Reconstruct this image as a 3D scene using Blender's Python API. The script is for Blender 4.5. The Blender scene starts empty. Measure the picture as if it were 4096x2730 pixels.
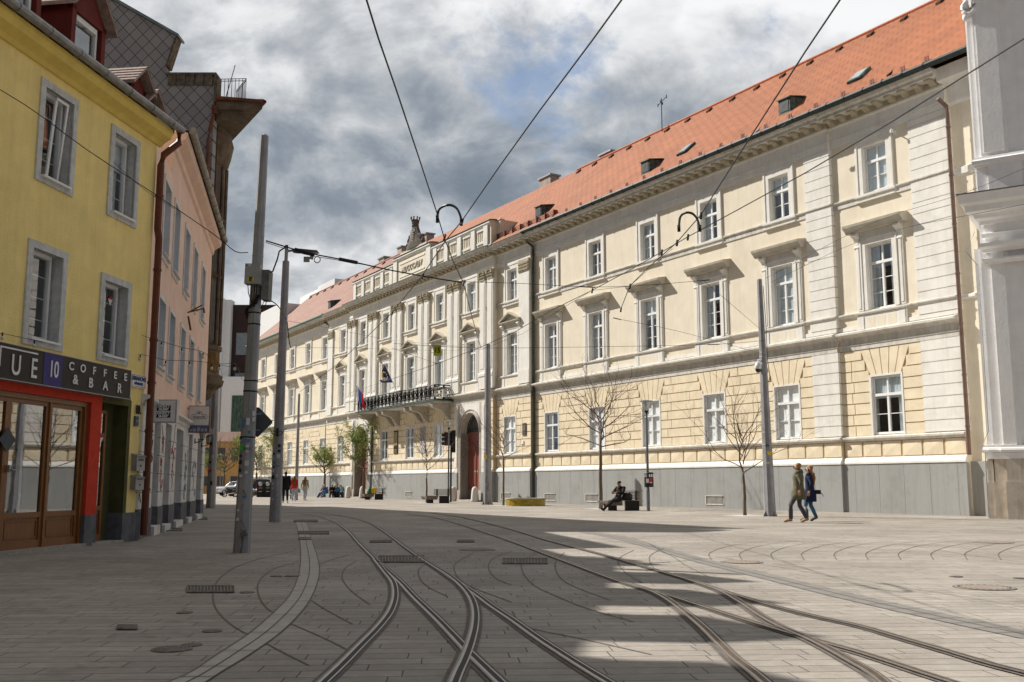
import bpy, bmesh, math, random
from mathutils import Vector, Matrix
random.seed(7)
PI = math.pi
S = bpy.context.scene
COL = S.collection
# ------------------------------------------------------------------ camera
CAM_H = 1.12
PITCH = math.atan(575.0/3982.0)
cd = bpy.data.cameras.new('camera'); cam = bpy.data.objects.new('camera', cd); COL.objects.link(cam)
cam.location = (0, 0, CAM_H); cam.rotation_euler = (PI/2+PITCH, 0, 0)
cd.lens = 35; cd.sensor_width = 36; cd.clip_start = .05; cd.clip_end = 3000
S.camera = cam
# ------------------------------------------------------------------ light
SUN_EL = math.radians(41)
LX, LY = .87, -.49                      # horizontal direction the light travels
hl = math.hypot(LX, LY)
Ldir = Vector((LX/hl*math.cos(SUN_EL), LY/hl*math.cos(SUN_EL), -math.sin(SUN_EL)))
sd = bpy.data.lights.new('sun', 'SUN'); sun = bpy.data.objects.new('sun', sd); COL.objects.link(sun)
sd.energy = 5.0; sd.angle = math.radians(.53); sd.color = (1, .955, .88)
sun.rotation_euler = Ldir.to_track_quat('-Z', 'Y').to_euler(); sun.location = (-30, 30, 60)
W = bpy.data.worlds.new('World'); S.world = W; W.use_nodes = True
nt = W.node_tree; nt.nodes.clear()
def N(t, **k):
    n = nt.nodes.new(t)
    for a, b in k.items(): setattr(n, a, b)
    return n
wo = N('ShaderNodeOutputWorld'); bg = N('ShaderNodeBackground'); sky = N('ShaderNodeTexSky', sky_type='NISHITA')
sky.sun_disc = False; sky.sun_elevation = SUN_EL; sky.sun_rotation = math.atan2(-LX, -LY)
tc = N('ShaderNodeTexCoord'); sp = N('ShaderNodeSeparateXYZ'); nt.links.new(tc.outputs['Generated'], sp.inputs[0])
def M(op, a, b=None, c=None):
    n = N('ShaderNodeMath', operation=op)
    for i, x in enumerate((a, b, c)):
        if x is None: continue
        if isinstance(x, (int, float)): n.inputs[i].default_value = x
        else: nt.links.new(x, n.inputs[i])
    return n.outputs[0]
zc = M('ADD', M('MAXIMUM', sp.outputs[2], 0.0), .22)
cx = M('DIVIDE', sp.outputs[0], zc); cy = M('DIVIDE', sp.outputs[1], zc)
cmb = N('ShaderNodeCombineXYZ'); nt.links.new(M('MULTIPLY', M('ADD', M('MULTIPLY', cx, .35), sp.outputs[0]), 1.9), cmb.inputs[0]); nt.links.new(M('MULTIPLY', M('ADD', M('MULTIPLY', cy, .35), sp.outputs[1]), 1.9), cmb.inputs[1]); nt.links.new(M('MULTIPLY', sp.outputs[2], 3.4), cmb.inputs[2])
def noise(scale, detail, rough, off, dist=0):
    mp = N('ShaderNodeMapping'); mp.inputs['Location'].default_value = off
    nt.links.new(cmb.outputs[0], mp.inputs[0])
    n = N('ShaderNodeTexNoise'); n.inputs['Scale'].default_value = scale; n.inputs['Detail'].default_value = detail
    n.inputs['Roughness'].default_value = rough; n.inputs['Distortion'].default_value = dist
    nt.links.new(mp.outputs[0], n.inputs[0]); return n.outputs['Fac']
def ramp(fac, pts):
    r = N('ShaderNodeValToRGB'); nt.links.new(fac, r.inputs[0]); e = r.color_ramp.elements
    while len(e) > 1: e.remove(e[0])
    e[0].position = pts[0][0]; e[0].color = (*pts[0][1], 1)
    for p, c in pts[1:]:
        q = e.new(p); q.color = (*c, 1)
    return r.outputs[0]
big = noise(.9, 3, .5, (3.1, 1.7, 0)); fine = noise(2.4, 10, .60, (7.3, 2.2, 0), .35)
den = M('ADD', M('ADD', M('MULTIPLY', big, .85), M('MULTIPLY', fine, .75)), M('MULTIPLY', M('SUBTRACT', M('MINIMUM', sp.outputs[2], .5), .33), .38))
bil = M('SUBTRACT', 1.0, M('MULTIPLY', M('ABSOLUTE', M('SUBTRACT', noise(2.9, 7, .55, (2.2, 5.1, 3.0), .1), .5)), 5.0))
den = M('ADD', M('SUBTRACT', den, .315), M('MULTIPLY', bil, .12))
ccol = ramp(den, [(.34, (.15, .18, .22)), (.45, (.21, .24, .28)), (.53, (.31, .335, .365)), (.60, (.42, .435, .455)), (.68, (.57, .58, .595)), (.80, (.70, .705, .71))])
mask = ramp(noise(1.9, 6, .55, (1.2, 9.4, 0)), [(.27, (0, 0, 0)), (.34, (.85, .85, .85)), (.40, (1, 1, 1))])
skc = N('ShaderNodeMixRGB', blend_type='MULTIPLY'); skc.inputs[0].default_value = 1; nt.links.new(sky.outputs[0], skc.inputs[1]); skc.inputs[2].default_value = (.09, .09, .09, 1)
gd = Vector((.0305, .918, .395)).normalized()                 # blue gap in the clouds, upper centre
vd = N('ShaderNodeVectorMath', operation='DISTANCE'); nt.links.new(tc.outputs['Generated'], vd.inputs[0]); vd.inputs[1].default_value = gd
gap = ramp(M('ADD', vd.outputs['Value'], M('MULTIPLY', M('SUBTRACT', noise(7.0, 6, .65, (4.4, .3, 1.0)), .5), .26)), [(.0, (.25, .25, .25)), (.035, (.6, .6, .6)), (.075, (1, 1, 1))])
mk = N('ShaderNodeMixRGB', blend_type='MULTIPLY'); mk.inputs[0].default_value = 1; nt.links.new(mask, mk.inputs[1]); nt.links.new(gap, mk.inputs[2]); mask = mk.outputs[0]
beh = ramp(sp.outputs[1], [(.0, (.42, .43, .45)), (.40, (1, 1, 1))])    # unseen sky behind the viewer dimmed, added to deepen the plaza shade
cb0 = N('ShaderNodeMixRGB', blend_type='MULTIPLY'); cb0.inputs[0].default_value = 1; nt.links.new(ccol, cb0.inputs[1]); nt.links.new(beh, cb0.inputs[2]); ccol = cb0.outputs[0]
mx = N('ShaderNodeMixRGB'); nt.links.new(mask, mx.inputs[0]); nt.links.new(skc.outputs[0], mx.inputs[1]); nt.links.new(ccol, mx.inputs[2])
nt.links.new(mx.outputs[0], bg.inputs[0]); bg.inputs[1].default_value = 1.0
nt.links.new(bg.outputs[0], wo.inputs[0])
S.view_settings.view_transform = 'Standard'; S.view_settings.look = 'None'; S.view_settings.exposure = .42; S.view_settings.gamma = 1
# ------------------------------------------------------------------ projection helpers: survey points read off the photograph -> metres
KX = 4096/2353; FN = 3982.0
def ray(x, y):
    a = (x*KX-2048)/FN; b = (1365-y*KX)/FN
    return Vector((a, math.cos(PITCH)-b*math.sin(PITCH), math.sin(PITCH)+b*math.cos(PITCH)))
def gp(x, y, z=0.0):
    r = ray(x, y); t = (z-CAM_H)/r.z; return Vector((0, 0, CAM_H))+r*t
def atY(x, y, Y):
    r = ray(x, y); return Vector((0, 0, CAM_H))+r*(Y/r.y)
# ------------------------------------------------------------------ materials
def lin(r, g=None, b=None):
    if g is None: g = b = r
    f = lambda c: (c/255/12.92 if c/255 <= .04045 else ((c/255+.055)/1.055)**2.4)
    return (f(r), f(g), f(b))
MATS = {}
STREAK = {'cream_plaster': .94, 'ashlar_plaster': .95, 'white_plaster': .92, 'weathered_trim': .78, 'grey_render': .90, 'mustard_render': .93, 'salmon_render': .92, 'dirty_white_render': .82, 'church_white': .96, 'church_plinth_stone': .70, 'galvanised_pole': .72, 'slate_grey_plinth': .7, 'grey_window_surround': .8, 'portal_stone': .75}
def mat(name, col, rough=.8, var=.12, vs=3.0, bump=0.0, bs=40.0, metal=0.0, col2=None, spec=.3, dirt=None, ds=.6, stretch=None):
    if name in MATS: return MATS[name]
    m = bpy.data.materials.new(name); m.use_nodes = True; t = m.node_tree; n = t.nodes; b = n['Principled BSDF']
    b.inputs['Roughness'].default_value = rough; b.inputs['Metallic'].default_value = metal; b.inputs['Specular IOR Level'].default_value = spec
    tcn = n.new('ShaderNodeTexCoord'); src = tcn.outputs['Object']
    if stretch:
        mp = n.new('ShaderNodeMapping'); mp.inputs['Scale'].default_value = stretch; t.links.new(src, mp.inputs[0]); src = mp.outputs[0]
    nz = n.new('ShaderNodeTexNoise'); nz.inputs['Scale'].default_value = vs; nz.inputs['Detail'].default_value = 6; nz.inputs['Roughness'].default_value = .6
    t.links.new(src, nz.inputs[0])
    r = n.new('ShaderNodeValToRGB'); t.links.new(nz.outputs['Fac'], r.inputs[0])
    c2 = col2 if col2 else tuple(min(1, c*(1+var)) for c in col); c1 = col if col2 else tuple(c*(1-var) for c in col)
    r.color_ramp.elements[0].position = .35; r.color_ramp.elements[1].position = .65
    r.color_ramp.elements[0].color = (*c1, 1); r.color_ramp.elements[1].color = (*c2, 1)
    out = r.outputs[0]
    if dirt:
        n2 = n.new('ShaderNodeTexNoise'); n2.inputs['Scale'].default_value = ds; n2.inputs['Detail'].default_value = 8; n2.inputs['Roughness'].default_value = .7
        t.links.new(src, n2.inputs[0])
        r2 = n.new('ShaderNodeValToRGB'); t.links.new(n2.outputs['Fac'], r2.inputs[0]); r2.color_ramp.elements[0].position = .5; r2.color_ramp.elements[1].position = .72
        r2.color_ramp.elements[0].color = (0, 0, 0, 1); r2.color_ramp.elements[1].color = (.7, .7, .7, 1)
        mm = n.new('ShaderNodeMixRGB'); t.links.new(r2.outputs[0], mm.inputs[0]); t.links.new(out, mm.inputs[1]); mm.inputs[2].default_value = (*dirt, 1); out = mm.outputs[0]
    if name in STREAK:
        mp2 = n.new('ShaderNodeMapping'); mp2.inputs['Scale'].default_value = (2.2, 2.2, .16); t.links.new(tcn.outputs['Object'], mp2.inputs[0])
        n3 = n.new('ShaderNodeTexNoise'); n3.inputs['Scale'].default_value = 2.4; n3.inputs['Detail'].default_value = 8; n3.inputs['Roughness'].default_value = .72; t.links.new(mp2.outputs[0], n3.inputs[0])
        r3 = n.new('ShaderNodeValToRGB'); t.links.new(n3.outputs['Fac'], r3.inputs[0]); r3.color_ramp.elements[0].position = .34; r3.color_ramp.elements[1].position = .54; q = STREAK[name]
        r3.color_ramp.elements[0].color = (q, q*.985, q*.96, 1); r3.color_ramp.elements[1].color = (1, 1, 1, 1)
        m3 = n.new('ShaderNodeMixRGB'); m3.blend_type = 'MULTIPLY'; m3.inputs[0].default_value = 1; t.links.new(out, m3.inputs[1]); t.links.new(r3.outputs[0], m3.inputs[2]); out = m3.outputs[0]
    t.links.new(out, b.inputs['Base Color'])
    if bump:
        nb = n.new('ShaderNodeTexNoise'); nb.inputs['Scale'].default_value = bs; nb.inputs['Detail'].default_value = 4; t.links.new(tcn.outputs['Object'], nb.inputs[0])
        bn = n.new('ShaderNodeBump'); bn.inputs['Strength'].default_value = bump; bn.inputs['Distance'].default_value = .02
        t.links.new(nb.outputs['Fac'], bn.inputs['Height']); t.links.new(bn.outputs[0], b.inputs['Normal'])
    MATS[name] = m; return m
cream = mat('cream_plaster', (.76, .685, .55), .9, .05, 1.2, .15, 30, dirt=(.65, .565, .44), ds=.45)
creamblock = mat('ashlar_plaster', (.77, .665, .485), .9, .08, 1.6, .2, 25, dirt=(.66, .56, .42), ds=.9)
groove = mat('ochre_joint', (.50, .37, .22), .9)
white = mat('white_plaster', (.76, .74, .69), .9, .05, 2.0, .1, 30, dirt=(.62, .59, .53), ds=1.1)
trim = mat('weathered_trim', (.64, .61, .55), .9, .10, 3.0, .1, 30, dirt=(.42, .39, .33), ds=1.6)
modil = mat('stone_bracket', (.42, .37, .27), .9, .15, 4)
granite = mat('grey_render', (.34, .345, .335), .95, .12, 60, .7, 55, dirt=(.26, .255, .24), ds=.7)
copper = mat('green_copper', (.10, .16, .135), .6, .3, 6, col2=(.025, .035, .03))
dgut = mat('dark_gutter', (.025, .032, .03), .6, .3, 8)
frameW = mat('white_joinery', (.78, .78, .77), .5, .03)
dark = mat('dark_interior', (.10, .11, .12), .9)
curt = mat('net_curtain', (.72, .74, .76), .9, .1, 3)
blind = mat('roller_blind', (.88, .90, .90), .9, .03, 3); hoodm = mat('hood_stone', (.50, .46, .38), .9, .15, 4, dirt=(.30, .27, .21), ds=2)
zinc = mat('zinc', (.33, .33, .33), .5, .12, 5, metal=.4)
steelg = mat('galvanised_pole', (.32, .32, .335), .6, .1, 3, .08, 40, metal=.15, spec=.3, dirt=(.20, .19, .185), ds=1.3)
black = mat('black_paint', (.014, .014, .015), .5, .1)
rubber = mat('black_cable', (.008, .008, .009), .6, .1)
woodg = mat('weathered_timber', (.19, .145, .12), .8, .3, 8, .3, 60, stretch=(1, 1, 1))
woodb = mat('varnished_brown_timber', (.22, .085, .022), .4, .18, 7, .1, 50, spec=.4, stretch=(4, 4, .5))
def glassmat(name, tint=(.80, .86, .88), base=.20, bumpy=.12):
    m = bpy.data.materials.new(name); m.use_nodes = True; t = m.node_tree; n = t.nodes; n.clear()
    o = n.new('ShaderNodeOutputMaterial'); tr = n.new('ShaderNodeBsdfTransparent'); tr.inputs[0].default_value = (*tint, 1)
    g = n.new('ShaderNodeBsdfGlossy'); g.inputs['Roughness'].default_value = .015; g.inputs[0].default_value = (.95, .97, 1, 1)
    ge = n.new('ShaderNodeNewGeometry'); dt = n.new('ShaderNodeVectorMath'); dt.operation = 'DOT_PRODUCT'; t.links.new(ge.outputs['Normal'], dt.inputs[0]); t.links.new(ge.outputs['Incoming'], dt.inputs[1])
    ab = n.new('ShaderNodeMath'); ab.operation = 'ABSOLUTE'; t.links.new(dt.outputs['Value'], ab.inputs[0]); iv = n.new('ShaderNodeMath'); iv.operation = 'SUBTRACT'; iv.inputs[0].default_value = 1; t.links.new(ab.outputs[0], iv.inputs[1])
    f = n.new('ShaderNodeMath'); f.operation = 'POWER'; t.links.new(iv.outputs[0], f.inputs[0]); f.inputs[1].default_value = 4.5
    nz = n.new('ShaderNodeTexNoise'); nz.inputs['Scale'].default_value = 1.7; tcn = n.new('ShaderNodeTexCoord'); t.links.new(tcn.outputs['Object'], nz.inputs[0])
    bn = n.new('ShaderNodeBump'); bn.inputs['Strength'].default_value = bumpy; bn.inputs['Distance'].default_value = .02; t.links.new(nz.outputs['Fac'], bn.inputs['Height']); t.links.new(bn.outputs[0], g.inputs['Normal'])
    a = n.new('ShaderNodeMath'); a.operation = 'MULTIPLY_ADD'; t.links.new(f.outputs[0], a.inputs[0]); a.inputs[1].default_value = .8; a.inputs[2].default_value = base
    mx_ = n.new('ShaderNodeMixShader'); t.links.new(a.outputs[0], mx_.inputs[0]); t.links.new(tr.outputs[0], mx_.inputs[1]); t.links.new(g.outputs[0], mx_.inputs[2]); t.links.new(mx_.outputs[0], o.inputs[0])
    return m
glass = glassmat('window_glass'); gfglass = glassmat('ground_floor_glass', (.97, .98, .98), .07); shopglass = glassmat('shop_glass', (.42, .43, .43), .30, .02)
# ------------------------------------------------------------------ mesh builder
class MB:
    def __init__(s): s.v = []; s.f = []; s.m = []
    def add(s, vs, fs, m=0):
        b = len(s.v); s.v += [tuple(p) for p in vs]
        for f in fs: s.f.append([b+i for i in f]); s.m.append(m)
    def box(s, x0, x1, y0, y1, z0, z1, m=0):
        s.add([(x0, y0, z0), (x1, y0, z0), (x1, y1, z0), (x0, y1, z0), (x0, y0, z1), (x1, y0, z1), (x1, y1, z1), (x0, y1, z1)],
              [(0, 3, 2, 1), (4, 5, 6, 7), (0, 1, 5, 4), (1, 2, 6, 5), (2, 3, 7, 6), (3, 0, 4, 7)], m)
    def quad(s, a, b, c, d, m=0): s.add([a, b, c, d], [(0, 1, 2, 3)], m)
    def poly(s, pts, m=0): s.add(pts, [tuple(range(len(pts)))], m)
    def prism(s, pts, d, m=0, caps=True):          # polygon of 3-D points pushed along vector d
        n = len(pts); q = [(p[0]+d[0], p[1]+d[1], p[2]+d[2]) for p in pts]
        fs = [(i, (i+1) % n, n+(i+1) % n, n+i) for i in range(n)]
        if caps: fs += [tuple(range(n-1, -1, -1)), tuple(range(n, 2*n))]
        s.add(list(pts)+q, fs, m)
    def mould(s, prof, x0, x1, e=0.0, m=0):        # closed profile of (out,z) swept along x; out is towards the street (-y)
        s.prism([(x0, -(o+e), z) for o, z in prof], (x1-x0, 0, 0), m)
    def tube(s, pts, r, n=6, m=0, cap=True):
        pts = [Vector(p) for p in pts]; k = len(pts); rr = r if isinstance(r, (list, tuple)) else [r]*k
        vs = []; up = Vector((0, 0, 1))
        for i in range(k):
            t = (pts[min(i+1, k-1)]-pts[max(i-1, 0)])
            if t.length < 1e-9: t = Vector((0, 0, 1))
            t.normalize()
            a = t.cross(up)
            if a.length < .05: a = t.cross(Vector((1, 0, 0)))
            a.normalize(); b = t.cross(a)
            for j in range(n):
                w = 2*PI*j/n; vs.append(pts[i]+(a*math.cos(w)+b*math.sin(w))*rr[i])
        fs = [(i*n+j, i*n+(j+1) % n, (i+1)*n+(j+1) % n, (i+1)*n+j) for i in range(k-1) for j in range(n)]
        if cap: fs += [tuple(range(n)), tuple((k-1)*n+j for j in range(n-1, -1, -1))]
        s.add(vs, fs, m)
    def lathe(s, prof, c=(0, 0, 0), n=16, m=0, rot=0):
        vs = []; k = len(prof)
        for r, z in prof:
            for j in range(n):
                w = 2*PI*j/n+rot; vs.append((c[0]+r*math.cos(w), c[1]+r*math.sin(w), c[2]+z))
        fs = [(i*n+j, i*n+(j+1) % n, (i+1)*n+(j+1) % n, (i+1)*n+j) for i in range(k-1) for j in range(n)]
        fs += [tuple(range(n-1, -1, -1)), tuple((k-1)*n+j for j in range(n))]
        s.add(vs, fs, m)
    def loft(s, secs, n=12, m=0):                  # sections: (centre, rx, ry, yaw)
        vs = []
        for c, rx, ry, yaw in secs:
            for j in range(n):
                w = 2*PI*j/n; x = rx*math.cos(w); y = ry*math.sin(w)
                vs.append((c[0]+x*math.cos(yaw)-y*math.sin(yaw), c[1]+x*math.sin(yaw)+y*math.cos(yaw), c[2]))
        k = len(secs)
        fs = [(i*n+j, i*n+(j+1) % n, (i+1)*n+(j+1) % n, (i+1)*n+j) for i in range(k-1) for j in range(n)]
        fs += [tuple(range(n-1, -1, -1)), tuple((k-1)*n+j for j in range(n))]
        s.add(vs, fs, m)
    def ball(s, c, rx, ry, rz, n=10, k=7, m=0):
        s.loft([((c[0], c[1], c[2]-rz*math.cos(PI*(i+.35)/(k-.3))), rx*math.sin(PI*(i+.35)/(k-.3)), ry*math.sin(PI*(i+.35)/(k-.3)), 0) for i in range(k)], n, m)
    def mesh(s, name, mats, smooth=False, fix=True):
        me = bpy.data.meshes.new(name); me.from_pydata(s.v, [], s.f)
        for x in (mats if isinstance(mats, (list, tuple)) else [mats]): me.materials.append(x)
        me.polygons.foreach_set('material_index', s.m)
        if fix:
            b = bmesh.new(); b.from_mesh(me); bmesh.ops.recalc_face_normals(b, faces=b.faces); b.to_mesh(me); b.free()
        if smooth: me.polygons.foreach_set('use_smooth', [True]*len(me.polygons))
        me.update(); return me
    def build(s, name, mats, parent=None, loc=None, rotz=0.0, smooth=False, fix=True):
        o = bpy.data.objects.new(name, s.mesh(name, mats, smooth, fix)); COL.objects.link(o)
        if parent: o.parent = parent
        if loc is not None: o.location = loc
        o.rotation_euler = (0, 0, rotz); return o
def tag(o, label=None, cat=None, group=None, kind=None):
    if label: o['label'] = label
    if cat: o['category'] = cat
    if group: o['group'] = group
    if kind: o['kind'] = kind
    return o
def root(name, label, cat, loc=(0, 0, 0), rotz=0.0, group=None):
    o = bpy.data.objects.new(name, None); COL.objects.link(o); o.empty_display_size = .3
    o.location = loc; o.rotation_euler = (0, 0, rotz); return tag(o, label, cat, group)
KIDS = {}
def link_copy(o, parent=None, loc=None):
    c = o.copy(); COL.objects.link(c); c.parent = parent
    if loc is not None: c.location = loc
    for ch in [x for x in o.children]: link_copy(ch, c)
    return c
def text_mesh(txt, size, m, depth=.004, bold=0.0, spacing=1.0):
    cu = bpy.data.curves.new('lettering', 'FONT'); cu.body = txt; cu.size = size; cu.extrude = depth; cu.align_x = 'CENTER'; cu.align_y = 'CENTER'; cu.offset = bold; cu.space_character = spacing
    o = bpy.data.objects.new('lettering', cu); COL.objects.link(o)
    bpy.context.view_layer.update(); dg = bpy.context.evaluated_depsgraph_get()
    me = bpy.data.meshes.new_from_object(o.evaluated_get(dg)); COL.objects.unlink(o); bpy.data.objects.remove(o)
    me.materials.clear(); me.materials.append(m); return me
def text(name, txt, size, m, parent, loc, rot=(PI/2, 0, 0), sx=1.0, depth=.004, bold=0.0, spacing=1.0):
    o = bpy.data.objects.new(name, text_mesh(txt, size, m, depth, bold, spacing)); COL.objects.link(o); o.parent = parent
    o.location = loc; o.rotation_euler = rot; o.scale = (sx, 1, 1); return o
def wall(mb, x0, x1, z0, z1, opens, y=0.0, depth=.3, m=0, mr=None, back=None):
    """front skin with rectangular openings (a,b,c,d) and their reveals; back = material index of a dark room behind"""
    mr = m if mr is None else mr
    xs = sorted({x0, x1, *[v for o in opens for v in o[:2] if x0 < v < x1]}); zs = sorted({z0, z1, *[v for o in opens for v in o[2:4] if z0 < v < z1]})
    for i in range(len(xs)-1):
        run = None
        for j in range(len(zs)-1):
            cx_, cz = (xs[i]+xs[i+1])/2, (zs[j]+zs[j+1])/2
            if any(o[0] < cx_ < o[1] and o[2] < cz < o[3] for o in opens): continue
            mb.quad((xs[i], y, zs[j]), (xs[i+1], y, zs[j]), (xs[i+1], y, zs[j+1]), (xs[i], y, zs[j+1]), m)
    for a, b, c, d in opens:
        mb.quad((a, y, c), (a, y+depth, c), (a, y+depth, d), (a, y, d), mr); mb.quad((b, y, c), (b, y, d), (b, y+depth, d), (b, y+depth, c), mr)
        mb.quad((a, y, d), (a, y+depth, d), (b, y+depth, d), (b, y, d), mr); mb.quad((a, y, c), (b, y, c), (b, y+depth, c), (a, y+depth, c), mr)
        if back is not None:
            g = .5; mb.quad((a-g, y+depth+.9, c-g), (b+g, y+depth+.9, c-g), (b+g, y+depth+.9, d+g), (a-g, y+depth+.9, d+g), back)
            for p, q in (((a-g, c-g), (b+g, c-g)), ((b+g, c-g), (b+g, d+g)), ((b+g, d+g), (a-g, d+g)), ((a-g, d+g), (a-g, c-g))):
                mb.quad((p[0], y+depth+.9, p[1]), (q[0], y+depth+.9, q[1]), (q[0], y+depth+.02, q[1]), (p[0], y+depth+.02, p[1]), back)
def window(parent, cx_, z0, w, h, y, ft=.7, bars=2, fm=None, cover='net', wd=.07, gm=None, mull=True):
    """window > pane, curtain.  origin at the middle of the sill, on the wall plane y"""
    f = MB(); d0, d1 = .16, .24; a, b = -w/2, w/2; zt = h*ft
    for x_0, x_1, z_0, z_1 in ((a, a+wd, 0, h), (b-wd, b, 0, h), (a+wd, b-wd, 0, wd*1.3), (a+wd, b-wd, h-wd, h)): f.box(x_0, x_1, d0, d1, z_0, z_1)
    if ft < 1:
        f.box(a+wd, b-wd, d0-.03, d1, zt-.05, zt+.06)
        f.box(-.035, .035, d0+.01, d1-.004, zt+.06, h-wd)
    top = zt-.05 if ft < 1 else h-wd
    if mull: f.box(-.045, .045, d0-.01, d1-.003, wd*1.3, top)
    for i in range(1, bars+1):
        z = wd*1.3+(top-wd*1.3)*i/(bars+1)
        f.box(a+wd, -.045, d0+.02, d1-.01, z-.014, z+.014); f.box(.045, b-wd, d0+.02, d1-.01, z-.014, z+.014)
    fo = f.build('window', fm or frameW, parent, (cx_, y, z0))
    g = MB(); g.quad((a+wd, d1-.03, wd), (b-wd, d1-.03, wd), (b-wd, d1-.03, h-wd), (a+wd, d1-.03, h-wd)); g.build('pane', gm or glass, fo, fix=False)
    if cover:
        c = MB(); nn = 22
        def fold(xa, xb, za, zb, amp=.03, D=.34):
            k = max(4, int((xb-xa)/.05))
            for i in range(k):
                p, q = xa+(xb-xa)*i/k, xa+(xb-xa)*(i+1)/k
                ya, yb = D+amp*math.sin(i*2.1), D+amp*math.sin((i+1)*2.1); c.quad((p, ya, za), (q, yb, za), (q, yb, zb), (p, ya, zb))
        if cover == 'net': fold(a, a+w*.30, 0, h); fold(b-w*.30, b, 0, h)
        elif cover == 'left': fold(a, a+w*.36, 0, h)
        elif cover == 'full': fold(a, b, 0, h, .002, .255)
        elif cover == 'half': fold(a, b, h*.62, h, .006, .28); fold(b-w*.25, b, 0, h*.62)
        c.build('curtain', blind if cover in ('full', 'half') else curt, fo, fix=False)
    return fo
# ================================================================== GROUND
def paving_mat(name, c1, c2, joint, bw=.78, rh=.205, rot=-.06, ms=.007, rough=.85):
    m = bpy.data.materials.new(name); m.use_nodes = True; t = m.node_tree; n = t.nodes; b = n['Principled BSDF']; b.inputs['Roughness'].default_value = rough; b.inputs['Specular IOR Level'].default_value = .25
    tcn = n.new('ShaderNodeTexCoord'); mp = n.new('ShaderNodeMapping'); mp.inputs['Rotation'].default_value = (0, 0, rot); t.links.new(tcn.outputs['Object'], mp.inputs[0])
    nd = n.new('ShaderNodeTexNoise'); nd.inputs['Scale'].default_value = .7; t.links.new(mp.outputs[0], nd.inputs[0])
    ad = n.new('ShaderNodeVectorMath'); ad.operation = 'MULTIPLY_ADD'; t.links.new(nd.outputs['Color'], ad.inputs[0]); ad.inputs[1].default_value = (.05, .05, 0); t.links.new(mp.outputs[0], ad.inputs[2])
    sx = n.new('ShaderNodeSeparateXYZ'); t.links.new(ad.outputs[0], sx.inputs[0])
    def mm(op, *v):
        q = n.new('ShaderNodeMath'); q.operation = op
        for i, x in enumerate(v):
            if isinstance(x, (int, float)): q.inputs[i].default_value = x
            else: t.links.new(x, q.inputs[i])
        return q.outputs[0]
    vy = mm('DIVIDE', sx.outputs[1], rh); row = mm('FLOOR', vy); w1 = n.new('ShaderNodeTexWhiteNoise'); w1.noise_dimensions = '1D'; t.links.new(row, w1.inputs['W'])
    sw = n.new('ShaderNodeSeparateColor'); t.links.new(w1.outputs['Color'], sw.inputs[0])
    ux = mm('DIVIDE', mm('ADD', sx.outputs[0], mm('MULTIPLY', sw.outputs[0], 7.0)), mm('MULTIPLY_ADD', sw.outputs[1], .35, bw*.6)); colm = mm('FLOOR', ux)
    fx = mm('MULTIPLY', mm('SUBTRACT', .5, mm('ABSOLUTE', mm('SUBTRACT', mm('FRACT', ux), .5))), bw); fy = mm('MULTIPLY', mm('SUBTRACT', .5, mm('ABSOLUTE', mm('SUBTRACT', mm('FRACT', vy), .5))), rh)
    mr = n.new('ShaderNodeMapRange'); mr.inputs['From Min'].default_value = ms*.35; mr.inputs['From Max'].default_value = ms; t.links.new(mm('MINIMUM', fx, fy), mr.inputs['Value'])
    w2 = n.new('ShaderNodeTexWhiteNoise'); w2.noise_dimensions = '2D'; cb = n.new('ShaderNodeCombineXYZ'); t.links.new(row, cb.inputs[0]); t.links.new(colm, cb.inputs[1]); t.links.new(cb.outputs[0], w2.inputs['Vector'])
    cA = n.new('ShaderNodeMixRGB'); t.links.new(w2.outputs['Value'], cA.inputs[0]); cA.inputs[1].default_value = (*c1, 1); cA.inputs[2].default_value = (*c2, 1)
    cB = n.new('ShaderNodeMixRGB'); t.links.new(mr.outputs['Result'], cB.inputs[0]); cB.inputs[1].default_value = (*joint, 1); t.links.new(cA.outputs[0], cB.inputs[2])
    out = cB.outputs[0]
    for sc, lo, hi, c, amt in ((.35, .42, .66, (.66, .645, .63), 1.0), (1.7, .30, .42, (.70, .68, .66), 1.0), (9, .45, .7, (.80, .79, .77), 1.0), (55, .40, .66, (.84, .84, .84), 1.0)):
        z = n.new('ShaderNodeTexNoise'); z.inputs['Scale'].default_value = sc; z.inputs['Detail'].default_value = 6; z.inputs['Roughness'].default_value = .65; t.links.new(tcn.outputs['Object'], z.inputs[0])
        r = n.new('ShaderNodeValToRGB'); r.color_ramp.elements[0].position = lo; r.color_ramp.elements[1].position = hi; r.color_ramp.elements[0].color = (*c, 1); r.color_ramp.elements[1].color = (1, 1, 1, 1); t.links.new(z.outputs['Fac'], r.inputs[0])
        x = n.new('ShaderNodeMixRGB'); x.blend_type = 'MULTIPLY'; x.inputs[0].default_value = amt*.8; t.links.new(out, x.inputs[1]); t.links.new(r.outputs[0], x.inputs[2]); out = x.outputs[0]
    t.links.new(out, b.inputs['Base Color'])
    bn = n.new('ShaderNodeBump'); bn.inputs['Strength'].default_value = .5; bn.inputs['Distance'].default_value = .01; bn.invert = True
    t.links.new(mr.outputs['Result'], bn.inputs['Height']); bn.invert = False; t.links.new(bn.outputs[0], b.inputs['Normal']); return m
pave = paving_mat('stone_paving', (.51, .465, .412), (.42, .382, .342), (.13, .112, .095))
m = MB(); m.quad((-400, -60, 0), (400, -60, 0), (400, 900, 0), (-400, 900, 0)); g = m.build('ground', pave); tag(g, kind='structure')
def LC(x, y): return (x/2, 1120.2+y/2)             # points read in the two enlarged ground views
def RC(x, y): return (1176.5+x/2, 1120.2+y/2)
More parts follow.
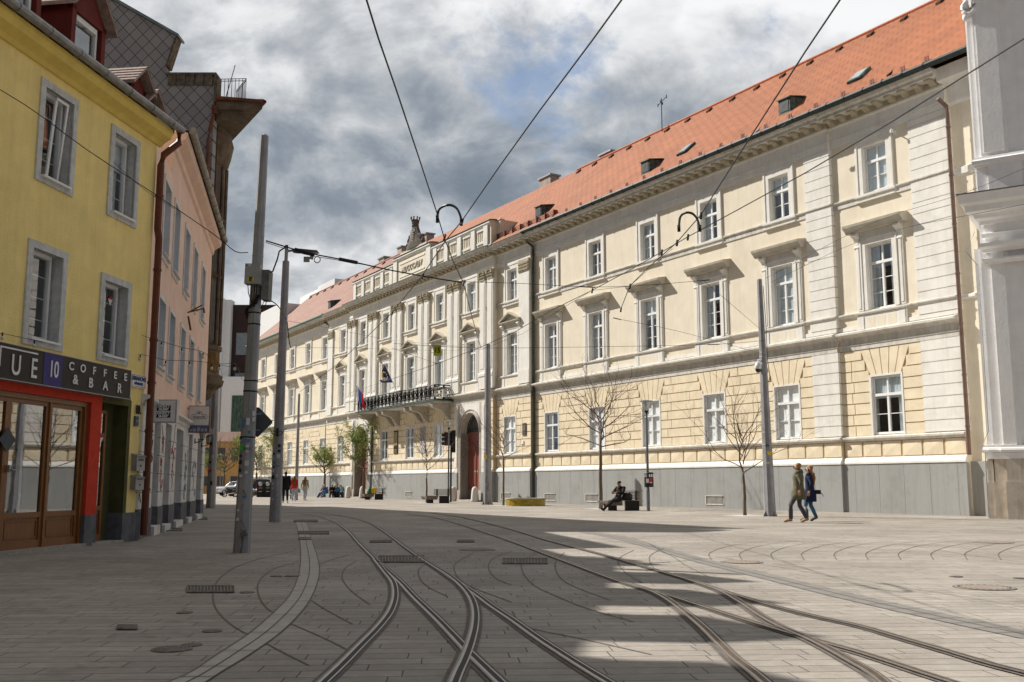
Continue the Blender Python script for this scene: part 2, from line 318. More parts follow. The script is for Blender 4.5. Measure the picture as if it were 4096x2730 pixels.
def smooth(pts, k=6):                              # Catmull-Rom through ground points
    P = [Vector(p) for p in pts]; out = []
    for i in range(len(P)-1):
        a = P[i-1] if i else P[0]*2-P[1]; b, c = P[i], P[i+1]; d = P[i+2] if i+2 < len(P) else c*2-b
        for j in range(k):
            t = j/k; out.append(.5*((2*b)+(-a+c)*t+(2*a-5*b+4*c-d)*t*t+(-a+3*b-3*c+d)*t**3))
    out.append(P[-1]); return out
def ribbon(mb, pts, w0, w1, z, m=0, zb=None):      # strip between lateral offsets w0..w1
    L = []; R = []
    for i, p in enumerate(pts):
        t = (pts[min(i+1, len(pts)-1)]-pts[max(i-1, 0)]); t.z = 0; t.normalize(); q = Vector((-t.y, t.x, 0))
        L.append((p.x+q.x*w0, p.y+q.y*w0, z)); R.append((p.x+q.x*w1, p.y+q.y*w1, z))
    for i in range(len(pts)-1): mb.quad(L[i], R[i], R[i+1], L[i+1], m)
def trace(pts, f): return smooth([gp(*f(*p)) if f else gp(*p) for p in pts])
jm = mat('dark_joint', (.15, .132, .112), .95)
J = MB()
arcs = [(LC, [(1370, 290), (1230, 320), (1100, 360), (1020, 410), (985, 460), (980, 520), (1000, 570), (1060, 630), (1140, 680)]),
 (LC, [(1370, 345), (1270, 370), (1210, 410), (1185, 450), (1190, 500), (1220, 550), (1260, 580)]), (LC, [(1640, 340), (1590, 370), (1572, 410), (1590, 450), (1630, 490), (1700, 540)]),
 (LC, [(1960, 350), (1925, 380), (1930, 420), (1970, 460), (2060, 505)]), (LC, [(2180, 300), (2100, 345), (2090, 390), (2150, 450), (2352, 530)]), (LC, [(2352, 295), (2270, 325), (2245, 370), (2280, 420), (2352, 450)]),
 (LC, [(1430, 520), (1500, 565), (1620, 630)]), (LC, [(1340, 630), (1480, 690), (1600, 750)]), (LC, [(1225, 720), (1320, 770), (1420, 820)]), (LC, [(1600, 310), (1520, 335), (1470, 352)]),
 (RC, [(110, 305), (50, 340), (50, 390), (100, 450), (200, 500), (350, 560), (560, 620)]), (RC, [(240, 300), (200, 345), (210, 400), (270, 450), (450, 520)]), (RC, [(560, 290), (500, 320), (490, 355), (530, 400), (600, 440)]),
 (RC, [(700, 280), (640, 310), (632, 340), (650, 370)]), (RC, [(0, 570), (60, 640), (330, 700), (640, 770)]), (RC, [(0, 150), (500, 225), (700, 300), (800, 360), (900, 410)])]
for x in (905, 1045, 1190, 1330, 1480, 1625, 1775, 1925, 2080, 2235): arcs.append((RC, [(x+12, 334), (x, 308), (x+28, 290), (x+85, 272), (x+165, 258), (x+270, 247)]))
for f, p in arcs: ribbon(J, trace(p, f), -.008, .008, .004)
tag(J.build('paving_joints', jm, fix=False), kind='structure')
# drainage channel strips
chan = mat('channel_stone', (.40, .365, .325), .8, .10, 5, .15, 60); chan2 = mat('blue_grey_strip_stone', (.215, .20, .185), .8, .1, 4, .15, 60)
Lp = [(1350, 150), (1365, 180), (1378, 250), (1382, 300), (1380, 360), (1368, 420), (1330, 500), (1260, 575), (1150, 670), (1000, 770), (880, 850), (780, 896), (640, 960)]
Rp = [(1400, 150), (1415, 180), (1435, 250), (1452, 300), (1467, 360), (1464, 420), (1435, 500), (1385, 575), (1290, 670), (1150, 770), (1020, 850), (950, 896), (820, 970)]
a, b = trace(Lp, LC), trace(Rp, LC); m = MB(); jn = MB()
for i in range(len(a)-1):
    A, B, C_, D = a[i], b[i], b[i+1], a[i+1]
    m.quad((A.x, A.y, .004), (B.x, B.y, .004), (C_.x, C_.y, .004), (D.x, D.y, .004))
mid = [(p+q)/2 for p, q in zip(a, b)]
for q in (a, mid, b): ribbon(jn, q, -.005, .005, .008)
for i in range(3, len(a), 5): ribbon(jn, [a[i], b[i]], -.007, .007, .008)
tag(m.build('channel_strip', chan, fix=False), kind='structure'); tag(jn.build('channel_joints', jm, fix=False), kind='structure')
m = MB(); c = trace([(330, 205), (500, 235), (700, 290), (900, 345), (1200, 418), (1500, 492), (1800, 560), (2100, 625), (2420, 692)], RC); ribbon(m, c, -.16, .16, .004)
jn = MB(); ribbon(jn, c, -.006, .006, .008); ribbon(jn, c, -.166, -.16, .008); ribbon(jn, c, .16, .166, .008)
for i in range(0, len(c)-1, 2): ribbon(jn, [c[i]+(c[i+1]-c[i]).cross(Vector((0, 0, 1))).normalized()*.16, c[i]-(c[i+1]-c[i]).cross(Vector((0, 0, 1))).normalized()*.16], -.006, .006, .008)
tag(m.build('dark_stone_strip', chan2, fix=False), kind='structure'); tag(jn.build('strip_joints', jm, fix=False), kind='structure')
# ------------------------------------------------------------------ tram rails
railm = mat('worn_rail_steel', (.13, .115, .105), .42, .3, 14, metal=.5); groovem = mat('rail_groove', (.018, .014, .012), .7); bedm = mat('rail_bedding', (.13, .11, .095), .9, .2, 9, .3, 50)
shine = mat('polished_rail_steel', (.34, .32, .305), .34, .1, 20, metal=.9); rust = mat('rusty_rail', (.11, .075, .05), .6, .3, 10, metal=.4)
rails = [('left rail of the shaded straight track, running to the foot of the frame centre', LC, [(1250, 109), (1310, 112), (1450, 130), (1540, 160), (1600, 200), (1650, 255), (1710, 315), (1770, 375), (1840, 440), (1900, 505), (2000, 602), (2080, 685), (2145, 755), (2230, 838), (2320, 925)]),
 ('right rail of the shaded straight track, ending right of the bottom centre', LC, [(1440, 115), (1500, 122), (1620, 140), (1700, 165), (1770, 205), (1850, 265), (1930, 322), (2010, 375), (2090, 430), (2180, 490), (2260, 550), (2352, 612), (2470, 697), (2580, 770), (2690, 840), (2830, 925)]),
 ('curving rail that swings off to the bottom left from the shaded track', LC, [(1722, 332), (1772, 395), (1806, 440), (1815, 500), (1795, 570), (1740, 645), (1650, 738), (1570, 820), (1465, 920)]),
 ('curving rail crossing the straight rail near the bottom centre', LC, [(1990, 362), (2060, 405), (2120, 455), (2163, 510), (2182, 570), (2180, 640), (2162, 715), (2135, 790), (2105, 855), (2075, 930)]),
 ('near rail of the sunlit second track, straight branch to the bottom right', LC, [(1850, 122), (2000, 140), (2150, 182), (2352, 250), (2452, 287), (2552, 325), (2652, 362), (2752, 400), (2852, 436), (2960, 470), (3100, 508), (3260, 560), (3400, 605), (3550, 650), (3680, 688), (3800, 722), (3950, 764), (4100, 812), (4250, 862), (4400, 910)]),
 ('near rail of the second track that bends down across the shadow tips', LC, [(2900, 447), (2990, 478), (3070, 520), (3160, 590), (3230, 650), (3300, 720), (3370, 790), (3455, 855), (3530, 920)]),
 ('farthest rail of the second track sweeping to the right edge', LC, [(1980, 118), (2130, 140), (2352, 195), (2500, 240), (2650, 280), (2800, 320), (2950, 364), (3100, 408), (3200, 438), (3350, 488), (3550, 548), (3750, 598), (3950, 642), (4150, 700), (4350, 758), (4550, 818), (4720, 862)]),
 ('inner rail of the second track running between the others to the bottom right', LC, [(3170, 430), (3300, 475), (3400, 530), (3500, 598), (3600, 652), (3700, 695), (3800, 745), (3900, 802), (4000, 860), (4080, 925)])]
for i, (lab, f, p) in enumerate(rails):
    c = trace(p, f); c.append(c[-1]+(c[-1]-c[-3]).normalized()*14); r = root('tram_rail', lab, 'tram rail')
    m = MB(); ribbon(m, c, -.070, -.038, .005+i*.0006); ribbon(m, c, .036, .062, .005+i*.0006); m.build('bedding', bedm, r, fix=False)
    m = MB(); ribbon(m, c, -.040, -.026, .0115+i*.0008, 0); ribbon(m, c, -.026, -.008, .0115+i*.0008, 1); ribbon(m, c, .026, .037, .0115+i*.0008, 1); m.build('rail_head', [railm, shine], r, fix=False)
    m = MB(); ribbon(m, c, -.010, .028, .0105+i*.0008); m.build('flange_groove', groovem if i < 4 else rust, r, fix=False)
# ------------------------------------------------------------------ covers
iron = mat('cast_iron', (.19, .168, .148), .6, .3, 14, .5, 60, metal=.3); conc = mat('cover_concrete', (.27, .22, .18), .9, .15, 10)
def round_cover(x, y, f, rx, label, fill=None):
    c = gp(*f(x, y)); e = gp(*f(x+rx, y)); R = (e-c).length
    r = root('manhole_cover', label, 'manhole cover', (c.x, c.y, 0))
    m = MB(); m.lathe([(R, 0), (R, .007), (R*.93, .007)], n=32); m.build('rim', iron, r)
    m = MB(); m.lathe([(R*.93, 0), (R*.93, .009)], n=32); m.build('lid', fill or iron, r)
    m = MB()
    for k in range(3 if fill else 5):
        q = R*(.85-.17*k)
        for j in range(24):
            if fill and k: break
            w0, w1 = 2*PI*j/24, 2*PI*(j+.55)/24
            m.poly([(q*math.cos(w0), q*math.sin(w0), .0125), (q*math.cos(w1), q*math.sin(w1), .0125), ((q-R*.07)*math.cos(w1), (q-R*.07)*math.sin(w1), .0125), ((q-R*.07)*math.cos(w0), (q-R*.07)*math.sin(w0), .0125)])
    m.build('tread_pattern', mat('tread_dirt', (.085, .073, .063), .8), r, fix=False)
for a in [(1055, 345, RC, 97, 'wide pale-filled manhole cover in the sun beside the dark stone strip', conc), (2170, 462, RC, 135, 'large pale-filled manhole cover near the right edge, closest to the viewer', conc),
          (2213, 254, RC, 88, 'distant pale-filled manhole cover near the right edge, in front of the white church', conc), (2040, 412, RC, 30, 'small iron cover left of the small one at the right frame edge'), (2335, 420, RC, 32, 'small iron cover at the very right frame edge'),
          (790, 746, LC, 92, 'large ringed iron cover in the shade at bottom left'), (880, 727, LC, 48, 'small ringed iron cover touching the large one at bottom left'), (975, 663, LC, 45, 'small iron cover just left of the pale channel strip'),
          (1135, 485, LC, 34, 'small iron cover between the two curved paving joints'), (848, 578, LC, 38, 'small iron cover alone in the shade, above the ringed pair'), (1270, 410, LC, 28, 'small iron cover left of its twin against the pale channel'), (1345, 409, LC, 38, 'iron cover touching the left edge of the pale channel'),
          (2192, 288, LC, 88, 'broad iron cover between the two tram tracks, in the shade')]:
    round_cover(a[0], a[1], a[2], a[3], a[4], a[5] if len(a) > 5 else None)
def grate(x0, x1, y0, y1, f, label, cols=14):
    A, B, C_, D = gp(*f(x0, y1)), gp(*f(x1, y1)), gp(*f(x1, y0)), gp(*f(x0, y0)); r = root('drain_grate', label, 'drain grate', tuple((A+C_)/2)); o = (A+C_)/2
    m = MB(); m.poly([(p.x-o.x, p.y-o.y, .009) for p in (A, B, C_, D)]); m.build('pit', mat('grate_pit', (.125, .11, .095), .9), r, fix=False)
    m = MB()
    for i in range(cols+1):
        t = i/cols; p, q = A.lerp(B, t)-o, D.lerp(C_, t)-o; m.tube([(p.x, p.y, .012), (q.x, q.y, .012)], .008, 4)
    for p, q in ((A, B), (D, C_)): m.tube([(p.x-o.x, p.y-o.y, .012), (q.x-o.x, q.y-o.y, .012)], .012, 4)
    m.build('bars', iron, r)
for a in [(1350, 1460, 153, 161, LC, 'long thin drain grate across the pale channel, farthest of the channel grates'), (1370, 1512, 205, 217, LC, 'dark drain grate across the pale channel, middle one'), (1372, 1430, 234, 243, LC, 'short drain grate set in the pale channel, nearest one'),
          (860, 1075, 460, 487, LC, 'large rectangular service grate in the shaded pavement left'), (1740, 1950, 320, 347, LC, 'large service grate between the rails of the first track'), (2310, 2515, 332, 354, LC, 'large service grate between the two tram tracks'),
          (1700, 1800, 248, 255, LC, 'thin drain grate between the rails of the first track, far'), (2100, 2180, 246, 254, LC, 'thin drain grate just right of the first track, far'), (540, 630, 644, 657, LC, 'small rusty rectangular cover in the shade at far left')]: grate(*a)
for x, y, w, lab in [(915, 145, 38, 'dark iron foot grate at the base of the last pink-building doorway'), (795, 197, 42, 'dark iron foot grate in front of the pink building')]:
    grate(x-w, x+w, y-5, y+5, LC, lab)
# tree pits
tp = mat('tree_pit_gravel', (.50, .50, .50), .95, .15, 30)
# ================================================================== PALACE (long cream building)
PX, PY = 1.42486775, 62.11243508
PR = math.atan2(-.85899451, .5119848)
def pal(u, out, z=0.0):            # palace coordinates -> world
    return Vector((PX+.5119848*u-.85899451*out, PY-.85899451*u-.5119848*out, z))
P = root('palace', 'long three-storey cream palace with white trim, orange tiled roof and iron balcony', 'building', (PX, PY, 0), PR)
SEG = [(-61.5, -36.2, 0.0), (-36.2, -30.2, .25), (-30.2, -4.3, .5), (-4.3, 0, .25), (0, 24, 0.0), (24, 29.65, -.12)]
DOORS = [-7.45, -26.85]
B5 = [-27.0, -22.1, -17.2, -12.3, -7.4]
WL = [-57.4, -52.4, -47.3, -42.4, -37.7]
WR = [1.95, 6.65, 11.5, 16.35, 21.05]
def seg_e(u):
    for a, b, e in SEG:
        if a <= u < b: return e
    return 0
GF = [(c, 'w') for c in WL+[-32.4, -22.1, -17.2, -12.3, -2.6]+WR+[26.25]]
UP = [c for c in WL+[-32.3]+B5+[-2.3]+WR+[26.25]]
wl = MB(); rb = MB()
for a, b, e in SEG:
    ops = []
    for c in UP:
        if a <= c < b: ops += [(c-.65, c+.65, 8.2, 10.9), (c-.60, c+.60, 13.1, 15.1)]
    wall(wl, a, b, 7.0, 16.9, ops, -e, .38, 0, 1, 2)
    gops = []
    for c, _ in GF:
        if a <= c < b: gops.append((c-.72, c+.72, 3.1, 5.45))
    ds = [c for c in DOORS if a <= c < b]; xs = [a]
    for c in sorted(ds): xs += [c-2.2, c+2.2]
    xs.append(b)
    for i in range(0, len(xs), 2): wall(rb, xs[i], xs[i+1], 1.9, 7.0, [o for o in gops if xs[i] < o[0] < xs[i+1]], -e, .38, 1, 2, 3)
# side returns where a section stands proud
for i in range(len(SEG)-1):
    u = SEG[i][1]; e0, e1 = SEG[i][2], SEG[i+1][2]
    wl.quad((u, -e0, 7), (u, -e1, 7), (u, -e1, 16.9), (u, -e0, 16.9)); rb.quad((u, -e0, 1.9), (u, -e1, 1.9), (u, -e1, 7), (u, -e0, 7), 1)
wl.quad((29.65, .12, 0), (29.65, 14, 0), (29.65, 14, 17), (29.65, .12, 17), 0); wl.quad((-61.5, 0, 0), (-61.5, 14, 0), (-61.5, 14, 17), (-61.5, 0, 17), 0); wl.quad((-61.5, 14, 0), (29.65, 14, 0), (29.65, 14, 17), (-61.5, 14, 17), 0)
wl.build('upper_wall', [cream, white, dark], P, fix=False)
# ashlar blocks
def blocks(a, b, e):
    H = .445; z = 3.07; k = 0
    holes = [c for c, _ in GF if a <= c < b]; ds = [c for c in DOORS if a <= c < b]
    quo = [(22.6, 24), (27.95, 29.65)]
    while z < 6.5:
        z1 = min(z+H, 6.62); iv = [(a+.02, b-.02)]
        def cut(iv, p, q): return [s for x, y in iv for s in ((x, min(y, p)), (max(x, q), y)) if s[1]-s[0] > .06]
        for c in holes:
            if z < 5.4: iv = cut(iv, c-.80, c+.80)
            else:
                s = .84+(z-5.5)*.34; iv = cut(iv, c-s-.06, c+s+.06)
        for c in ds: iv = cut(iv, c-2.2, c+2.2)
        for p, q in quo: iv = cut(iv, p, q)
        for x, y in iv:
            L = y-x; n = max(1, round(L/1.55)); off = .55 if k % 2 else .85
            cuts = [x]; t = x+min(L*.45, off) if L > 1.2 else y
            while t < y-.35: cuts.append(t); t += 1.75 if L > 2.2 else L*.5
            cuts.append(y)
            for p, q in zip(cuts, cuts[1:]): rb.box(p+.02, q-.02, -e-.035, -e+.01, z+.022, z1-.022, 0)
        k += 1; z += H
    for c in holes:
        n = 5
        for i in range(n):
            t0, t1 = -1+2*i/n, -1+2*(i+1)/n; b0, b1 = .74, 1.20
            rb.prism([(c+t0*b0+.02, -e-.035, 5.52), (c+t1*b0-.02, -e-.035, 5.52), (c+t1*b1-.02, -e-.035, 6.6), (c+t0*b1+.02, -e-.035, 6.6)], (0, .045, 0), 0)
        for s in (-1, 1): rb.box(c+s*.76-.045, c+s*.76+.045, -e-.05, -e+.01, 3.08, 5.5, 2)
        rb.box(c-.80, c+.80, -e-.052, -e+.01, 5.45, 5.53, 2)
    # square faceted panels under the water table
    xs = [(a, b)]
    for c in ds: xs = [s for x, y in xs for s in (((x, c-2.2), (c+2.2, y)) if x < c < y else ((x, y),))]
    for x, y in xs:
        n = max(1, round((y-x)/.98)); w = (y-x)/n
        for i in range(n):
            p, q = x+i*w+.05, x+(i+1)*w-.05; z0, z1 = 2.26, 2.84; mx_, mz = (p+q)/2, (z0+z1)/2
            rb.add([(p, -e-.02, z0), (q, -e-.02, z0), (q, -e-.02, z1), (p, -e-.02, z1), (mx_, -e-.042, mz)], [(0, 1, 4), (1, 2, 4), (2, 3, 4), (3, 0, 4)], 0)
            for A, B_ in (((p, z0), (q, z0)), ((q, z0), (q, z1)), ((q, z1), (p, z1)), ((p, z1), (p, z0))): rb.quad((A[0], -e, A[1]), (B_[0], -e, B_[1]), (B_[0], -e-.02, B_[1]), (A[0], -e-.02, A[1]), 0)
for s in SEG: blocks(*s)
rb.build('rusticated_wall', [creamblock, groove, white, dark], P, fix=False)
# mouldings, plinth
pl = MB(); bm_ = MB(); wt = MB(); fc = MB(); si = MB(); ent = MB(); fl = MB()
for a, b, e in SEG:
    runs = [(a, b)]
    for c in DOORS: runs = [s for x, y in runs for s in (((x, c-2.2), (c+2.2, y)) if x < c < y else ((x, y),))]
    for x, y in runs:
        pl.mould([(-.3, -.05), (.14, -.05), (.14, 1.95), (-.3, 1.95)], x, y, e)
        n = int((y-x)/1.15)
        bm_.mould([(-.02, 1.95), (.17, 1.95), (.17, 2.02), (.10, 2.14), (.05, 2.22), (-.02, 2.22)], x, y, e)
        wt.mould([(-.02, 2.86), (.08, 2.88), (.16, 2.96), (.16, 3.03), (-.02, 3.10)], x, y, e)
    fc.mould([(-.02, 6.62), (.06, 6.62), (.06, 6.80), (.09, 6.81), (.09, 6.86), (.04, 6.87), (.04, 7.12), (.18, 7.2), (.34, 7.26), (.34, 7.34), (-.02, 7.46)], a, b, e, 0)
    fc.mould([(-.01, 7.46), (.05, 7.46), (.05, 7.62), (-.01, 7.62)], a, b, e, 1)
    si.mould([(-.01, 8.0), (.05, 8.02), (.13, 8.10), (.13, 8.15), (-.01, 8.2)], a, b, e)
    si.mould([(-.01, 12.74), (.04, 12.74), (.04, 12.95), (.11, 13.0), (.11, 13.05), (-.01, 13.1)], a, b, e)
    ent.mould([(-.01, 15.5), (.05, 15.5), (.05, 15.74), (-.01, 15.74)], a, b, e, 0)
    ent.mould([(-.005, 15.74), (.09, 15.76), (.09, 15.82), (.03, 15.84), (.03, 16.32), (.12, 16.36), (.12, 16.42), (-.005, 16.42)], a, b, e, 0)
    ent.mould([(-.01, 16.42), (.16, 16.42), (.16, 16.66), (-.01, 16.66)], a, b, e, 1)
    ent.mould([(-.01, 16.66), (.66, 16.66), (.66, 16.78), (.74, 16.84), (.80, 16.96), (-.01, 16.96)], a, b, e, 2)
    n = int((b-a)/.62)
    for i in range(n):
        u = a+(b-a)*(i+.5)/n
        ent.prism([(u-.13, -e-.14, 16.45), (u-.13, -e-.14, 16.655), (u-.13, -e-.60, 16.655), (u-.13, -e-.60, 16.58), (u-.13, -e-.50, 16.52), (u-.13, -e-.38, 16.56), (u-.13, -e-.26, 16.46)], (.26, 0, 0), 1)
    fl.mould([(-.01, 16.96), (.83, 16.96), (.83, 16.985), (-.01, 17.05)], a, b, e)
# ends of plinth joints
for c in DOORS:
    pass
for a, b, e in SEG:
    u = a+.6
    while u < b-.1:
        if not any(abs(u-c) < 2.3 for c in DOORS): pl.box(u-.006, u+.006, -e-.1425, -e-.1, 0, 1.94, 1)
        u += 1.17
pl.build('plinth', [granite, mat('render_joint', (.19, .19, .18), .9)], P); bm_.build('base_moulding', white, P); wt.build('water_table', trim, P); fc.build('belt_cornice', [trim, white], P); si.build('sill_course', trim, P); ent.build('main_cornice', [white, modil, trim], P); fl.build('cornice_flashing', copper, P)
# banded quoins
m = MB()
for a, b, e in ((22.6, 24.0, .0), (27.95, 29.65, -.12)):
    z = 3.10
    while z < 15.4:
        if 6.5 < z < 7.5: z = 7.64; continue
        z1 = min(z+.445, 6.62 if z < 6.6 else 15.5)
        m.box(a+.0, b+.03, -e-.06, -e+.3, z+.018, z1-.018); z += .445
    m.box(a+.02, b, -e-.03, -e+.2, 3.1, 6.62, 0); m.box(a+.02, b, -e-.031, -e+.2, 7.63, 15.5, 0)
m.build('quoin', white, P)
# single pilasters on the side sections, pairs on the centre
pm = MB(); pm.box(-.38, .38, -.16, 0, .0, 6.55); pm.mould([(0, 0), (.24, 0), (.24, .18), (.18, .26), (0, .26)], -.44, .44); pm.mould([(0, -.85), (.20, -.85), (.20, 0), (0, 0)], -.43, .43); pm.box(-.26, .26, -.185, -.15, .5, 6.3)
cap = MB(); cap.box(-.34, .34, -.20, 0, 6.55, 7.1)
for k in range(7):
    x = -.33+.11*k
    for z in (6.62, 6.80): cap.prism([(x-.045, -.19, z), (x+.045, -.19, z), (x+.03, -.27, z+.13), (x-.03, -.27, z+.13)], (0, .0, .07)); 
for s in (-1, 1):
    for k in range(8):
        w = k*PI/4; cap.box(s*.32+.07*math.cos(w)-.03, s*.32+.07*math.cos(w)+.03, -.31, -.05, 7.0+.07*math.sin(w)-.03, 7.0+.07*math.sin(w)+.03)
cap.mould([(0, 7.08), (.30, 7.08), (.33, 7.16), (0, 7.16)], -.46, .46)
p0 = pm.build('pilaster', white, P, (0, 0, 0)); c0 = cap.build('capital', modil, p0)
us = [u0+s*.52 for u0 in (-29.35, -24.65, -19.75, -14.85, -9.95, -5.1) for s in (-1, 1)]
p0.location = (us[0], -.5, 8.32)
for u in us[1:]: link_copy(p0, P, (u, -.5, 8.32))
m = MB(); m.box(-.62, .62, -.12, 0, 0, 7.1); m.mould([(0, -.85), (.17, -.85), (.17, 0), (0, 0)], -.66, .66); q0 = m.build('corner_pilaster', white, P, (-.7, -.25, 8.32))
m = MB(); m.box(-.64, .64, -.17, 0, 6.35, 7.1); 
for k in range(30): m.box(-.58+(k % 10)*.12, -.50+(k % 10)*.12, -.21, -.16, 6.42+.2*(k//10), 6.54+.2*(k//10))
m.build('capital', modil, q0); link_copy(q0, P, (-35.4, -.25, 8.32)); 
# window surrounds
def surround_low():     # top-floor frame
    m = MB()
    for a, b in ((-.90, -.60), (.60, .90)): m.box(a, b, -.055, .0, -.12, 2.38)
    m.box(-.60, .60, -.055, 0, 2.02, 2.38)
    for a, b in ((-.92, -.82), (.82, .92)): m.box(a, b, -.085, .0, -.12, 2.42)
    m.box(-.82, .82, -.085, 0, 2.30, 2.42); m.box(-.98, .98, -.13, 0, -.36, -.30); m.mould([(0, -.16), (.13, -.14), (.13, -.04), (0, -.0)], -1.0, 1.0); return m
def surround_pn():
    m = MB()
    for s in (-1, 1):
        a, b = sorted((s*.65, s*.84)); m.box(a, b, -.07, 0, 0, 2.95)
        a, b = sorted((s*.84, s*.90)); m.box(a, b, -.10, 0, 0, 3.0)
        a, b = sorted((s*.92, s*1.16)); m.box(a, b, -.06, 0, 0, 3.05); a, b = sorted((s*.98, s*1.10)); m.box(a, b, -.085, 0, .1, 2.95)
    m.box(-.65, .65, -.07, 0, 2.72, 2.95); m.box(-.90, .90, -.10, 0, 2.95, 3.03); m.box(-.90, .90, -.05, 0, 3.03, 3.28); return m
def apron():
    m = MB(); m.box(-1.2, 1.2, -.09, 0, -.70, -.04, 0)
    for x in (-.52, 0, .52): m.box(x-.19, x+.19, -.094, -.07, -.56, -.16, 1)
    for s in (-1, 1): m.box(s*1.0-.14, s*1.0+.14, -.115, -.08, -.62, -.10, 0)
    m.mould([(0, -.02), (.14, -.02), (.17, .04), (0, .09)], -1.25, 1.25); return m
def hood():
    m = MB(); m.mould([(0, 3.28), (.30, 3.28), (.34, 3.36), (.40, 3.42), (.50, 3.50), (.52, 3.60), (0, 3.70)], -1.42, 1.42); return m
def pediment():
    m = MB(); m.mould([(0, 3.28), (.22, 3.28), (.26, 3.34), (.34, 3.40), (.34, 3.45), (0, 3.46)], -1.22, 1.22)
    m.prism([(-1.1, 0, 3.44), (1.1, 0, 3.44), (0, 0, 3.92)], (0, -.12, 0))
    for s in (-1, 1):
        m.prism([(s*1.24, 0, 3.45), (s*1.24, 0, 3.53), (0, 0, 4.06), (0, 0, 3.96)], (0, -.36, 0))
    return m
def console():
    m = MB(); pr = [(0, 2.62), (.06, 2.60), (.10, 2.66), (.07, 2.78), (.07, 2.92), (.14, 3.05), (.26, 3.14), (.28, 3.24), (.24, 3.28), (0, 3.28)]; m.mould(pr, -.13, .13); m.tube([(-.145, -.24, 3.19), (.145, -.24, 3.19)], .065, 8); m.tube([(-.115, -.07, 2.68), (.115, -.07, 2.68)], .045, 8); return m
T = {}
def place(key, fn, name, mats, u, e, z, sub=None):
    if key not in T:
        o = fn().build(name, mats, P, (u, -e, z)); T[key] = o
        if sub:
            for sx_ in (-1, 1): console().build('console', white, o, (sx_*1.04, 0, 0))
        return o
    return link_copy(T[key], P, (u, -e, z))
WT = {}
def put_window(key, u, z, w, h, e, **k):
    if key[0] == 'g': e += .11
    if key not in WT: WT[key] = window(P, u, z, w, h, -e, **k); return
    link_copy(WT[key], P, (u, -e, z))
covers_gf = ['full', 'full', 'full', 'half']
for i, (c, _) in enumerate(GF):
    e = seg_e(c); cv = 'full' if c < 26 else 'half'
    if c in (-22.1, -17.2, 1.95): cv = 'net'
    put_window('g'+cv, c, 3.12, 1.44, 2.32, e, ft=.68, bars=1, cover=cv, gm=gfglass if cv == 'full' else None)
for i, c in enumerate(UP):
    e = seg_e(c); cen = -30.2 < c < -4.3 or c in (-32.3, -2.3)
    place('sl', surround_low, 'window_surround', trim if 0 else white, c, e, 13.1); place('sp', surround_pn, 'window_surround', white, c, e, 8.2)
    place('ap', apron, 'window_apron', [white, cream], c, e, 8.05)
    if cen: place('pe', pediment, 'window_pediment', hoodm, c, e, 8.2, True)
    else: place('ho', hood, 'window_hood', hoodm, c, e, 8.2, True)
    cv = ('net', 'left', 'half', 'net', 'left', 'full', 'net')[(i*5+2) % 7]
    put_window('p'+cv, c, 8.2, 1.30, 2.70, e, ft=.715, bars=2, cover=cv)
    cv = ('left', 'net', 'half', 'left', None, 'net', 'full')[(i*4+1) % 7]
    put_window('u%s' % cv, c, 13.1, 1.20, 2.0, e, ft=.66, bars=1, cover=cv)
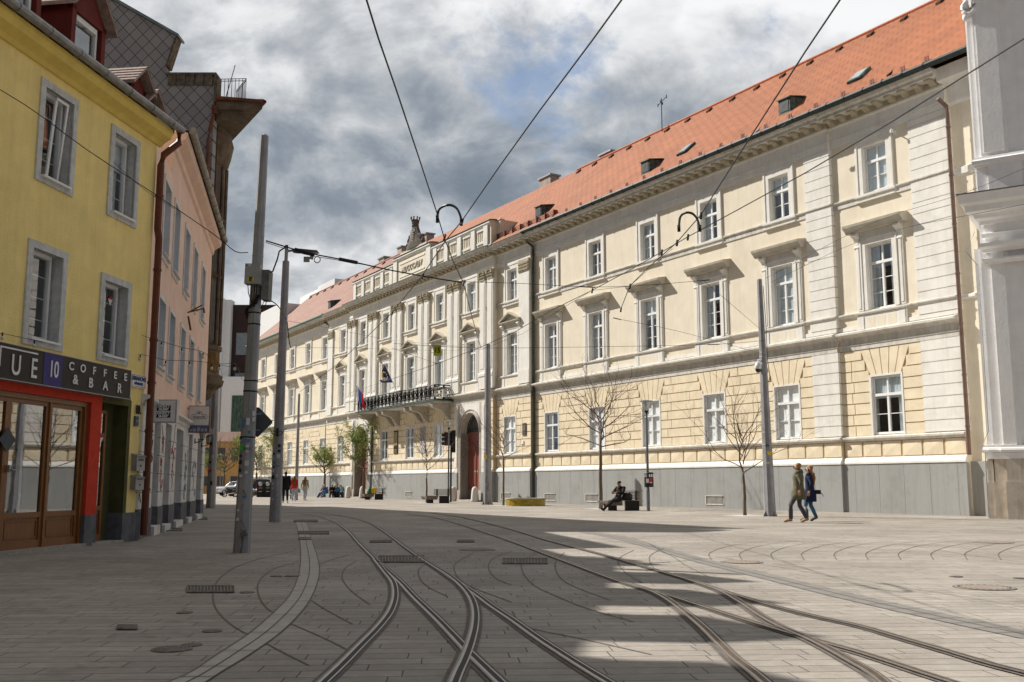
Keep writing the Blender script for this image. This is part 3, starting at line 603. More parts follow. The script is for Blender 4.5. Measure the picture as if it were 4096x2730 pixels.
# ---------------------------------------------------------------- portals
stone = mat('portal_stone', (.50, .455, .40), .85, .12, 5, .15, 40, dirt=(.34, .29, .24), ds=1.2); doorm = mat('red_brown_door', (.22, .062, .04), .45, .2, 6, .05, 30, spec=.5, stretch=(5, 5, .5)); kick = mat('door_kick_plate', (.16, .16, .14), .5, .15, 5)
def arch(r, z0, n=20, a0=0, a1=PI): return [(r*math.cos(a0+(a1-a0)*i/n), z0+r*math.sin(a0+(a1-a0)*i/n)) for i in range(n+1)]
def portal(c):
    e = .5; zc_ = 4.65; R = 1.30
    m = MB(); A = arch(R, zc_)
    y = -.06
    for (x0, z0), (x1, z1) in zip(A, A[1:]):
        m.quad((x0, y, z0), (x1, y, z1), (x1, y, 6.62), (x0, y, 6.62), 1); m.quad((x0, y, z0), (x1, y, z1), (x1, .75, z1), (x0, .75, z0), 0)
    for s in (-1, 1):
        m.quad((s*R, y, 0), (s*R, y, zc_), (s*R, .75, zc_), (s*R, .75, 0), 0)
        a, b = sorted((s*R, s*1.72)); m.box(a, b, y, .6, 0, 6.62, 0)
        a, b = sorted((s*1.72, s*2.2)); m.box(a, b, -.16, .3, 0, 1.95, 2); m.box(a, b, -.12, .3, 1.95, 6.62, 1); a, b = sorted((s*1.78, s*2.12)); m.box(a, b, -.15, .0, 2.3, 6.4, 1)
        a, b = sorted((s*1.36, s*1.45)); m.box(a, b, -.10, 0, .75, zc_, 0); a, b = sorted((s*1.56, s*1.64)); m.box(a, b, -.10, 0, .75, zc_, 0); a, b = sorted((s*1.3, s*1.74)); m.box(a, b, -.13, 0, 0, .75, 0)
    for r, q in ((1.37, .07), (1.58, .06)): m.tube([(x, -.07, z) for x, z in arch(r, zc_)], q, 6, 0)
    o = m.build('portal', [stone, white, granite], P, (c, -e, 0), fix=False)
    d = MB(); d.box(-R, R, .50, .56, 4.12, 4.66); d.box(-R, R, .44, .56, 4.10, 4.18); d.box(-R, R, .42, .56, 4.60, 4.70); d.build('door_lintel', doorm, o)
    for s in (-1, 1):
        l = MB(); a, b = sorted((s*.02, s*R)); w = b-a
        l.box(a, b, .52, .58, .08, 4.10, 0); l.box(a+.01, b-.01, .50, .53, .08, .78, 1)
        for q in (0, 1):
            x0, x1 = a+.10+q*(w-.16)/2, a+.04+(q+1)*(w-.08)/2-.02
            l.box(x0, x1, .49, .53, 1.05, 3.1, 0); l.box(x0+.07, x1-.07, .475, .50, 1.12, 3.0, 0); l.tube([(x, .50, z) for x, z in [((x0+x1)/2+(x1-x0)/2*math.cos(t*PI/8), 3.1+(x1-x0)*.75*math.sin(t*PI/8)) for t in range(9)]], .03, 5, 0)
        l.tube([(x, .50, z) for x, z in [((a+b)/2+w*.42*math.cos(t*PI/10), 3.25+w*.55*math.sin(t*PI/10)) for t in range(11)]], .035, 5, 0)
        lo = l.build('door_leaf', [doorm, kick], o)
        h = MB(); h.tube([(s*.12, .45, 2.02), (s*.26, .45, 2.02)], .018, 6); h.tube([(s*.12, .5, 2.02), (s*.12, .44, 2.02)], .02, 6); h.box(s*.12-.03, s*.12+.03, .48, .51, 1.86, 2.12); h.build('door_handle', mat('brass', (.6, .5, .3), .35, metal=.9), lo)
    f = MB()
    for k in range(-4, 5):
        x = k*.27; h_ = math.sqrt(max(0, 1.24**2-x*x)); f.tube([(x, .40, 4.72), (x, .40, 4.65+h_)], .016, 5); f.ball((x, .40, 4.95), .035, .035, .07, 6, 4); f.ball((x, .40, 4.8), .03, .03, .05, 6, 4)
    f.tube([(x, .40, z) for x, z in arch(1.26, 4.66)], .03, 5); f.box(-1.27, 1.27, .38, .42, 4.70, 4.74)
    f.build('fanlight_grille', black, o)
    g = MB(); g.poly([(x, .52, z) for x, z in arch(1.30, 4.66)]); g.build('fanlight', mat('fanlight_glass', (.10, .11, .12), .1, spec=.6), o, fix=False)
    s_ = MB(); s_.box(-1.7, 1.7, -.5, .7, 0, .12); s_.build('doorstep', stone, o)
portal(DOORS[0]); portal(DOORS[1])
for c in DOORS:
    for s in (-1, 1):
        q = pal(c+s*1.55, 1.0); m = MB(); m.lathe([(.27, 0), (.27, .1), (.24, .5), (.20, .85), (.14, .95), (.05, 1.0)], n=14)
        o = m.build('guard_stone', mat('pale_guard_stone', (.66, .62, .56), .85, .1, 4, .1, 30), None, tuple(q), smooth=True)
        tag(o, {(-7.45, -1): 'tapered pale guard stone left of the nearer palace door', (-7.45, 1): 'tapered pale guard stone right of the nearer palace door', (-26.85, -1): 'tapered pale guard stone left of the farther palace door', (-26.85, 1): 'tapered pale guard stone right of the farther palace door'}[(c, s)], 'guard stone', 'guard stones at the palace doors')
# ---------------------------------------------------------------- balcony
ua, ub, of = -24.3, -10.2, 1.95
m = MB(); m.box(ua-.25, ub+.25, -of-.15, -.52, 6.98, 7.06, 0); m.box(ua-.1, ub+.1, -of, -.52, 6.86, 6.98, 1); bal = m.build('balcony', [copper, trim], P)
r = MB()
def rail_run(A, B, posts):
    L = math.hypot(B[0]-A[0], B[1]-A[1]); n = max(1, round(L/.235)); dx, dy = (B[0]-A[0])/L, (B[1]-A[1])/L
    pt = lambda s, z: (A[0]+dx*s, A[1]+dy*s, z)
    for z, q in ((7.12, .035), (7.24, .025), (7.96, .025), (8.10, .045)): r.tube([pt(0, z), pt(L, z)], q, 5)
    n = round(L/.72); w = L/n
    for i in range(n):
        c = (i+.5)*w
        for s in (c-w/2, c-w/2+.10): r.tube([pt(s, 7.06), pt(s, 8.1)], .032, 4)
        r.ball(pt(c-w/2+.05, 8.0), .04, .04, .06, 5, 4); r.ball(pt(c-w/2+.05, 7.2), .05, .05, .08, 5, 4)
        for rad, rz in ((.20, .30), (.11, .17)): r.tube([pt(c+.03+rad*math.cos(t*PI/6), 7.60+rz*math.sin(t*PI/6)) for t in range(13)], .03, 4)
        for t in range(6):
            a_ = t*PI/3; r.tube([pt(c+.03+.11*math.cos(a_), 7.6+.17*math.sin(a_)), pt(c+.03+.20*math.cos(a_+.3), 7.6+.30*math.sin(a_+.3))], .03, 4)
        for q in (7.34, 7.87):
            for s in (-.16, .16): r.tube([pt(c+.03+s+.05*math.cos(t*PI/3), q+.05*math.sin(t*PI/3)) for t in range(7)], .026, 4)
rail_run((ua, -of), (ub, -of), 0); rail_run((ub, -of), (ub, -.55), 0); rail_run((ua, -of), (ua, -.55), 0)
r.build('railing', black, bal)
cb = MB(); cb.mould([(0, 5.85), (.18, 5.80), (.42, 5.95), (.62, 6.28), (.85, 6.42), (1.15, 6.44), (1.42, 6.55), (1.48, 6.72), (1.38, 6.86), (0, 6.86)], -.17, .17)
for s in (-1, 1):
    cb.tube([(s*.175+.22*0, -(.30+.19*math.cos(t*.7)*(1-t/16)), 6.25+.19*math.sin(t*.7)*(1-t/16)) for t in range(14)], .042, 5); cb.tube([(s*.175, -(1.28+.12*math.cos(t*.7)*(1-t/16)), 6.68+.12*math.sin(t*.7)*(1-t/16)) for t in range(14)], .035, 5)
cb.mould([(0, 5.66), (.10, 5.66), (.14, 5.78), (0, 5.86)], -.24, .24)
c0 = None
for u in (-23.9, -20.4, -19.3, -15.2, -14.1, -10.6):
    if c0 is None: c0 = cb.build('corbel', hoodm, bal, (u, -.5, 0))
    else: link_copy(c0, bal, (u, -.5, 0))
# ---------------------------------------------------------------- attic parapet
m = MB(); e = .5
def attic(a, b, z0, z1, e, thick=.45, rel=True):
    m.box(a, b, -e, -e+thick, z0, z1, 0); m.mould([(0, z0), (.08, z0), (.08, z0+.28), (0, z0+.34)], a, b, e, 1); m.mould([(0, z1-.36), (.10, z1-.30), (.16, z1-.2), (.16, z1-.12), (0, z1-.08)], a, b, e, 1)
attic(-29.6, -20.6, 17.0, 19.0, e-.02); attic(-13.8, -4.75, 17.0, 19.0, e-.02); attic(-20.6, -13.8, 17.0, 19.35, e+.06)
m.box(-19.6, -14.8, -.5, 0.0, 19.35, 19.62, 0)
for u0, u1 in ((-29.3, -21.0), (-13.4, -5.1)):
    n = 4; w = (u1-u0)/n
    for i in range(n+1):
        u = u0+i*w if 0 < i < n else (u0+.25 if i == 0 else u1-.25)
        m.box(u-.28, u+.28, -e-.10, -e, 17.3, 18.7, 1)
        if i < n:
            for k in range(4): m.box(u0+i*w+.55+k*(w-1.1)/4+.12, u0+i*w+.55+(k+1)*(w-1.1)/4-.12, -e-.02, -e+.1, 17.75, 18.4, 1 if k % 2 else 0)
            m.box(u0+i*w+.5, u0+(i+1)*w-.5, -e-.05, -e, 17.55, 17.68, 1); m.box(u0+i*w+.5, u0+(i+1)*w-.5, -e-.05, -e, 18.45, 18.58, 1)
for u in (-20.25, -14.15): m.box(u-.35, u+.35, -e-.16, -e-.05, 17.3, 19.0, 1)
m.box(-19.5, -14.9, -e-.10, -e-.05, 18.62, 18.72, 1); m.box(-19.5, -14.9, -e-.10, -e-.05, 17.55, 17.65, 1)
m.box(-4.75, -4.3, -.03, 1.6, 17.0, 18.98, 0); m.mould([(-.3, 18.98), (.08, 18.98), (.08, 19.04), (-.3, 19.04)], -4.75, -4.25, 0, 1)
att = m.build('attic_parapet', [cream, white], P)
m = MB()
for a, b, z in ((-29.7, -20.6, 19.0), (-13.8, -4.65, 19.0), (-20.7, -13.7, 19.35)): m.mould([(-.5, z), (.12 if z < 19.1 else .2, z), (.12 if z < 19.1 else .2, z+.025), (-.5, z+.08)], a, b, e)
m.build('attic_flashing', copper, att)
text('date_lettering', 'MDCCCXLIV', .62, stone, att, (-17.2, -e-.09, 18.1), depth=.03, bold=.008, spacing=1.08)
# ---------------------------------------------------------------- roof
def tiles(name, c1, c2, rows=.27, cols=.55):
    m_ = bpy.data.materials.new(name); m_.use_nodes = True; t = m_.node_tree; n = t.nodes; b = n['Principled BSDF']; b.inputs['Roughness'].default_value = .8
    tcn = n.new('ShaderNodeTexCoord'); br = n.new('ShaderNodeTexBrick'); br.inputs['Scale'].default_value = 1; br.inputs['Brick Width'].default_value = cols; br.inputs['Row Height'].default_value = rows; br.offset = .31; br.inputs['Mortar Size'].default_value = .030; br.inputs['Mortar Smooth'].default_value = .6
    br.inputs['Color1'].default_value = (*c1, 1); br.inputs['Color2'].default_value = (*c2, 1); br.inputs['Mortar'].default_value = (*[x*.42 for x in c1], 1); t.links.new(tcn.outputs['UV'], br.inputs['Vector'])
    z = n.new('ShaderNodeTexNoise'); z.inputs['Scale'].default_value = .5; z.inputs['Detail'].default_value = 8; t.links.new(tcn.outputs['Object'], z.inputs[0]); z.inputs['Roughness'].default_value = .7; r_ = n.new('ShaderNodeValToRGB'); r_.color_ramp.elements[0].position = .35; r_.color_ramp.elements[1].position = .62; r_.color_ramp.elements[0].color = (.76, .74, .74, 1); r_.color_ramp.elements[1].color = (1, 1, 1, 1); t.links.new(z.outputs['Fac'], r_.inputs[0])
    x = n.new('ShaderNodeMixRGB'); x.blend_type = 'MULTIPLY'; x.inputs[0].default_value = 1; t.links.new(br.outputs['Color'], x.inputs[1]); t.links.new(r_.outputs[0], x.inputs[2]); t.links.new(x.outputs[0], b.inputs['Base Color'])
    bn = n.new('ShaderNodeBump'); bn.invert = True; bn.inputs['Strength'].default_value = .7; bn.inputs['Distance'].default_value = .03; t.links.new(br.outputs['Fac'], bn.inputs['Height']); t.links.new(bn.outputs[0], b.inputs['Normal']); return m_
tileR = tiles('new_orange_tiles', (.40, .13, .043), (.345, .105, .034)); tileL = tiles('faded_red_tiles', (.34, .165, .11), (.28, .13, .09)); tileD = tiles('old_dark_tiles', (.10, .065, .055), (.075, .055, .05), .25)
def slope(mb, A, B, C_, D, m_=0):      # A,B eave; C,D ridge (B->C side) ; uv in metres
    mb.quad(A, B, C_, D, m_)
def uvquad(o, quads):
    uv = o.data.uv_layers.new(name='UVMap'); li = 0
    for q in quads:
        A = Vector(q[0]); ex = (Vector(q[1])-A).normalized(); nrm = ex.cross(Vector(q[-1])-A).normalized(); ey = nrm.cross(ex)
        for p in q:
            d = Vector(p)-A; uv.data[li].uv = (d.dot(ex), d.dot(ey)); li += 1
def roof_obj(name, quads, m_, parent, extra=None):
    me = bpy.data.meshes.new(name); vs = []; fs = []
    for q in quads: fs.append(list(range(len(vs), len(vs)+len(q)))); vs += [tuple(p) for p in q]
    me.from_pydata(vs, [], fs); me.materials.append(m_); o = bpy.data.objects.new(name, me); COL.objects.link(o); o.parent = parent; uvquad(o, quads); return o
ye, ze, yr, zr = -.80, 17.02, 6.6, 23.62
rq = [[(-36.2, -1.05, 16.98), (-4.6, -1.05, 16.98), (-4.6, yr, zr), (-36.2, yr, zr)]]
rr = roof_obj('roof', [[(-30.0, ye+1.0, ze+1.0*(zr-ze)/(yr-ye)), (-4.6, ye+1.0, ze+1.0*(zr-ze)/(yr-ye)), (-4.6, yr, zr), (-30.0, yr, zr)], [(-4.6, ye, ze), (32.3, ye, ze), (32.3, yr, zr), (-4.6, yr, zr)], [(32.3, yr, zr), (-36.2, yr, zr), (-36.2, 14, ze), (32.3, 14, ze)]], tileR, P)
r2 = roof_obj('old_roof', [[(-61.5, ye, ze), (-30.02, ye, ze), (-30.02, yr, zr), (-61.5, yr, zr)], [(-36.2, yr, zr), (-61.5, yr, zr), (-61.5, 14, ze), (-36.2, 14, ze)]], tileL, P)
m = MB(); m.poly([(-61.5, ye, 16.95), (-61.5, 14, 16.95), (-61.5, yr, zr-.05)]); m.build('gable', white, P, fix=False); m = MB(); m.poly([(32.3, ye, 16.95), (32.3, 14, 16.95), (32.3, yr, zr-.05)]); m.build('gable', white, P, fix=False)
m = MB(); m.tube([(32.3, yr, zr+.02), (-4.6, yr, zr+.02)], .10, 8); m.build('ridge_tiles', mat('ridge_clay', (.48, .15, .07), .8, .2, 6), rr)
m = MB(); m.tube([(-61.5, yr, zr+.02), (-30, yr, zr+.02)], .10, 8); m.build('ridge_tiles', mat('old_ridge_clay', (.36, .17, .12), .8, .2, 6), r2)
tS = (zr-ze)/(yr-ye)
vm = mat('vent_tile_dark', (.10, .04, .02), .9)  # even dark brown of the vent tiles
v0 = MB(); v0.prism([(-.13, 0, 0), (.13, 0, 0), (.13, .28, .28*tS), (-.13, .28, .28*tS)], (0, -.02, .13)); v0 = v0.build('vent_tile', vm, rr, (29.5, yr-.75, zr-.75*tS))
u = 27.6
while u > -4: link_copy(v0, rr, (u, yr-.75, zr-.75*tS)); u -= 1.95
v1 = MB(); v1.prism([(-.13, 0, 0), (.13, 0, 0), (.13, .28, .28*tS), (-.13, .28, .28*tS)], (0, -.02, .13)); v1 = v1.build('vent_tile', vm, r2, (-38, yr-.75, zr-.75*tS))
for k in range(1, 10): link_copy(v1, r2, (-38-k*2.4, yr-.75, zr-.75*tS))
sgm = mat('snow_guard', (.22, .075, .05), .6)
s0 = MB(); s0.box(-.10, -.02, -.02, .02, 0, .20); s0.box(.02, .10, -.02, .02, 0, .20); s0 = s0.build('snow_guard', sgm, rr, (29.3, ye+.45, ze+.45*tS))
u = 28.2
while u > 0.5: link_copy(s0, rr, (u, ye+.45, ze+.45*tS)); u -= 1.5
m = MB()                                    # snow fence
for z in (.12, .22, .32): m.tube([(-4.5, ye+.7, ze+.7*tS+z), (2.6, ye+.7, ze+.7*tS+z)], .018, 4)
for k in range(60): m.tube([(-4.5+k*.12, ye+.7, ze+.7*tS+.05), (-4.5+k*.12, ye+.7, ze+.7*tS+.32)], .008, 3)
for k in range(8): m.box(-4.5+k*1.0-.02, -4.5+k*1.0+.02, ye+.62, ye+.95, ze+.66*tS, ze+.7*tS+.36)
m.build('snow_fence', sgm, rr)
def hatch(u, y):
    z = ze+(y-ye)*tS; m = MB(); w = .36
    m.box(-w, w, 0, .06, 0, .72, 0); m.prism([(-w, 0, .72), (-w, 0, 0), (-w, .92, .82)], (.03, 0, 0), 0); m.prism([(w, 0, .72), (w, 0, 0), (w, .92, .82)], (-.03, 0, 0), 0)
    m.prism([(-w-.06, -.08, .70), (w+.06, -.08, .70), (w+.06, 1.0, .90), (-w-.06, 1.0, .90)], (0, 0, .05), 0)
    o = m.build('roof_hatch', copper, rr if u > -5 else r2, (u, y, z)); g = MB(); g.box(-.26, .26, -.02, .0, .10, .64); g.build('hatch_window', mat('hatch_pane', (.13, .14, .14), .25, .3, 4), o)
def skylight(u, y):
    z = ze+(y-ye)*tS; m = MB(); m.prism([(-.35, 0, .02), (.35, 0, .02), (.35, .75, .75*tS+.02), (-.35, .75, .75*tS+.02)], (0, -.06, .09), 0)
    o = m.build('skylight', copper, rr, (u, y, z)); g = MB(); g.poly([(-.28, .07-.075, .07*tS+.125), (.28, .07-.075, .07*tS+.125), (.28, .68-.075, .68*tS+.125), (-.28, .68-.075, .68*tS+.125)]); g.build('skylight_pane', mat('sky_pane', (.30, .34, .35), .15, spec=.8), o, fix=False)
def on_roof(x, y):                          # point of the roof plane seen at a photo position
    r = ray(x, y); d = Vector((.85899451, .5119848, 0)); o0 = Vector((PX, PY, 0))
    # plane: z = ze + ((p-o0).d - ye)*tS
    C0 = Vector((0, 0, CAM_H)); t = (ze+((C0-o0).dot(d)-ye)*tS-C0.z)/(r.z-r.dot(d)*tS); p = C0+r*t
    return (p-o0).dot(Vector((.5119848, -.85899451, 0))), (p-o0).dot(d)
for q in ((1803, 262), (1483, 400), (1237, 500), (757, 710)): hatch(*on_roof(*q))
for q in ((1962, 190), (1565, 357)): skylight(*on_roof(*q))
# gutters
m = MB(); m.tube([(31.9, ye-.10, ze-.02), (-.1, ye-.10, ze+.02)], .13, 8)
u = 29.6
while u > 0: m.tube([(u, ye-.10, ze), (u-.05, ye-.10, ze)], .145, 8); u -= .95
m.build('gutter', dgut, rr)
m = MB(); m.tube([(-36.3, ye-.10, ze), (-61.5, ye-.10, ze)], .13, 8); m.build('gutter', mat('green_gutter', (.10, .17, .14), .5, .2, 5), r2)
# downpipes
gp_m = mat('green_downpipe', (.03, .055, .04), .5, .4, 5, dirt=(.16, .08, .05), ds=1.5); bp_m = mat('brown_downpipe', (.13, .08, .06), .5, .2, 5)
def downpipe(u, out, z0, z1, m_):
    m = MB(); m.tube([(u, -out, z0), (u, -out, z1-.5), (u, -out-.02, z1-.25), (u-.05, -out-.45, z1)], .075, 8)
    z = z0+1
    while z < z1-.6: m.tube([(u, -out, z), (u, -out, z+.07)], .09, 8); z += 1.9
    m.build('downpipe', m_, P)
downpipe(.13, .17, .1, 16.4, gp_m); downpipe(-36.45, .17, .1, 16.4, gp_m); downpipe(-24.35, .62, .1, 6.9, gp_m); downpipe(29.85, .08, 2.2, 15.7, bp_m)
# basement grilles
for u in (1.9, 6.2, 16.3, -2.9, -22.0, -17.0):
    e = seg_e(u); m = MB(); a, b, z0, z1 = u-.55, u+.55, .22, .58
    m.box(a, b, -e-.146, -e-.13, z0, z1, 0)
    for k in range(14): m.box(a+.04+k*.078, a+.068+k*.078, -e-.155, -e-.146, z0, z1, 1)
    m.box(a-.05, b+.05, -e-.165, -e-.14, z0-.05, z0, 1); m.box(a-.04, b+.04, -e-.185, -e-.14, z1, z1+.03, 1); m.box(a-.05, a, -e-.185, -e-.14, z0, z1, 1)
    m.build('basement_grille', [black, trim], P)
# cream end wall next to the church
m = MB(); m.box(29.6, 33.0, .35, 3, 1.97, 16.6, 0); m.box(29.6, 33.0, .25, 3, 0, 1.97, 1); m.mould([(0, 8.0), (.1, 8.05), (.1, 8.15), (0, 8.2)], 29.6, 33, -.35, 2); m.mould([(0, 12.75), (.08, 12.8), (.08, 13.05), (0, 13.1)], 29.6, 33, -.35, 2); m.mould([(0, 15.6), (.1, 15.7), (.12, 16.4), (.6, 16.5), (.65, 17.0), (0, 17.1)], 29.6, 33, -.35, 2)
m.build('end_wall', [cream, granite, white], P)
# chimneys behind ridge, antenna
for u, w, h_ in ((-9.3, 1.6, .75), (-1.5, 1.3, .35), (-30.5, 1.2, .9), (-36.0, 1.0, .8), (-40.5, 1.4, .6)):
    m = MB(); m.box(u-w/2, u+w/2, yr+.2, yr+1.0, zr-1.2, zr+h_, 0); m.box(u-w/2-.1, u+w/2+.1, yr+.1, yr+1.1, zr+h_, zr+h_+.12, 1); m.build('chimney', [mat('chimney_render', (.38, .33, .29), .9, .2, 3), zinc], rr if u > -30 else r2)
an = root('antenna', 'thin rooftop antenna mast with stubby cross arms on the orange roof ridge', 'antenna', tuple(pal(5.3, -yr+.3, zr-.3)), PR)
m = MB(); m.tube([(0, 0, 0), (0, 0, 2.25)], .028, 6); m.build('mast', black, an)
m = MB(); m.tube([(-.35, 0, 1.9), (.5, 0, 2.2)], .022, 5); m.tube([(-.35, 0, 1.8), (-.35, 0, 2.0)], .035, 5); m.tube([(.5, 0, 2.1), (.5, 0, 2.32)], .035, 5); m.tube([(.1, 0, 1.95), (.1, 0, 1.8)], .04, 5); m.tube([(-.1, 0, 2.0), (-.1, 0, 2.15)], .03, 5); m.build('cross_arm', black, an)
# coat of arms sculpture on the attic
sc = root('stone_sculpture', 'weathered stone coat of arms with shield, scrolls and crown on the palace attic', 'sculpture', tuple(pal(-17.2, .32, 19.62)), PR)
scm = mat('weathered_sculpture', (.13, .11, .095), .95, .35, 3, .6, 12, dirt=(.07, .06, .055), ds=1.5)
m = MB(); rnd = random.Random(3)
def rough_stack(mb, secs): mb.loft(secs, 12)
m.loft([((0, 0, 0), 1.7, .26, 0), ((0, 0, .35), 1.4, .3, 0), ((.05, 0, .8), .98, .28, 0), ((.05, 0, 1.3), .66, .26, 0), ((.05, 0, 1.6), .44, .24, 0), ((.05, 0, 1.72), .22, .16, 0)], 14)
for k in range(46):
    s = rnd.choice((-1, 1)); h_ = rnd.random(); x = s*(1.8-1.25*h_+rnd.uniform(-.14, .10)); z = .1+1.25*h_*rnd.uniform(.6, 1); q = rnd.uniform(.07, .17); m.ball((x, rnd.uniform(-.15, .1), z), q, q, q*1.2, 7, 5)
for s in (-1, 1): m.tube([(s*(1.55+.16*math.cos(t*.8)*(1-t/14)), 0, .22+.16*math.sin(t*.8)*(1-t/14)) for t in range(12)], .07, 6); m.tube([(s*(.95+.2*math.cos(t*.8)*(1-t/14)), -.1, .65+.2*math.sin(t*.8)*(1-t/14)) for t in range(12)], .06, 6)
m.build('scrollwork', scm, sc)
m = MB(); m.prism([(-.38, -.24, 1.45), (.38, -.24, 1.45), (.42, -.28, .8), (.25, -.28, .35), (0, -.26, .12), (-.25, -.28, .35), (-.42, -.28, .8)], (0, .14, 0))
for k in range(6): m.box(.02, .33, -.31, -.22, .5+k*.14, .57+k*.14)
m.build('shield', mat('shield_stone', (.30, .27, .235), .95, .25, 4, .4, 15), sc)
m = MB(); m.lathe([(.27, 1.68), (.30, 1.78), (.26, 1.86), (.28, 1.92), (.32, 2.22), (.29, 2.26)], (0, 0, 0), 12)
for k in range(8):
    w = k*PI/4; m.tube([(.30*math.cos(w), .30*math.sin(w), 2.18), (.35*math.cos(w), .35*math.sin(w), 2.38)], .04, 5); m.ball((.36*math.cos(w), .36*math.sin(w), 2.43), .07, .07, .08, 6, 5)
m.build('crown', scm, sc)
# flags
def flag(u, name, label, dirx, cols, L=2.6):
    r = root('flag', label, 'flag', tuple(pal(u, 1.95, 7.5)), PR)
    m = MB(); m.tube([(0, 0, 0), (-.55, -.95, 1.9)], .022, 6); m.ball((-.56, -.96, 1.93), .04, .04, .04, 6, 4); m.build('flagpole', frameW, r)
    return r
r = flag(-22.3, 'f', 'limp white, blue and red striped flag on a slanting pole at the balcony\'s left end', 0, 0)
fw = mat('flag_white', (.75, .75, .76), .8); fb = mat('flag_blue', (.04, .16, .55), .8); fr = mat('flag_red', (.80, .03, .04), .8); fe = mat('flag_navy', (.012, .02, .10), .7); fy = mat('flag_star', (.75, .55, .05), .7)
m = MB(); nx, nz_ = 12, 12
def cloth(P0, U, V, amp, colf, nu=12, nv=12):
    m = MB(); P0, U, V = Vector(P0), Vector(U), Vector(V); nrm = U.cross(V).normalized()
    g = [[P0+U*(i/nu)+V*(j/nv)+nrm*amp*math.sin(i*1.1+j*.35)*(.3+j/nv) for j in range(nv+1)] for i in range(nu+1)]
    for i in range(nu):
        for j in range(nv): m.quad(g[i][j], g[i+1][j], g[i+1][j+1], g[i][j+1], colf((i+.5)/nu, (j+.5)/nv))
    return m
m = cloth((-.53, -.92, 1.82), (.42, .60, -1.05), (.55, -.05, -1.25), .06, lambda a, b: 0 if a < .33 else (1 if a < .66 else 2)); m.build('flag_cloth', [fw, fb, fr], r, smooth=True, fix=False)
m = MB(); m.poly([(-.40, -.80, 1.42), (-.24, -.66, 1.20), (-.20, -.68, .98), (-.36, -.78, 1.12)]); m.build('flag_emblem', fr, r, fix=False)
r = root('flag', 'navy blue flag with a ring of gold stars flying from a slanting balcony pole', 'flag', tuple(pal(-15.9, 1.95, 7.5)), PR)
m = MB(); m.tube([(0, 0, 0), (-.95, -.95, 2.75)], .022, 6); m.build('flagpole', frameW, r)
def euf(a_, b_):
    q0 = Vector((-.93, -.93, 2.68))+Vector((.50, .50, -1.42))*a_; tip = Vector((-2.05, -.75, 1.55)); return q0.lerp(tip+Vector((0, 0, .35*(.5-a_))), b_)+Vector((.02, -.10, .0))*math.sin(a_*7+b_*4)*(.3+b_)
m = MB()
for i in range(12):
    for k_ in range(12): m.quad(euf(i/12, k_/12), euf((i+1)/12, k_/12), euf((i+1)/12, (k_+1)/12), euf(i/12, (k_+1)/12))
fo = m.build('flag_cloth', fe, r, smooth=True, fix=False)
m = MB()
for k in range(12):
    w = k*PI/6; a_, b_ = .5+.28*math.cos(w), .45+.3*math.sin(w); c = euf(a_, b_*.9)+Vector((-.03, -.12, -.02))
    pts = []
    for q in range(10):
        rr_ = .085 if q % 2 == 0 else .035; t = q*PI/5; pts.append(c+Vector((math.cos(t)*rr_, 0, math.sin(t)*rr_)))
    m.poly(pts)
m.build('stars', fy, fo, fix=False)
# wall plaques and small fittings (things of their own)
def plaque(u, z, w, h, m1, m2, name, label, lines=0):
    e = seg_e(u); r = root(name, label, 'wall plaque', tuple(pal(u, e+.04, z)), PR); m = MB(); m.box(-w/2, w/2, -.05, 0, 0, h); m.build('board', m1, r)
    m = MB(); m.box(-w/2+.05, w/2-.05, -.056, -.05, h*.35, h-.12)
    for k in range(lines): m.box(-w*.33, w*.33, -.056, -.05, h*.04+k*.1, h*.04+k*.1+.05)
    if m2: m.build('relief', m2, r)
gold = mat('dull_gold', (.33, .25, .11), .5, .3, 12, metal=.4)
plaque(-19.7, 3.55, .75, 1.8, black, gold, 'memorial_plaque', 'tall black memorial plaque with gold lettering under the balcony, left one', 3)
plaque(-14.85, 3.5, .80, 1.95, mat('pale_marble', (.50, .48, .50), .6, .1, 4), mat('plaque_text_grey', (.32, .30, .31), .7, .2, 30), 'marble_plaque', 'tall pale marble plaque under the balcony, between the right two windows', 3)
plaque(-.75, 4.2, .42, .75, mat('bronze', (.10, .085, .07), .5, .2, 10, metal=.6), mat('bronze_text', (.2, .18, .15), .5, .3, 40, metal=.5), 'bronze_plaque', 'small dark bronze plaque right of the window beside the dark green downpipe', 2)
plaque(-1.0, 3.65, .32, .22, frameW, None, 'small_sign', 'tiny white street sign under the bronze plaque')
# street number boards etc. on the far doorway skipped: nothing legible there
# ================================================================== WHITE CHURCH (right edge)
CHR = math.atan2(-.54139818, .84076633)
ch = root('church', 'tall white church tower with stacked pilasters and deep cornices at the right edge', 'building', (16.27723715, 33.15327466, 0), CHR)
chw = mat('church_white', (.86, .855, .85), .9, .04, 2.0, .22, 9, dirt=(.78, .775, .77), ds=.8); chs = mat('church_plinth_stone', (.58, .52, .44), .9, .12, 3, .2, 40, dirt=(.36, .30, .25), ds=1.1)
m = MB()
m.box(.1, 9, .35, 7, 0, 24, 0); m.box(-.30, .1, .22, 6, 1.97, 24, 0); m.box(.55, 9, .12, .4, 2.3, 9.0, 0)
m.build('tower_wall', chw, ch)
m = MB(); m.box(.02, 9, -.10, 6, 0, 1.22, 0); m.box(.06, 9, -.06, 6, 1.22, 1.97, 0); m.box(-.62, -.38, .45, 5, 0, 1.2, 0); m.box(-.58, -.40, .5, 5, 1.2, 1.97, 0); m.box(-.38, .05, .25, 5, 0, 1.23, 0); m.box(-.34, .05, .3, 5, 1.23, 1.97, 0); m.build('stone_plinth', chs, ch)
m = MB()
m.box(.02, .42, .0, .6, 2.42, 9.2, 0); m.box(-.30, .02, .12, .8, 2.42, 9.2, 0); m.box(-.52, -.30, .35, 1.2, 2.42, 9.2, 0); m.box(.42, .56, .06, .6, 2.42, 9.2, 0)
m.build('lower_pilaster', chw, ch)
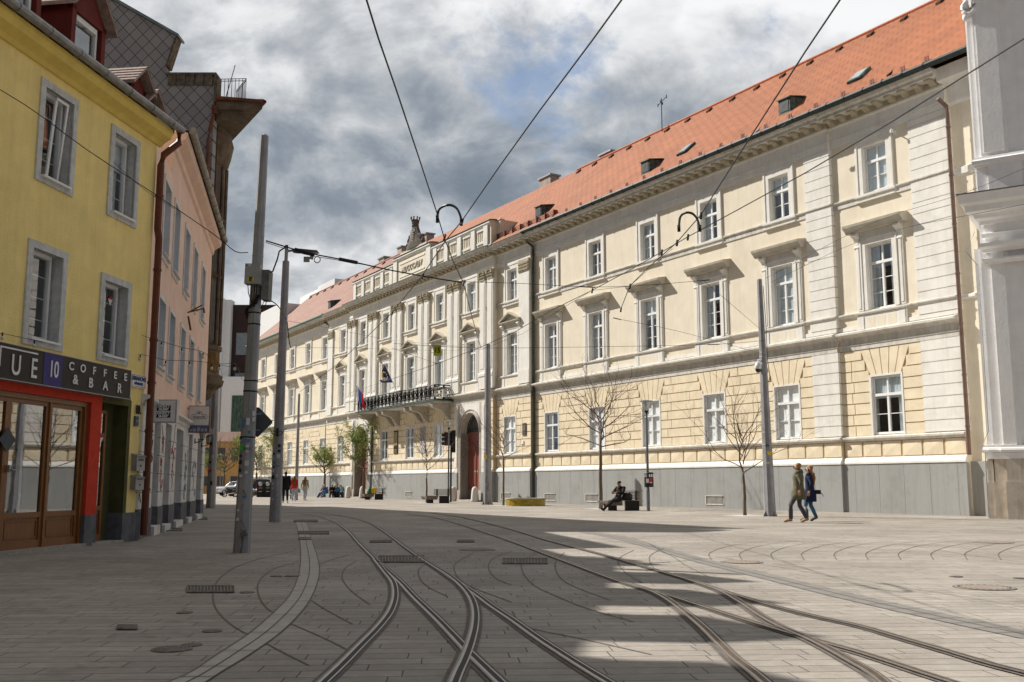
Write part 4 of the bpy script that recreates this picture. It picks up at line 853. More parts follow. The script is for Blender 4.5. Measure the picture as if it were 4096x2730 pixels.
m = MB()
for x0, y0, dz in ((.04, .0, 0), (-.34, .12, .005), (-.56, .35, .01)):
    x1 = 9 if x0 > 0 else x0+.4
    m.box(x0-.02, x1, y0-.05, y0+2, 1.97+dz, 2.17+dz); m.mould([(0, 2.17+dz), (.10, 2.19+dz), (.13, 2.26+dz), (.10, 2.33+dz), (.04, 2.35+dz), (.04, 2.42+dz), (0, 2.42+dz)], x0-.10, x1, -y0)
m.build('pilaster_base', chw, ch)
def ledge(prof, x0, z, m_=chw, name='cornice', depth=5, ret=1.0):   # moulding with a return on its left end
    m = MB(); n = len(prof)
    ret = .62; F = [(x0-o*ret, -o, z+h) for o, h in prof]; R = [(9.5, -o, z+h) for o, h in prof]; B = [(x0-o*ret, depth, z+h) for o, h in prof]
    for i in range(n):
        j = (i+1) % n; m.quad(F[i], R[i], R[j], F[j]); m.quad(F[i], B[i], B[j], F[j])
    return m.build(name, m_, ch, fix=False)
ledge([(0, 0), (.06, 0), (.10, .06), (.22, .10), (.22, .16), (0, .2)], -.10, 8.55, name='capital_ring')
ledge([(0, 0), (.10, .0), (.14, .1), (.30, .16), (.34, .28), (0, .34)], -.10, 8.95, name='architrave')
ledge([(0, 0), (.12, 0), (.16, .10), (.20, .14), (0, .2)], -.10, 9.45, name='architrave')
ledge([(0, 0), (.12, 0), (.18, .12), (.36, .18), (.42, .30), (.72, .36), (.76, .55), (.95, .62), (1.02, .82), (1.06, .90), (0, 1.0)], -.12, 9.92, name='main_cornice')
ledge([(0, 1.0), (1.08, .90), (1.08, .93), (0, 1.14)], -.12, 9.93, mat('cornice_sheet', (.20, .17, .165), .5, .15, 5, metal=.3), 'cornice_flashing')
m = MB(); m.box(-.08, 9, -.02, 4, 9.2, 9.95, 0); m.box(.30, 9, -.10, 1, 9.25, 9.93, 0); m.box(-.22, 9, -.10, 4, 10.9, 11.95, 0); m.box(.15, 1.2, -.22, 1, 11.0, 11.95, 0)
m.box(-.02, .82, -.18, 1, 12.3, 20, 0); m.box(-.22, 0, .0, 2, 12.3, 20, 0); m.box(.08, .72, -.24, 0, 12.4, 19.5, 0); m.box(.82, 9, -.05, 1, 12.3, 20, 0)
m.build('upper_pilaster', chw, ch)
ledge([(0, 0), (.22, 0), (.24, .06), (.32, .10), (.34, .20), (.26, .26), (.24, .34), (0, .38)], -.12, 11.93, name='upper_base_moulding')
m = MB()
for k in range(3): m.tube([(-.10-.20*math.sin(t*.5)*(1-k*.25), -.22+.08*k, 17.75+.24*math.cos(t*.5)*(1-k*.25)) for t in range(11)], .075, 8)
m.ball((-.20, -.16, 17.45), .13, .13, .16); m.tube([(-.2, -.35, 18.2), (1.2, -.35, 18.1)], .16, 8); m.build('volute', chw, ch, smooth=True)
ledge([(0, 0), (.2, 0), (.35, .2), (.5, .3), (0, .4)], -.12, 18.3, name='upper_capital')
m = MB(); m.tube([(-.62, .30, 0.02), (-.60, .32, 2.2), (-.66, .4, 2.5), (-.45, .3, 2.9), (-.42, .3, 8.6), (-.75, .1, 9.1), (-.45, .25, 9.8)], .014, 5); m.build('lightning_wire', zinc, ch)
# ================================================================== YELLOW HOUSE WITH THE BAR
YP = (-7.62699363, 20.57802137, 0); YR = math.atan2(.9907188, .13592739)
yh = root('yellow_house', 'mustard yellow rendered house with grey window frames and a coffee bar below', 'building', YP, YR)
yel = mat('mustard_render', (.92, .73, .29), .95, .07, 1.6, .7, 28, dirt=(.84, .66, .26), ds=.9); yel2 = mat('ochre_cornice', (.78, .58, .15), .9, .08, 3, .2, 30)
frg = mat('grey_window_surround', (.60, .605, .59), .95, .12, 8, .5, 60); olive = mat('olive_doorway', (.10, .095, .035), .9, .15, 4, .2, 30); plg = mat('slate_grey_plinth', (.13, .135, .15), .9, .22, 5, .4, 30, dirt=(.22, .2, .18), ds=2)
redm = mat('red_shopfront', (.60, .05, .022), .85, .10, 6, .3, 40)
YW = [(-3.57, 6.44, 8.02, .74), (-1.28, 6.44, 8.02, .72), (-3.60, 3.59, 5.13, .76), (-1.32, 3.60, 5.03, .74), (-5.9, 6.44, 8.02, .74), (-5.9, 3.59, 5.13, .74), (-8.2, 6.44, 8.02, .74)]
m = MB(); ops = [(c-w/2-.06, c+w/2+.06, a, b) for c, a, b, w in YW]
wall(m, -24, 0.0, 2.85, 8.5, ops, 0, .24, 0, 1, 2)
wall(m, -.62, 0, .57, 2.85, [], 0, .2, 0); m.quad((0, 0, 0), (0, 9, 0), (0, 9, 8.5), (0, 0, 8.5), 0); m.quad((-24, 9, 0), (0, 9, 0), (0, 9, 8.5), (-24, 9, 8.5), 0)
wall(m, -24, -5.4, 0, 2.85, [(-8.4, -6.4, .4, 2.4)], 0, .2, 0, 1, 2)
m.build('wall', [yel, frg, dark], yh, fix=False)
for c, a, b, w in YW:
    m = MB(); o = w/2+.06; t = .14
    for x0, x1, z0, z1 in ((c-o-t, c-o, a-.13, b+.13), (c+o, c+o+t, a-.13, b+.13), (c-o, c+o, b, b+.13), (c-o, c+o, a-.13, a)): m.box(x0, x1, -.03, .02, z0, z1)
    m.build('window_surround', frg, yh)
for i, (c, a, b, w) in enumerate(YW):
    fo = window(yh, c, a, w, b-a, 0, ft=.99 if i < 2 else .99, bars=0, cover=('left' if i != 1 else 'half'), wd=.06, mull=False)
    s = MB(); s.box(-w/2-.04, w/2+.06, -.09, .18, -.04, 0); s.build('sill', frameW, fo)
    g_ = MB()
    for k in (1, 2, 3): g_.box(-w/2+.06, w/2-.06, .22, .235, (b-a)*k/4-.008, (b-a)*k/4+.008)
    g_.box(-w*.22-.006, -w*.22+.006, .22, .235, .06, b-a-.06); g_.build('glazing_bar', frameW, fo)
    if i == 0:
        s = MB(); s.prism([(-.06, .12, .07), (-.0, .12, .07), (-.0, .02, b-a-.08), (-.06, .02, b-a-.08)], (0, .03, 0)); s.prism([(.26, .12, .07), (.31, .12, .07), (.31, .0, b-a-.08), (.26, .0, b-a-.08)], (0, .03, 0)); s.box(-.06, .31, -.0, .03, b-a-.10, b-a-.05); s.build('tilted_sash', frameW, fo)
m = MB(); m.mould([(0, 8.33), (.05, 8.33), (.10, 8.40), (.26, 8.50), (.30, 8.62), (.30, 8.70), (0, 8.74)], -24, .1); m.build('cornice', yel2, yh)
m = MB(); m.tube([(-24, -.40, 8.74), (.30, -.40, 8.76)], .085, 10)
u = -.2
while u > -9: m.tube([(u, -.40, 8.75), (u+.03, -.40, 8.75)], .095, 10); u -= .88
m.build('gutter', mat('grey_gutter', (.25, .245, .235), .5, .2, 6, metal=.3), yh, smooth=False)
dpm = mat('rust_brown_downpipe', (.14, .042, .020), .5, .15, 5)
m = MB(); m.tube([(.22, -.38, 8.72), (.22, -.38, 8.45), (.08, -.12, 8.15), (.02, -.10, 7.9), (.02, -.10, 6.5), (.10, -.10, 6.3), (.10, -.10, .1)], .075, 10)
for z in (7.2, 5.6, 4.1, 3.2, 2.2, 1.0): m.tube([(.1 if z < 6.3 else .02, -.10, z), (.1 if z < 6.3 else .02, -.10, z+.05)], .09, 10)
m.build('downpipe', dpm, yh)
yr_, zr_ = 4.2, 12.5; yrq = [[(-24, -.32, 8.74), (.15, -.32, 8.74), (.15, yr_, zr_), (-24, yr_, zr_)], [(.15, yr_, zr_), (-24, yr_, zr_), (-24, 9, 8.6), (.15, 9, 8.6)]]
yro = roof_obj('roof', yrq, tileD, yh)
m = MB(); m.poly([(.14, -.3, 8.6), (.14, 9, 8.6), (.14, yr_, zr_-.05)]); m.build('gable', yel, yh, fix=False)
m = MB(); rnd = random.Random(5)                       # mossy tile edge
for k in range(150):
    x = rnd.uniform(-2.1, .1); y = rnd.uniform(-.25, .9); z = 8.74+(y+.32)*.832; m.ball((x, y, z+.01), rnd.uniform(.03, .07), rnd.uniform(.03, .06), .03, 5, 4)
m.build('moss_clumps', mat('dark_moss', (.045, .035, .03), .95, .3, 20), yro)
dred = mat('dormer_red', (.14, .022, .016), .8, .15, 6, .2, 40); dtile = mat('dormer_roof_tile', (.33, .24, .20), .85, .25, 9)
def dormer(u, w, h, gh, first, label=None):
    y0 = .10; zb = 8.95; m = MB()
    m.box(u-w/2, u-w/2+.13, y0, y0+3.2, zb-.3, zb+h, 0); m.box(u+w/2-.13, u+w/2, y0, y0+3.2, zb-.3, zb+h, 0); m.box(u-w/2, u+w/2, y0, y0+.12, zb+h-.10, zb+h, 0)
    m.prism([(u-w/2, y0+.02, zb+h), (u+w/2, y0+.02, zb+h), (u, y0+.02, zb+h+gh)], (0, 3, 0), 0)
    o = m.build('dormer', [dred, dtile], yro)
    r_ = MB()
    for s in (-1, 1):
        r_.prism([(u, y0-.16, zb+h+gh+.10), (u+s*(w/2+.16), y0-.16, zb+h-.10), (u+s*(w/2+.16), y0-.16, zb+h-.04), (u, y0-.16, zb+h+gh+.17)], (0, 3.2, 0))
        for k in range(5): r_.prism([(u+s*(w/2+.16)*(k/5), y0-.17, zb+h+gh+.17-(gh+.21)*k/5), (u+s*(w/2+.16)*((k+1)/5), y0-.17, zb+h+gh+.17-(gh+.21)*(k+1)/5+.02), (u+s*(w/2+.16)*((k+1)/5), y0-.17, zb+h+gh+.17-(gh+.21)*(k+1)/5), ], (0, 3.2, 0))
    r_.build('dormer_roof', dtile, o)
    if first: window(o, u, zb+.05, w-.34, h-.22, y0-.08, ft=.99, bars=0, cover='left', wd=.06, mull=False)
    else:
        g_ = MB(); g_.box(u-w/2+.16, u+w/2-.16, y0+.03, y0+.06, zb, zb+h-.12); g_.build('dormer_pane', mat('dark_pane', (.05, .055, .06), .2, spec=.6), o)
dormer(-2.62, 1.15, 1.05, .62, True); dormer(-4.75, 1.25, 1.05, .62, True); dormer(-6.9, 1.2, 1.1, .6, True); dormer(-9.2, 1.2, 1.1, .6, True); dormer(-11.5, 1.2, 1.1, .6, True); dormer(-13.7, 1.2, 1.1, .6, True); dormer(-.70, .62, .42, .28, False); dormer(.02-.18, .5, .22, .2, False)
# shopfront
m = MB(); m.box(-5.4, -1.63, -.04, .3, 2.64, 2.84, 0); m.box(-2.0, -1.63, -.04, .35, .57, 2.64, 0); m.build('shopfront_frame', redm, yh)
m = MB(); m.box(-2.02, -1.62, -.05, .35, 0, .57, 0); m.build('plinth', plg, yh); m = MB(); m.box(-.68, 0.0, -.05, .30, 0, .57, 0); m.build('plinth', plg, yh)
m = MB(); m.box(-1.63, -.60, .45, .5, 2.55, 2.85, 0); m.box(-.62, -.56, -.005, .5, .0, 2.85, 0); m.box(-1.63, -1.60, -.0, .5, 0, 2.85, 0); m.box(-1.0, -.62, .30, .5, 0, 2.7, 0); m.box(-1.63, -.56, -.02, .5, 2.68, 2.86, 0); m.box(-.62, -.50, -.012, .02, .57, 2.8, 0); m.build('doorway', olive, yh)
m = MB(); m.box(-5.4, -2.0, -.10, .4, 0, .06); m.box(-1.75, -.6, -.06, .4, 0, .05); m.build('doorstep', mat('pale_step', (.36, .33, .29), .9, .15, 8, .3, 50), yh)
def glazed(name, x0, x1, z0, z1, y, rail_z, split=None, top=None):
    m = MB(); t = .075
    for a, b, c, d in ((x0, x0+t, z0, z1), (x1-t, x1, z0, z1), (x0+t, x1-t, z0, z0+.13), (x0+t, x1-t, z1-t, z1), (x0+t, x1-t, rail_z-.09, rail_z)): m.box(a, b, y, y+.07, c, d)
    m.box(x0+t, x1-t, y+.025, y+.05, z0+.13, rail_z-.09); 
    for a, b, c, d in ((x0+t+.04, x1-t-.04, z0+.17, z0+.19), (x0+t+.04, x1-t-.04, rail_z-.15, rail_z-.13), (x0+t+.04, x0+t+.06, z0+.19, rail_z-.15), (x1-t-.06, x1-t-.04, z0+.19, rail_z-.15)): m.box(a, b, y+.01, y+.03, c, d)
    if split: m.box(x0+t, x1-t, y-.01, y+.08, split-.06, split+.06)
    o = m.build(name, woodb, yh); g_ = MB(); g_.quad((x0+t, y+.03, rail_z), (x1-t, y+.03, rail_z), (x1-t, y+.03, z1-t), (x0+t, y+.03, z1-t)); g_.build('pane', shopglass, o, fix=False); return o
glazed('shop_door', -5.35, -4.27, .06, 2.55, .06, .66); d1 = glazed('shop_door', -4.27, -3.17, .06, 2.55, .06, .66); glazed('shop_window', -3.13, -2.1, .06, 2.55, .06, .66)
m = MB(); m.box(-5.4, -2.0, .02, .16, 2.55, 2.64); m.box(-2.10, -2.0, .02, .16, .06, 2.55); m.box(-3.17, -3.13, .03, .15, .06, 2.55); m.build('shop_frame', woodb, yh)
m = MB(); m.box(-4.24, -4.20, .0, .05, 1.32, 1.44); m.tube([(-4.22, 0, 1.36), (-4.22, -.04, 1.36), (-4.12, -.04, 1.36)], .012, 6); m.build('door_handle', zinc, d1)
glazed('house_door', -1.60, -.98, .05, 2.05, .22, .72); m = MB(); m.box(-1.60, -.98, .22, .28, 2.05, 2.12); m.box(-1.60, -1.54, .22, .28, 2.12, 2.55); m.box(-1.04, -.98, .22, .28, 2.12, 2.55); m.box(-1.60, -.98, .22, .28, 2.50, 2.56); tl = m.build('transom_light', woodb, yh)
m = MB(); m.quad((-1.54, .25, 2.12), (-1.04, .25, 2.12), (-1.04, .25, 2.5), (-1.54, .25, 2.5)); m.build('pane', shopglass, tl, fix=False)
m = MB()                                           # dim bar room with pale armchair
m.box(-5.6, -.5, 3.2, 3.25, 0, 2.9, 0); m.box(-5.6, -.5, .3, 3.2, 2.9, 2.95, 0); m.box(-5.6, -.5, .3, 3.2, -.02, .02, 1); m.box(-5.65, -5.6, .3, 3.2, 0, 2.9, 0); m.box(-.5, -.45, .3, 3.2, 0, 2.9, 0); m.build('bar_room', [mat('bar_wall', (.20, .18, .16), .9), mat('bar_floor', (.10, .07, .05), .7)], yh)
def on_y(u, out, z): return Vector((YP[0]+.13592739*u+.9907188*out, YP[1]+.9907188*u-.13592739*out, z))
ac = root('armchair', 'pale cream armchair dimly seen inside the bar window', 'armchair', tuple(on_y(-2.65, -.75, 0)), YR)
m = MB(); m.box(-.28, .28, -.25, .3, .12, .42); m.build('seat', mat('cream_upholstery', (.6, .57, .5), .9), ac); m = MB(); m.box(-.34, .34, .25, .40, .3, .92); m.box(-.34, -.27, -.2, .3, .3, .62); m.box(.27, .34, -.2, .3, .3, .62); m.build('backrest', mat('cream_upholstery', (.6, .57, .5)), ac)
m = MB()
for x in (-.25, .25):
    for y in (-.2, .25): m = MB(); m.tube([(x, y, 0), (x, y, .14)], .02, 6); m.build('leg', black, ac)
# bar signboard
sb = root('shop_signboard', 'long dark signboard of the coffee bar with white letters and a violet number panel', 'sign', YP, YR)
sgd = mat('signboard_brown', (.033, .027, .025), .6, .06, 2); vio = mat('violet_panel', (.025, .015, .17), .5, .1); let = mat('white_letters', (.78, .78, .78), .6)
m = MB(); m.box(-6.2, -.90, -.18, -.01, 2.80, 3.36); m.build('board', sgd, sb)
m = MB(); m.box(-6.2, -.885, -.188, -.0, 2.785, 2.80); m.box(-.90, -.885, -.188, 0, 2.80, 3.37); m.box(-6.2, -.885, -.188, 0, 3.36, 3.37); m.build('edge_trim', zinc, sb)
m = MB(); m.box(-3.78, -3.24, -.186, -.17, 2.803, 3.357); m.build('number_panel', vio, sb)
for t, x, z, s, sx_ in (('U', -4.53, 3.03, .47, .78), ('E', -4.05, 3.03, .47, .78), ('10', -3.49, 3.08, .40, .72), ('C', -2.97, 3.205, .20, 1.15), ('O', -2.60, 3.205, .20, 1.1), ('F', -2.23, 3.205, .20, 1.15), ('F', -1.86, 3.205, .20, 1.15), ('E', -1.49, 3.205, .20, 1.15), ('E', -1.11, 3.205, .20, 1.15), ('&', -2.82, 2.98, .24, 1.1), ('B', -2.32, 2.97, .25, 1.05), ('A', -1.82, 2.965, .25, 1.05), ('R', -1.31, 2.965, .25, 1.05)):
    text('lettering', t, s, let, sb, (x, -.19, z), sx=sx_, bold=.004)
m = MB(); m.box(-4.95, -3.96, -.188, -.18, 3.285, 3.31); m.box(-4.95, -4.925, -.188, -.18, 2.98, 3.285); m.build('white_bracket_line', let, sb)
# street name sign, number, mailboxes, notices
def ysign(name, label, cat, x0, x1, z0, z1, m_, th=.02, y=-.02): 
    r = root(name, label, cat, tuple(on_y((x0+x1)/2, 0, (z0+z1)/2)), YR); m = MB(); m.box(-(x1-x0)/2, (x1-x0)/2, -th+y, y+.02, -(z1-z0)/2, (z1-z0)/2); m.build('plate', m_, r); return r
enam = mat('enamel_white', (.70, .70, .70), .4, .04)
s_ = ysign('street_name_sign', 'white enamel street name sign URBANOVO NAMESTIE on the yellow corner', 'sign', -.60, -.03, 3.08, 3.35, enam)
bl_ = mat('sign_blue', (.02, .08, .22), .6); text('lettering', 'URBANOVO', .115, bl_, s_, (0, -.045, .045), sx=.9, bold=.003); text('lettering', 'NÁMESTIE', .075, bl_, s_, (0, -.045, -.055), sx=1, bold=.002)
m = MB()
for a, b, c, d in ((-.265, .265, .11, .118), (-.265, .265, -.118, -.11), (-.265, -.258, -.11, .11), (.258, .265, -.11, .11)): m.box(a, b, -.044, -.04, c, d)
m.build('red_border', mat('sign_red', (.4, .03, .03), .6), s_)
r = root('house_number', 'dark house number 10 fixed on the yellow wall by the doorway', 'sign', tuple(on_y(-.25, .02, 2.63)), YR); text('lettering', '10.', .24, black, r, (0, -.01, 0), sx=.7, depth=.012, bold=.006)
s_ = ysign('number_plate', 'small slate blue plate under the house number', 'sign', -.36, -.22, 2.30, 2.50, mat('slate_blue_plate', (.08, .10, .14), .6)); text('lettering', 'S T', .06, let, s_, (0, -.045, 0))
for z0, z1, lab in ((1.40, 1.75, 'upper grey metal mailbox on the yellow door pier'), (1.02, 1.32, 'lower grey metal mailbox on the yellow door pier')):
    r = root('mailbox', lab, 'mailbox', tuple(on_y(-.20, 0, z0)), YR, 'mailboxes on the yellow pier'); m = MB(); m.box(-.17, .17, -.12, 0, 0, z1-z0-.03); m.prism([(-.185, -.14, z1-z0-.05), (-.185, 0, z1-z0-.0), (-.185, 0, z1-z0-.04), (-.185, -.13, z1-z0-.08)], (.37, 0, 0)); m.build('box', zinc, r)
    m = MB(); m.box(-.10, .10, -.128, -.12, .20, .24); m.box(-.02, .02, -.13, -.12, .08, .12); m.build('slot', dark, r)
for x, z, nm in ((-1.2, 1.98, 'triangle'), (-1.15, 4.72, 'triangle')):
    r = root('warning_sticker', 'red and white triangle sticker on the house door glass' if z < 3 else 'red and white triangle sticker in the first-floor window', 'sticker', tuple(on_y(x, -.2, z)), YR); m = MB(); m.poly([(-.09, 0, .05), (.09, 0, .05), (0, 0, -.08)], 0); m.poly([(-.09, -.002, .055), (0, -.002, .13), (.09, -.002, .055)], 1); m.build('decal', [let, mat('decal_red', (.5, .03, .03), .6)], r, fix=False)
# diamond notice inside the door glass on the left
r = root('window_notice', 'dark diamond notice on the bar door glass at the left frame edge', 'sign', tuple(on_y(-4.28, -.04, 1.85)), YR); m = MB(); m.poly([(-.22, 0, 0), (0, 0, -.2), (.22, 0, 0), (0, 0, .2)]); m.build('decal', dark, r, fix=False)
# ================================================================== PINK HOUSE
KP = (-8.08691782, 22.37067153, 0); KR = math.atan2(.97780918, -.20949752)
kh = root('pink_house', 'salmon pink house with blind grey window panels above a white ground floor', 'building', KP, KR)
pink = mat('salmon_render', (.82, .59, .475), .95, .06, 1.5, .6, 28, dirt=(.74, .52, .42), ds=1.1); ppan = mat('pale_blue_reveal', (.56, .58, .62), .9, .05, 3); pwh = mat('dirty_white_render', (.70, .69, .67), .95, .08, 4, .4, 30, dirt=(.56, .42, .36), ds=1.8)
pc = [.68, 2.65, 5.12, 7.5, 10.1, 12.2]
m = MB(); ops = [o for c in pc[:6] for o in ((c-.56, c+.56, 6.42, 8.2), (c-.56, c+.56, 3.78, 5.4)) if c < 12]
wall(m, -1.95, 1.35, 2.95, 8.7, [o for o in ops if o[0] < 1.3], 0, .34, 0, 1); wall(m, 1.35, 12.95, 2.95, 9.75, [o for o in ops if o[0] > 1.3], 0, .34, 0, 1); m.quad((1.35, 0, 8.7), (1.35, 9, 8.7), (1.35, 9, 9.7), (1.35, 0, 9.7), 0); m.quad((-1.95, 0, 8.7), (1.35, 0, 8.7), (1.35, 9, 8.7), (-1.95, 9, 8.7), 0)
for a, b, c, d in ops: m.quad((a, .33, c), (b, .33, c), (b, .33, d), (a, .33, d), 1)
m.quad((-1.95, 0, 0), (-1.95, 9, 0), (-1.95, 9, 8.7), (-1.95, 0, 8.7), 0); m.quad((12.95, 0, 0), (12.95, 9, 0), (12.95, 9, 9.7), (12.95, 0, 9.7), 0); m.quad((-1.95, 9, 0), (12.95, 9, 0), (12.95, 9, 9.7), (1.35, 9, 9.7), 0)
m.build('wall', [pink, ppan], kh, fix=False)
for a, b, c, d in ops:
    m = MB(); t = .10
    for x0, x1, z0, z1 in ((a-t, a, c-t, d+t), (b, b+t, c-t, d+t), (a, b, d, d+t), (a, b, c-t, c)): m.box(x0, x1, -.03, .01, z0, z1)
    m.box(a-.03, b+.05, -.10, .05, c, c+.03); m.build('blind_window', pwh, kh)
m = MB(); m.mould([(0, 9.3), (.06, 9.34), (.08, 9.5), (.28, 9.62), (.32, 9.78), (0, 9.85)], 1.35, 13.0); m.build('cornice', pink, kh)
m = MB(); m.tube([(1.4, -.42, 9.86), (13.2, -.42, 9.9)], .095, 10)
for k in range(3, 16): m.tube([(-1.4+k*.95, -.42, 9.87), (-1.36+k*.95, -.42, 9.87)], .105, 10)
m.build('gutter', mat('stained_gutter', (.27, .25, .21), .5, .3, 4, metal=.3), kh)
kr = roof_obj('roof', [[(1.35, -.35, 9.84), (13.0, -.35, 9.84), (13.0, 4.4, 10.3), (1.35, 4.4, 10.3)], [(13.0, 4.4, 10.3), (1.35, 4.4, 10.3), (1.35, 9, 9.7), (13.0, 9, 9.7)]], tileD, kh); m = MB(); m.poly([(1.36, -.3, 9.7), (1.36, 9, 9.7), (1.36, 4.4, 10.28)]); m.build('gable', pink, kh, fix=False); m = MB(); m.poly([(13.0, -.3, 9.7), (13.0, 9, 9.7), (13.0, 4.4, 10.28)]); m.build('gable', pink, kh, fix=False)
# white ground floor: piers and deep openings
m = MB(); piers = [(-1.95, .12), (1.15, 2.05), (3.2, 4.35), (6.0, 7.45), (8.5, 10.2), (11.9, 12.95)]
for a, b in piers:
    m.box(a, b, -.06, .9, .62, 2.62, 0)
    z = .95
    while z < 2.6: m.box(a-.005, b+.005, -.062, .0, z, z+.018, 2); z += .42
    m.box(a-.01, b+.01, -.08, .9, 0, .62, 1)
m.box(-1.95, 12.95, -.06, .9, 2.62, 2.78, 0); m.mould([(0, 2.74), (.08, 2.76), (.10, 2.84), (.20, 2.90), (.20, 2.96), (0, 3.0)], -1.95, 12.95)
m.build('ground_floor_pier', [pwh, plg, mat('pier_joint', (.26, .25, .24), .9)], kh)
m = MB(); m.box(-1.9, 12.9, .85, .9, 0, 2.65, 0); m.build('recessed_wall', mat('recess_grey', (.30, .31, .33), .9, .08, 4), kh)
for a, b in ((.12, 1.15), (2.05, 3.2), (4.35, 6.0), (7.45, 8.5), (10.2, 11.9)):
    m = MB(); m.box(a, b, -.15, .85, 0, .16 if a > .5 else .2); m.build('doorstep', pwh, kh)
m = MB()
for a, b in ((10.25, 11.85),): m.box(a, b, .55, .6, .16, 2.3)
m.build('pub_door', mat('pub_green_door', (.03, .035, .03), .6, .2), kh)
# graffiti scribbles on the piers (own to the render, flat paint)
gm = [mat('graffiti_black', (.03, .03, .035), .8), mat('graffiti_red', (.42, .14, .10), .8), mat('graffiti_blue', (.18, .25, .35), .8)]
rnd = random.Random(11)
for (a, b), mi in zip(((-1.9, .10), (1.2, 2.0), (3.25, 4.3), (6.1, 7.3), (8.6, 10.1)), (0, 1, 1, 2, 2)):
    for k in range(5):
        m = MB(); x = rnd.uniform(a+.2, b-.3); z = rnd.uniform(.8, 2.1); p = [(x, -.07, z)]
        for j in range(7): x = min(b-.05, max(a+.05, x+rnd.uniform(-.2, .22))); z += rnd.uniform(-.22, .22); p.append((x, -.07, max(.7, z)))
        m.tube(smooth(p, 3), .007, 4); m.build('graffiti', gm[mi], kh)
# projecting signs
def on_k(u, out, z): return Vector((KP[0]-.20949752*u+.97780918*out, KP[1]+.97780918*u+.20949752*out, z))
q = on_k(-.3+.55, .1, 2.62)
r = root('light_box_sign', 'square white light box sign reading DON\'T SLEEP twice in black panels', 'sign', (-7.96, 22.05, 2.475), 0.02); r.scale = (.917,)*3
m = MB(); m.box(0, .60, -.06, .10, 0, .56); m.build('casing', mat('aluminium_casing', (.42, .42, .43), .4, .05, 5, metal=.5), r)
m = MB(); m.box(.035, .555, -.066, -.05, .03, .53); m.build('white_panel', enam, r)
for k in (0, 1):
    z = .12+.165*(1-k); m = MB(); m.box(.12, .45, -.070, -.06, z, z+.148); bp = m.build('black_panel', black, r)
    text('lettering', "DON'T", .085, let, r, (.285, -.073, z+.112), sx=1.12, bold=.004); text('lettering', 'SLEEP', .085, let, r, (.285, -.073, z+.040), sx=1.12, bold=.004)
m = MB(); m.box(-.14, .01, .0, .04, .42, .47); m.box(-.14, .01, .0, .04, .10, .15); m.tube([(-.1, .02, .38), (-.12, .02, .25), (-.06, .02, .2), (-.08, .02, .14)], .006, 4); m.build('bracket', zinc, r)
r = root('pub_sign', 'rust-edged rectangular pub sign with cloud outline and blue lower band', 'sign', (-9.57, 29.5, 2.64), 0.05)
m = MB(); m.box(0, .62, -.05, .05, 0, .80); m.build('casing', mat('rusted_casing', (.16, .09, .07), .7, .4, 9), r)
m = MB(); m.box(.02, .60, -.056, -.04, .22, .78); m.build('white_panel', mat('stained_white', (.74, .73, .69), .7, .1, 6, dirt=(.60, .47, .32), ds=3), r); m = MB(); m.box(.02, .60, -.056, -.04, .02, .22); m.build('blue_band', mat('faded_blue', (.12, .13, .27), .7, .2, 6), r)
pg = mat('pub_brown', (.10, .075, .06), .7); m = MB(); c = [(.09, .42), (.07, .48), (.11, .53), (.22, .54), (.25, .62), (.31, .65), (.37, .62), (.40, .54), (.50, .53), (.55, .48), (.53, .42), (.11, .40), (.09, .42)]; m.tube([(x, -.06, z) for x, z in c], .006, 4); m.build('cloud_outline', pg, r)
text('lettering', "Stanley's Pub", .080, pg, r, (.31, -.06, .465), sx=.86, bold=.001); m = MB(); m.ball((.31, -.058, .58), .04, .004, .025, 8, 5); m.build('emblem', pg, r)
for k, (x, w, h_) in enumerate(((.09, .06, .07), (.19, .09, .08), (.31, .07, .12), (.42, .08, .08), (.53, .05, .09))):
    m = MB(); m.box(x-w/2, x+w/2, -.060, -.05, .04, .04+h_); m.build('band_picture', mat('faded_print', (.38, .38, .36), .8, .3, 20), r)
m = MB(); m.box(-.16, .01, -.01, .03, .70, .74); m.box(-.14, .01, -.01, .03, .10, .14); m.build('bracket', zinc, r)
r = root('small_projecting_sign', 'small blank pinkish board sign jutting out behind the pub sign', 'sign', (-10.0, 32.9, 2.76), 0); m = MB(); m.box(0, .17, -.02, .02, 0, .20); m.box(-.5, .0, -.01, .01, .15, .17); m.build('board', mat('pinkish_board', (.42, .34, .34), .8, .05), r)
def lantern(x, y, z, label):
    r = root('wall_lantern', label, 'lantern', (x, y, z), 0); m = MB(); m.lathe([(.02, .24), (.05, .22), (.10, .17), (.11, .165)], n=6); m.lathe([(.055, -.04), (.05, -.06), (.01, -.09)], n=6); m.tube([(-.22, 0, -.12), (-.15, 0, -.14), (-.02, 0, -.10), (0, 0, -.07)], .014, 5); m.tube([(-.22, 0, -.18), (-.22, 0, -.02)], .02, 5)
    for k in range(6): m.tube([(.055*math.cos(k*PI/3), .055*math.sin(k*PI/3), -.04), (.095*math.cos(k*PI/3), .095*math.sin(k*PI/3), .17)], .006, 4)
    m.build('lantern_frame', black, r); m = MB(); m.lathe([(.05, -.04), (.09, .165)], n=6); m.build('lantern_glass', mat('lantern_pane', (.35, .34, .28), .3), r)
lantern(-9.55, 30.8, 2.55, 'black wall lantern hanging just below the pub sign'); lantern(-10.02, 33.0, 2.52, 'black wall lantern on a scroll bracket at the end of the pink house')
r = root('flag_holder', 'rusty double flag holder bracket on the pink wall between the window rows', 'bracket', tuple(on_k(5.9, .02, 6.0)), KR); m = MB(); m.tube([(0, 0, 0), (-.1, -.4, .22)], .02, 5); m.tube([(.05, 0, .02), (.2, -.42, .18)], .02, 5); m.tube([(0, -.02, -.1), (.03, -.1, -.5)], .03, 5); m.tube([(.2, -.42, .18), (.22, -.44, .05)], .025, 5); m.build('holder', mat('rusty_iron', (.12, .05, .03), .8, .3), r)
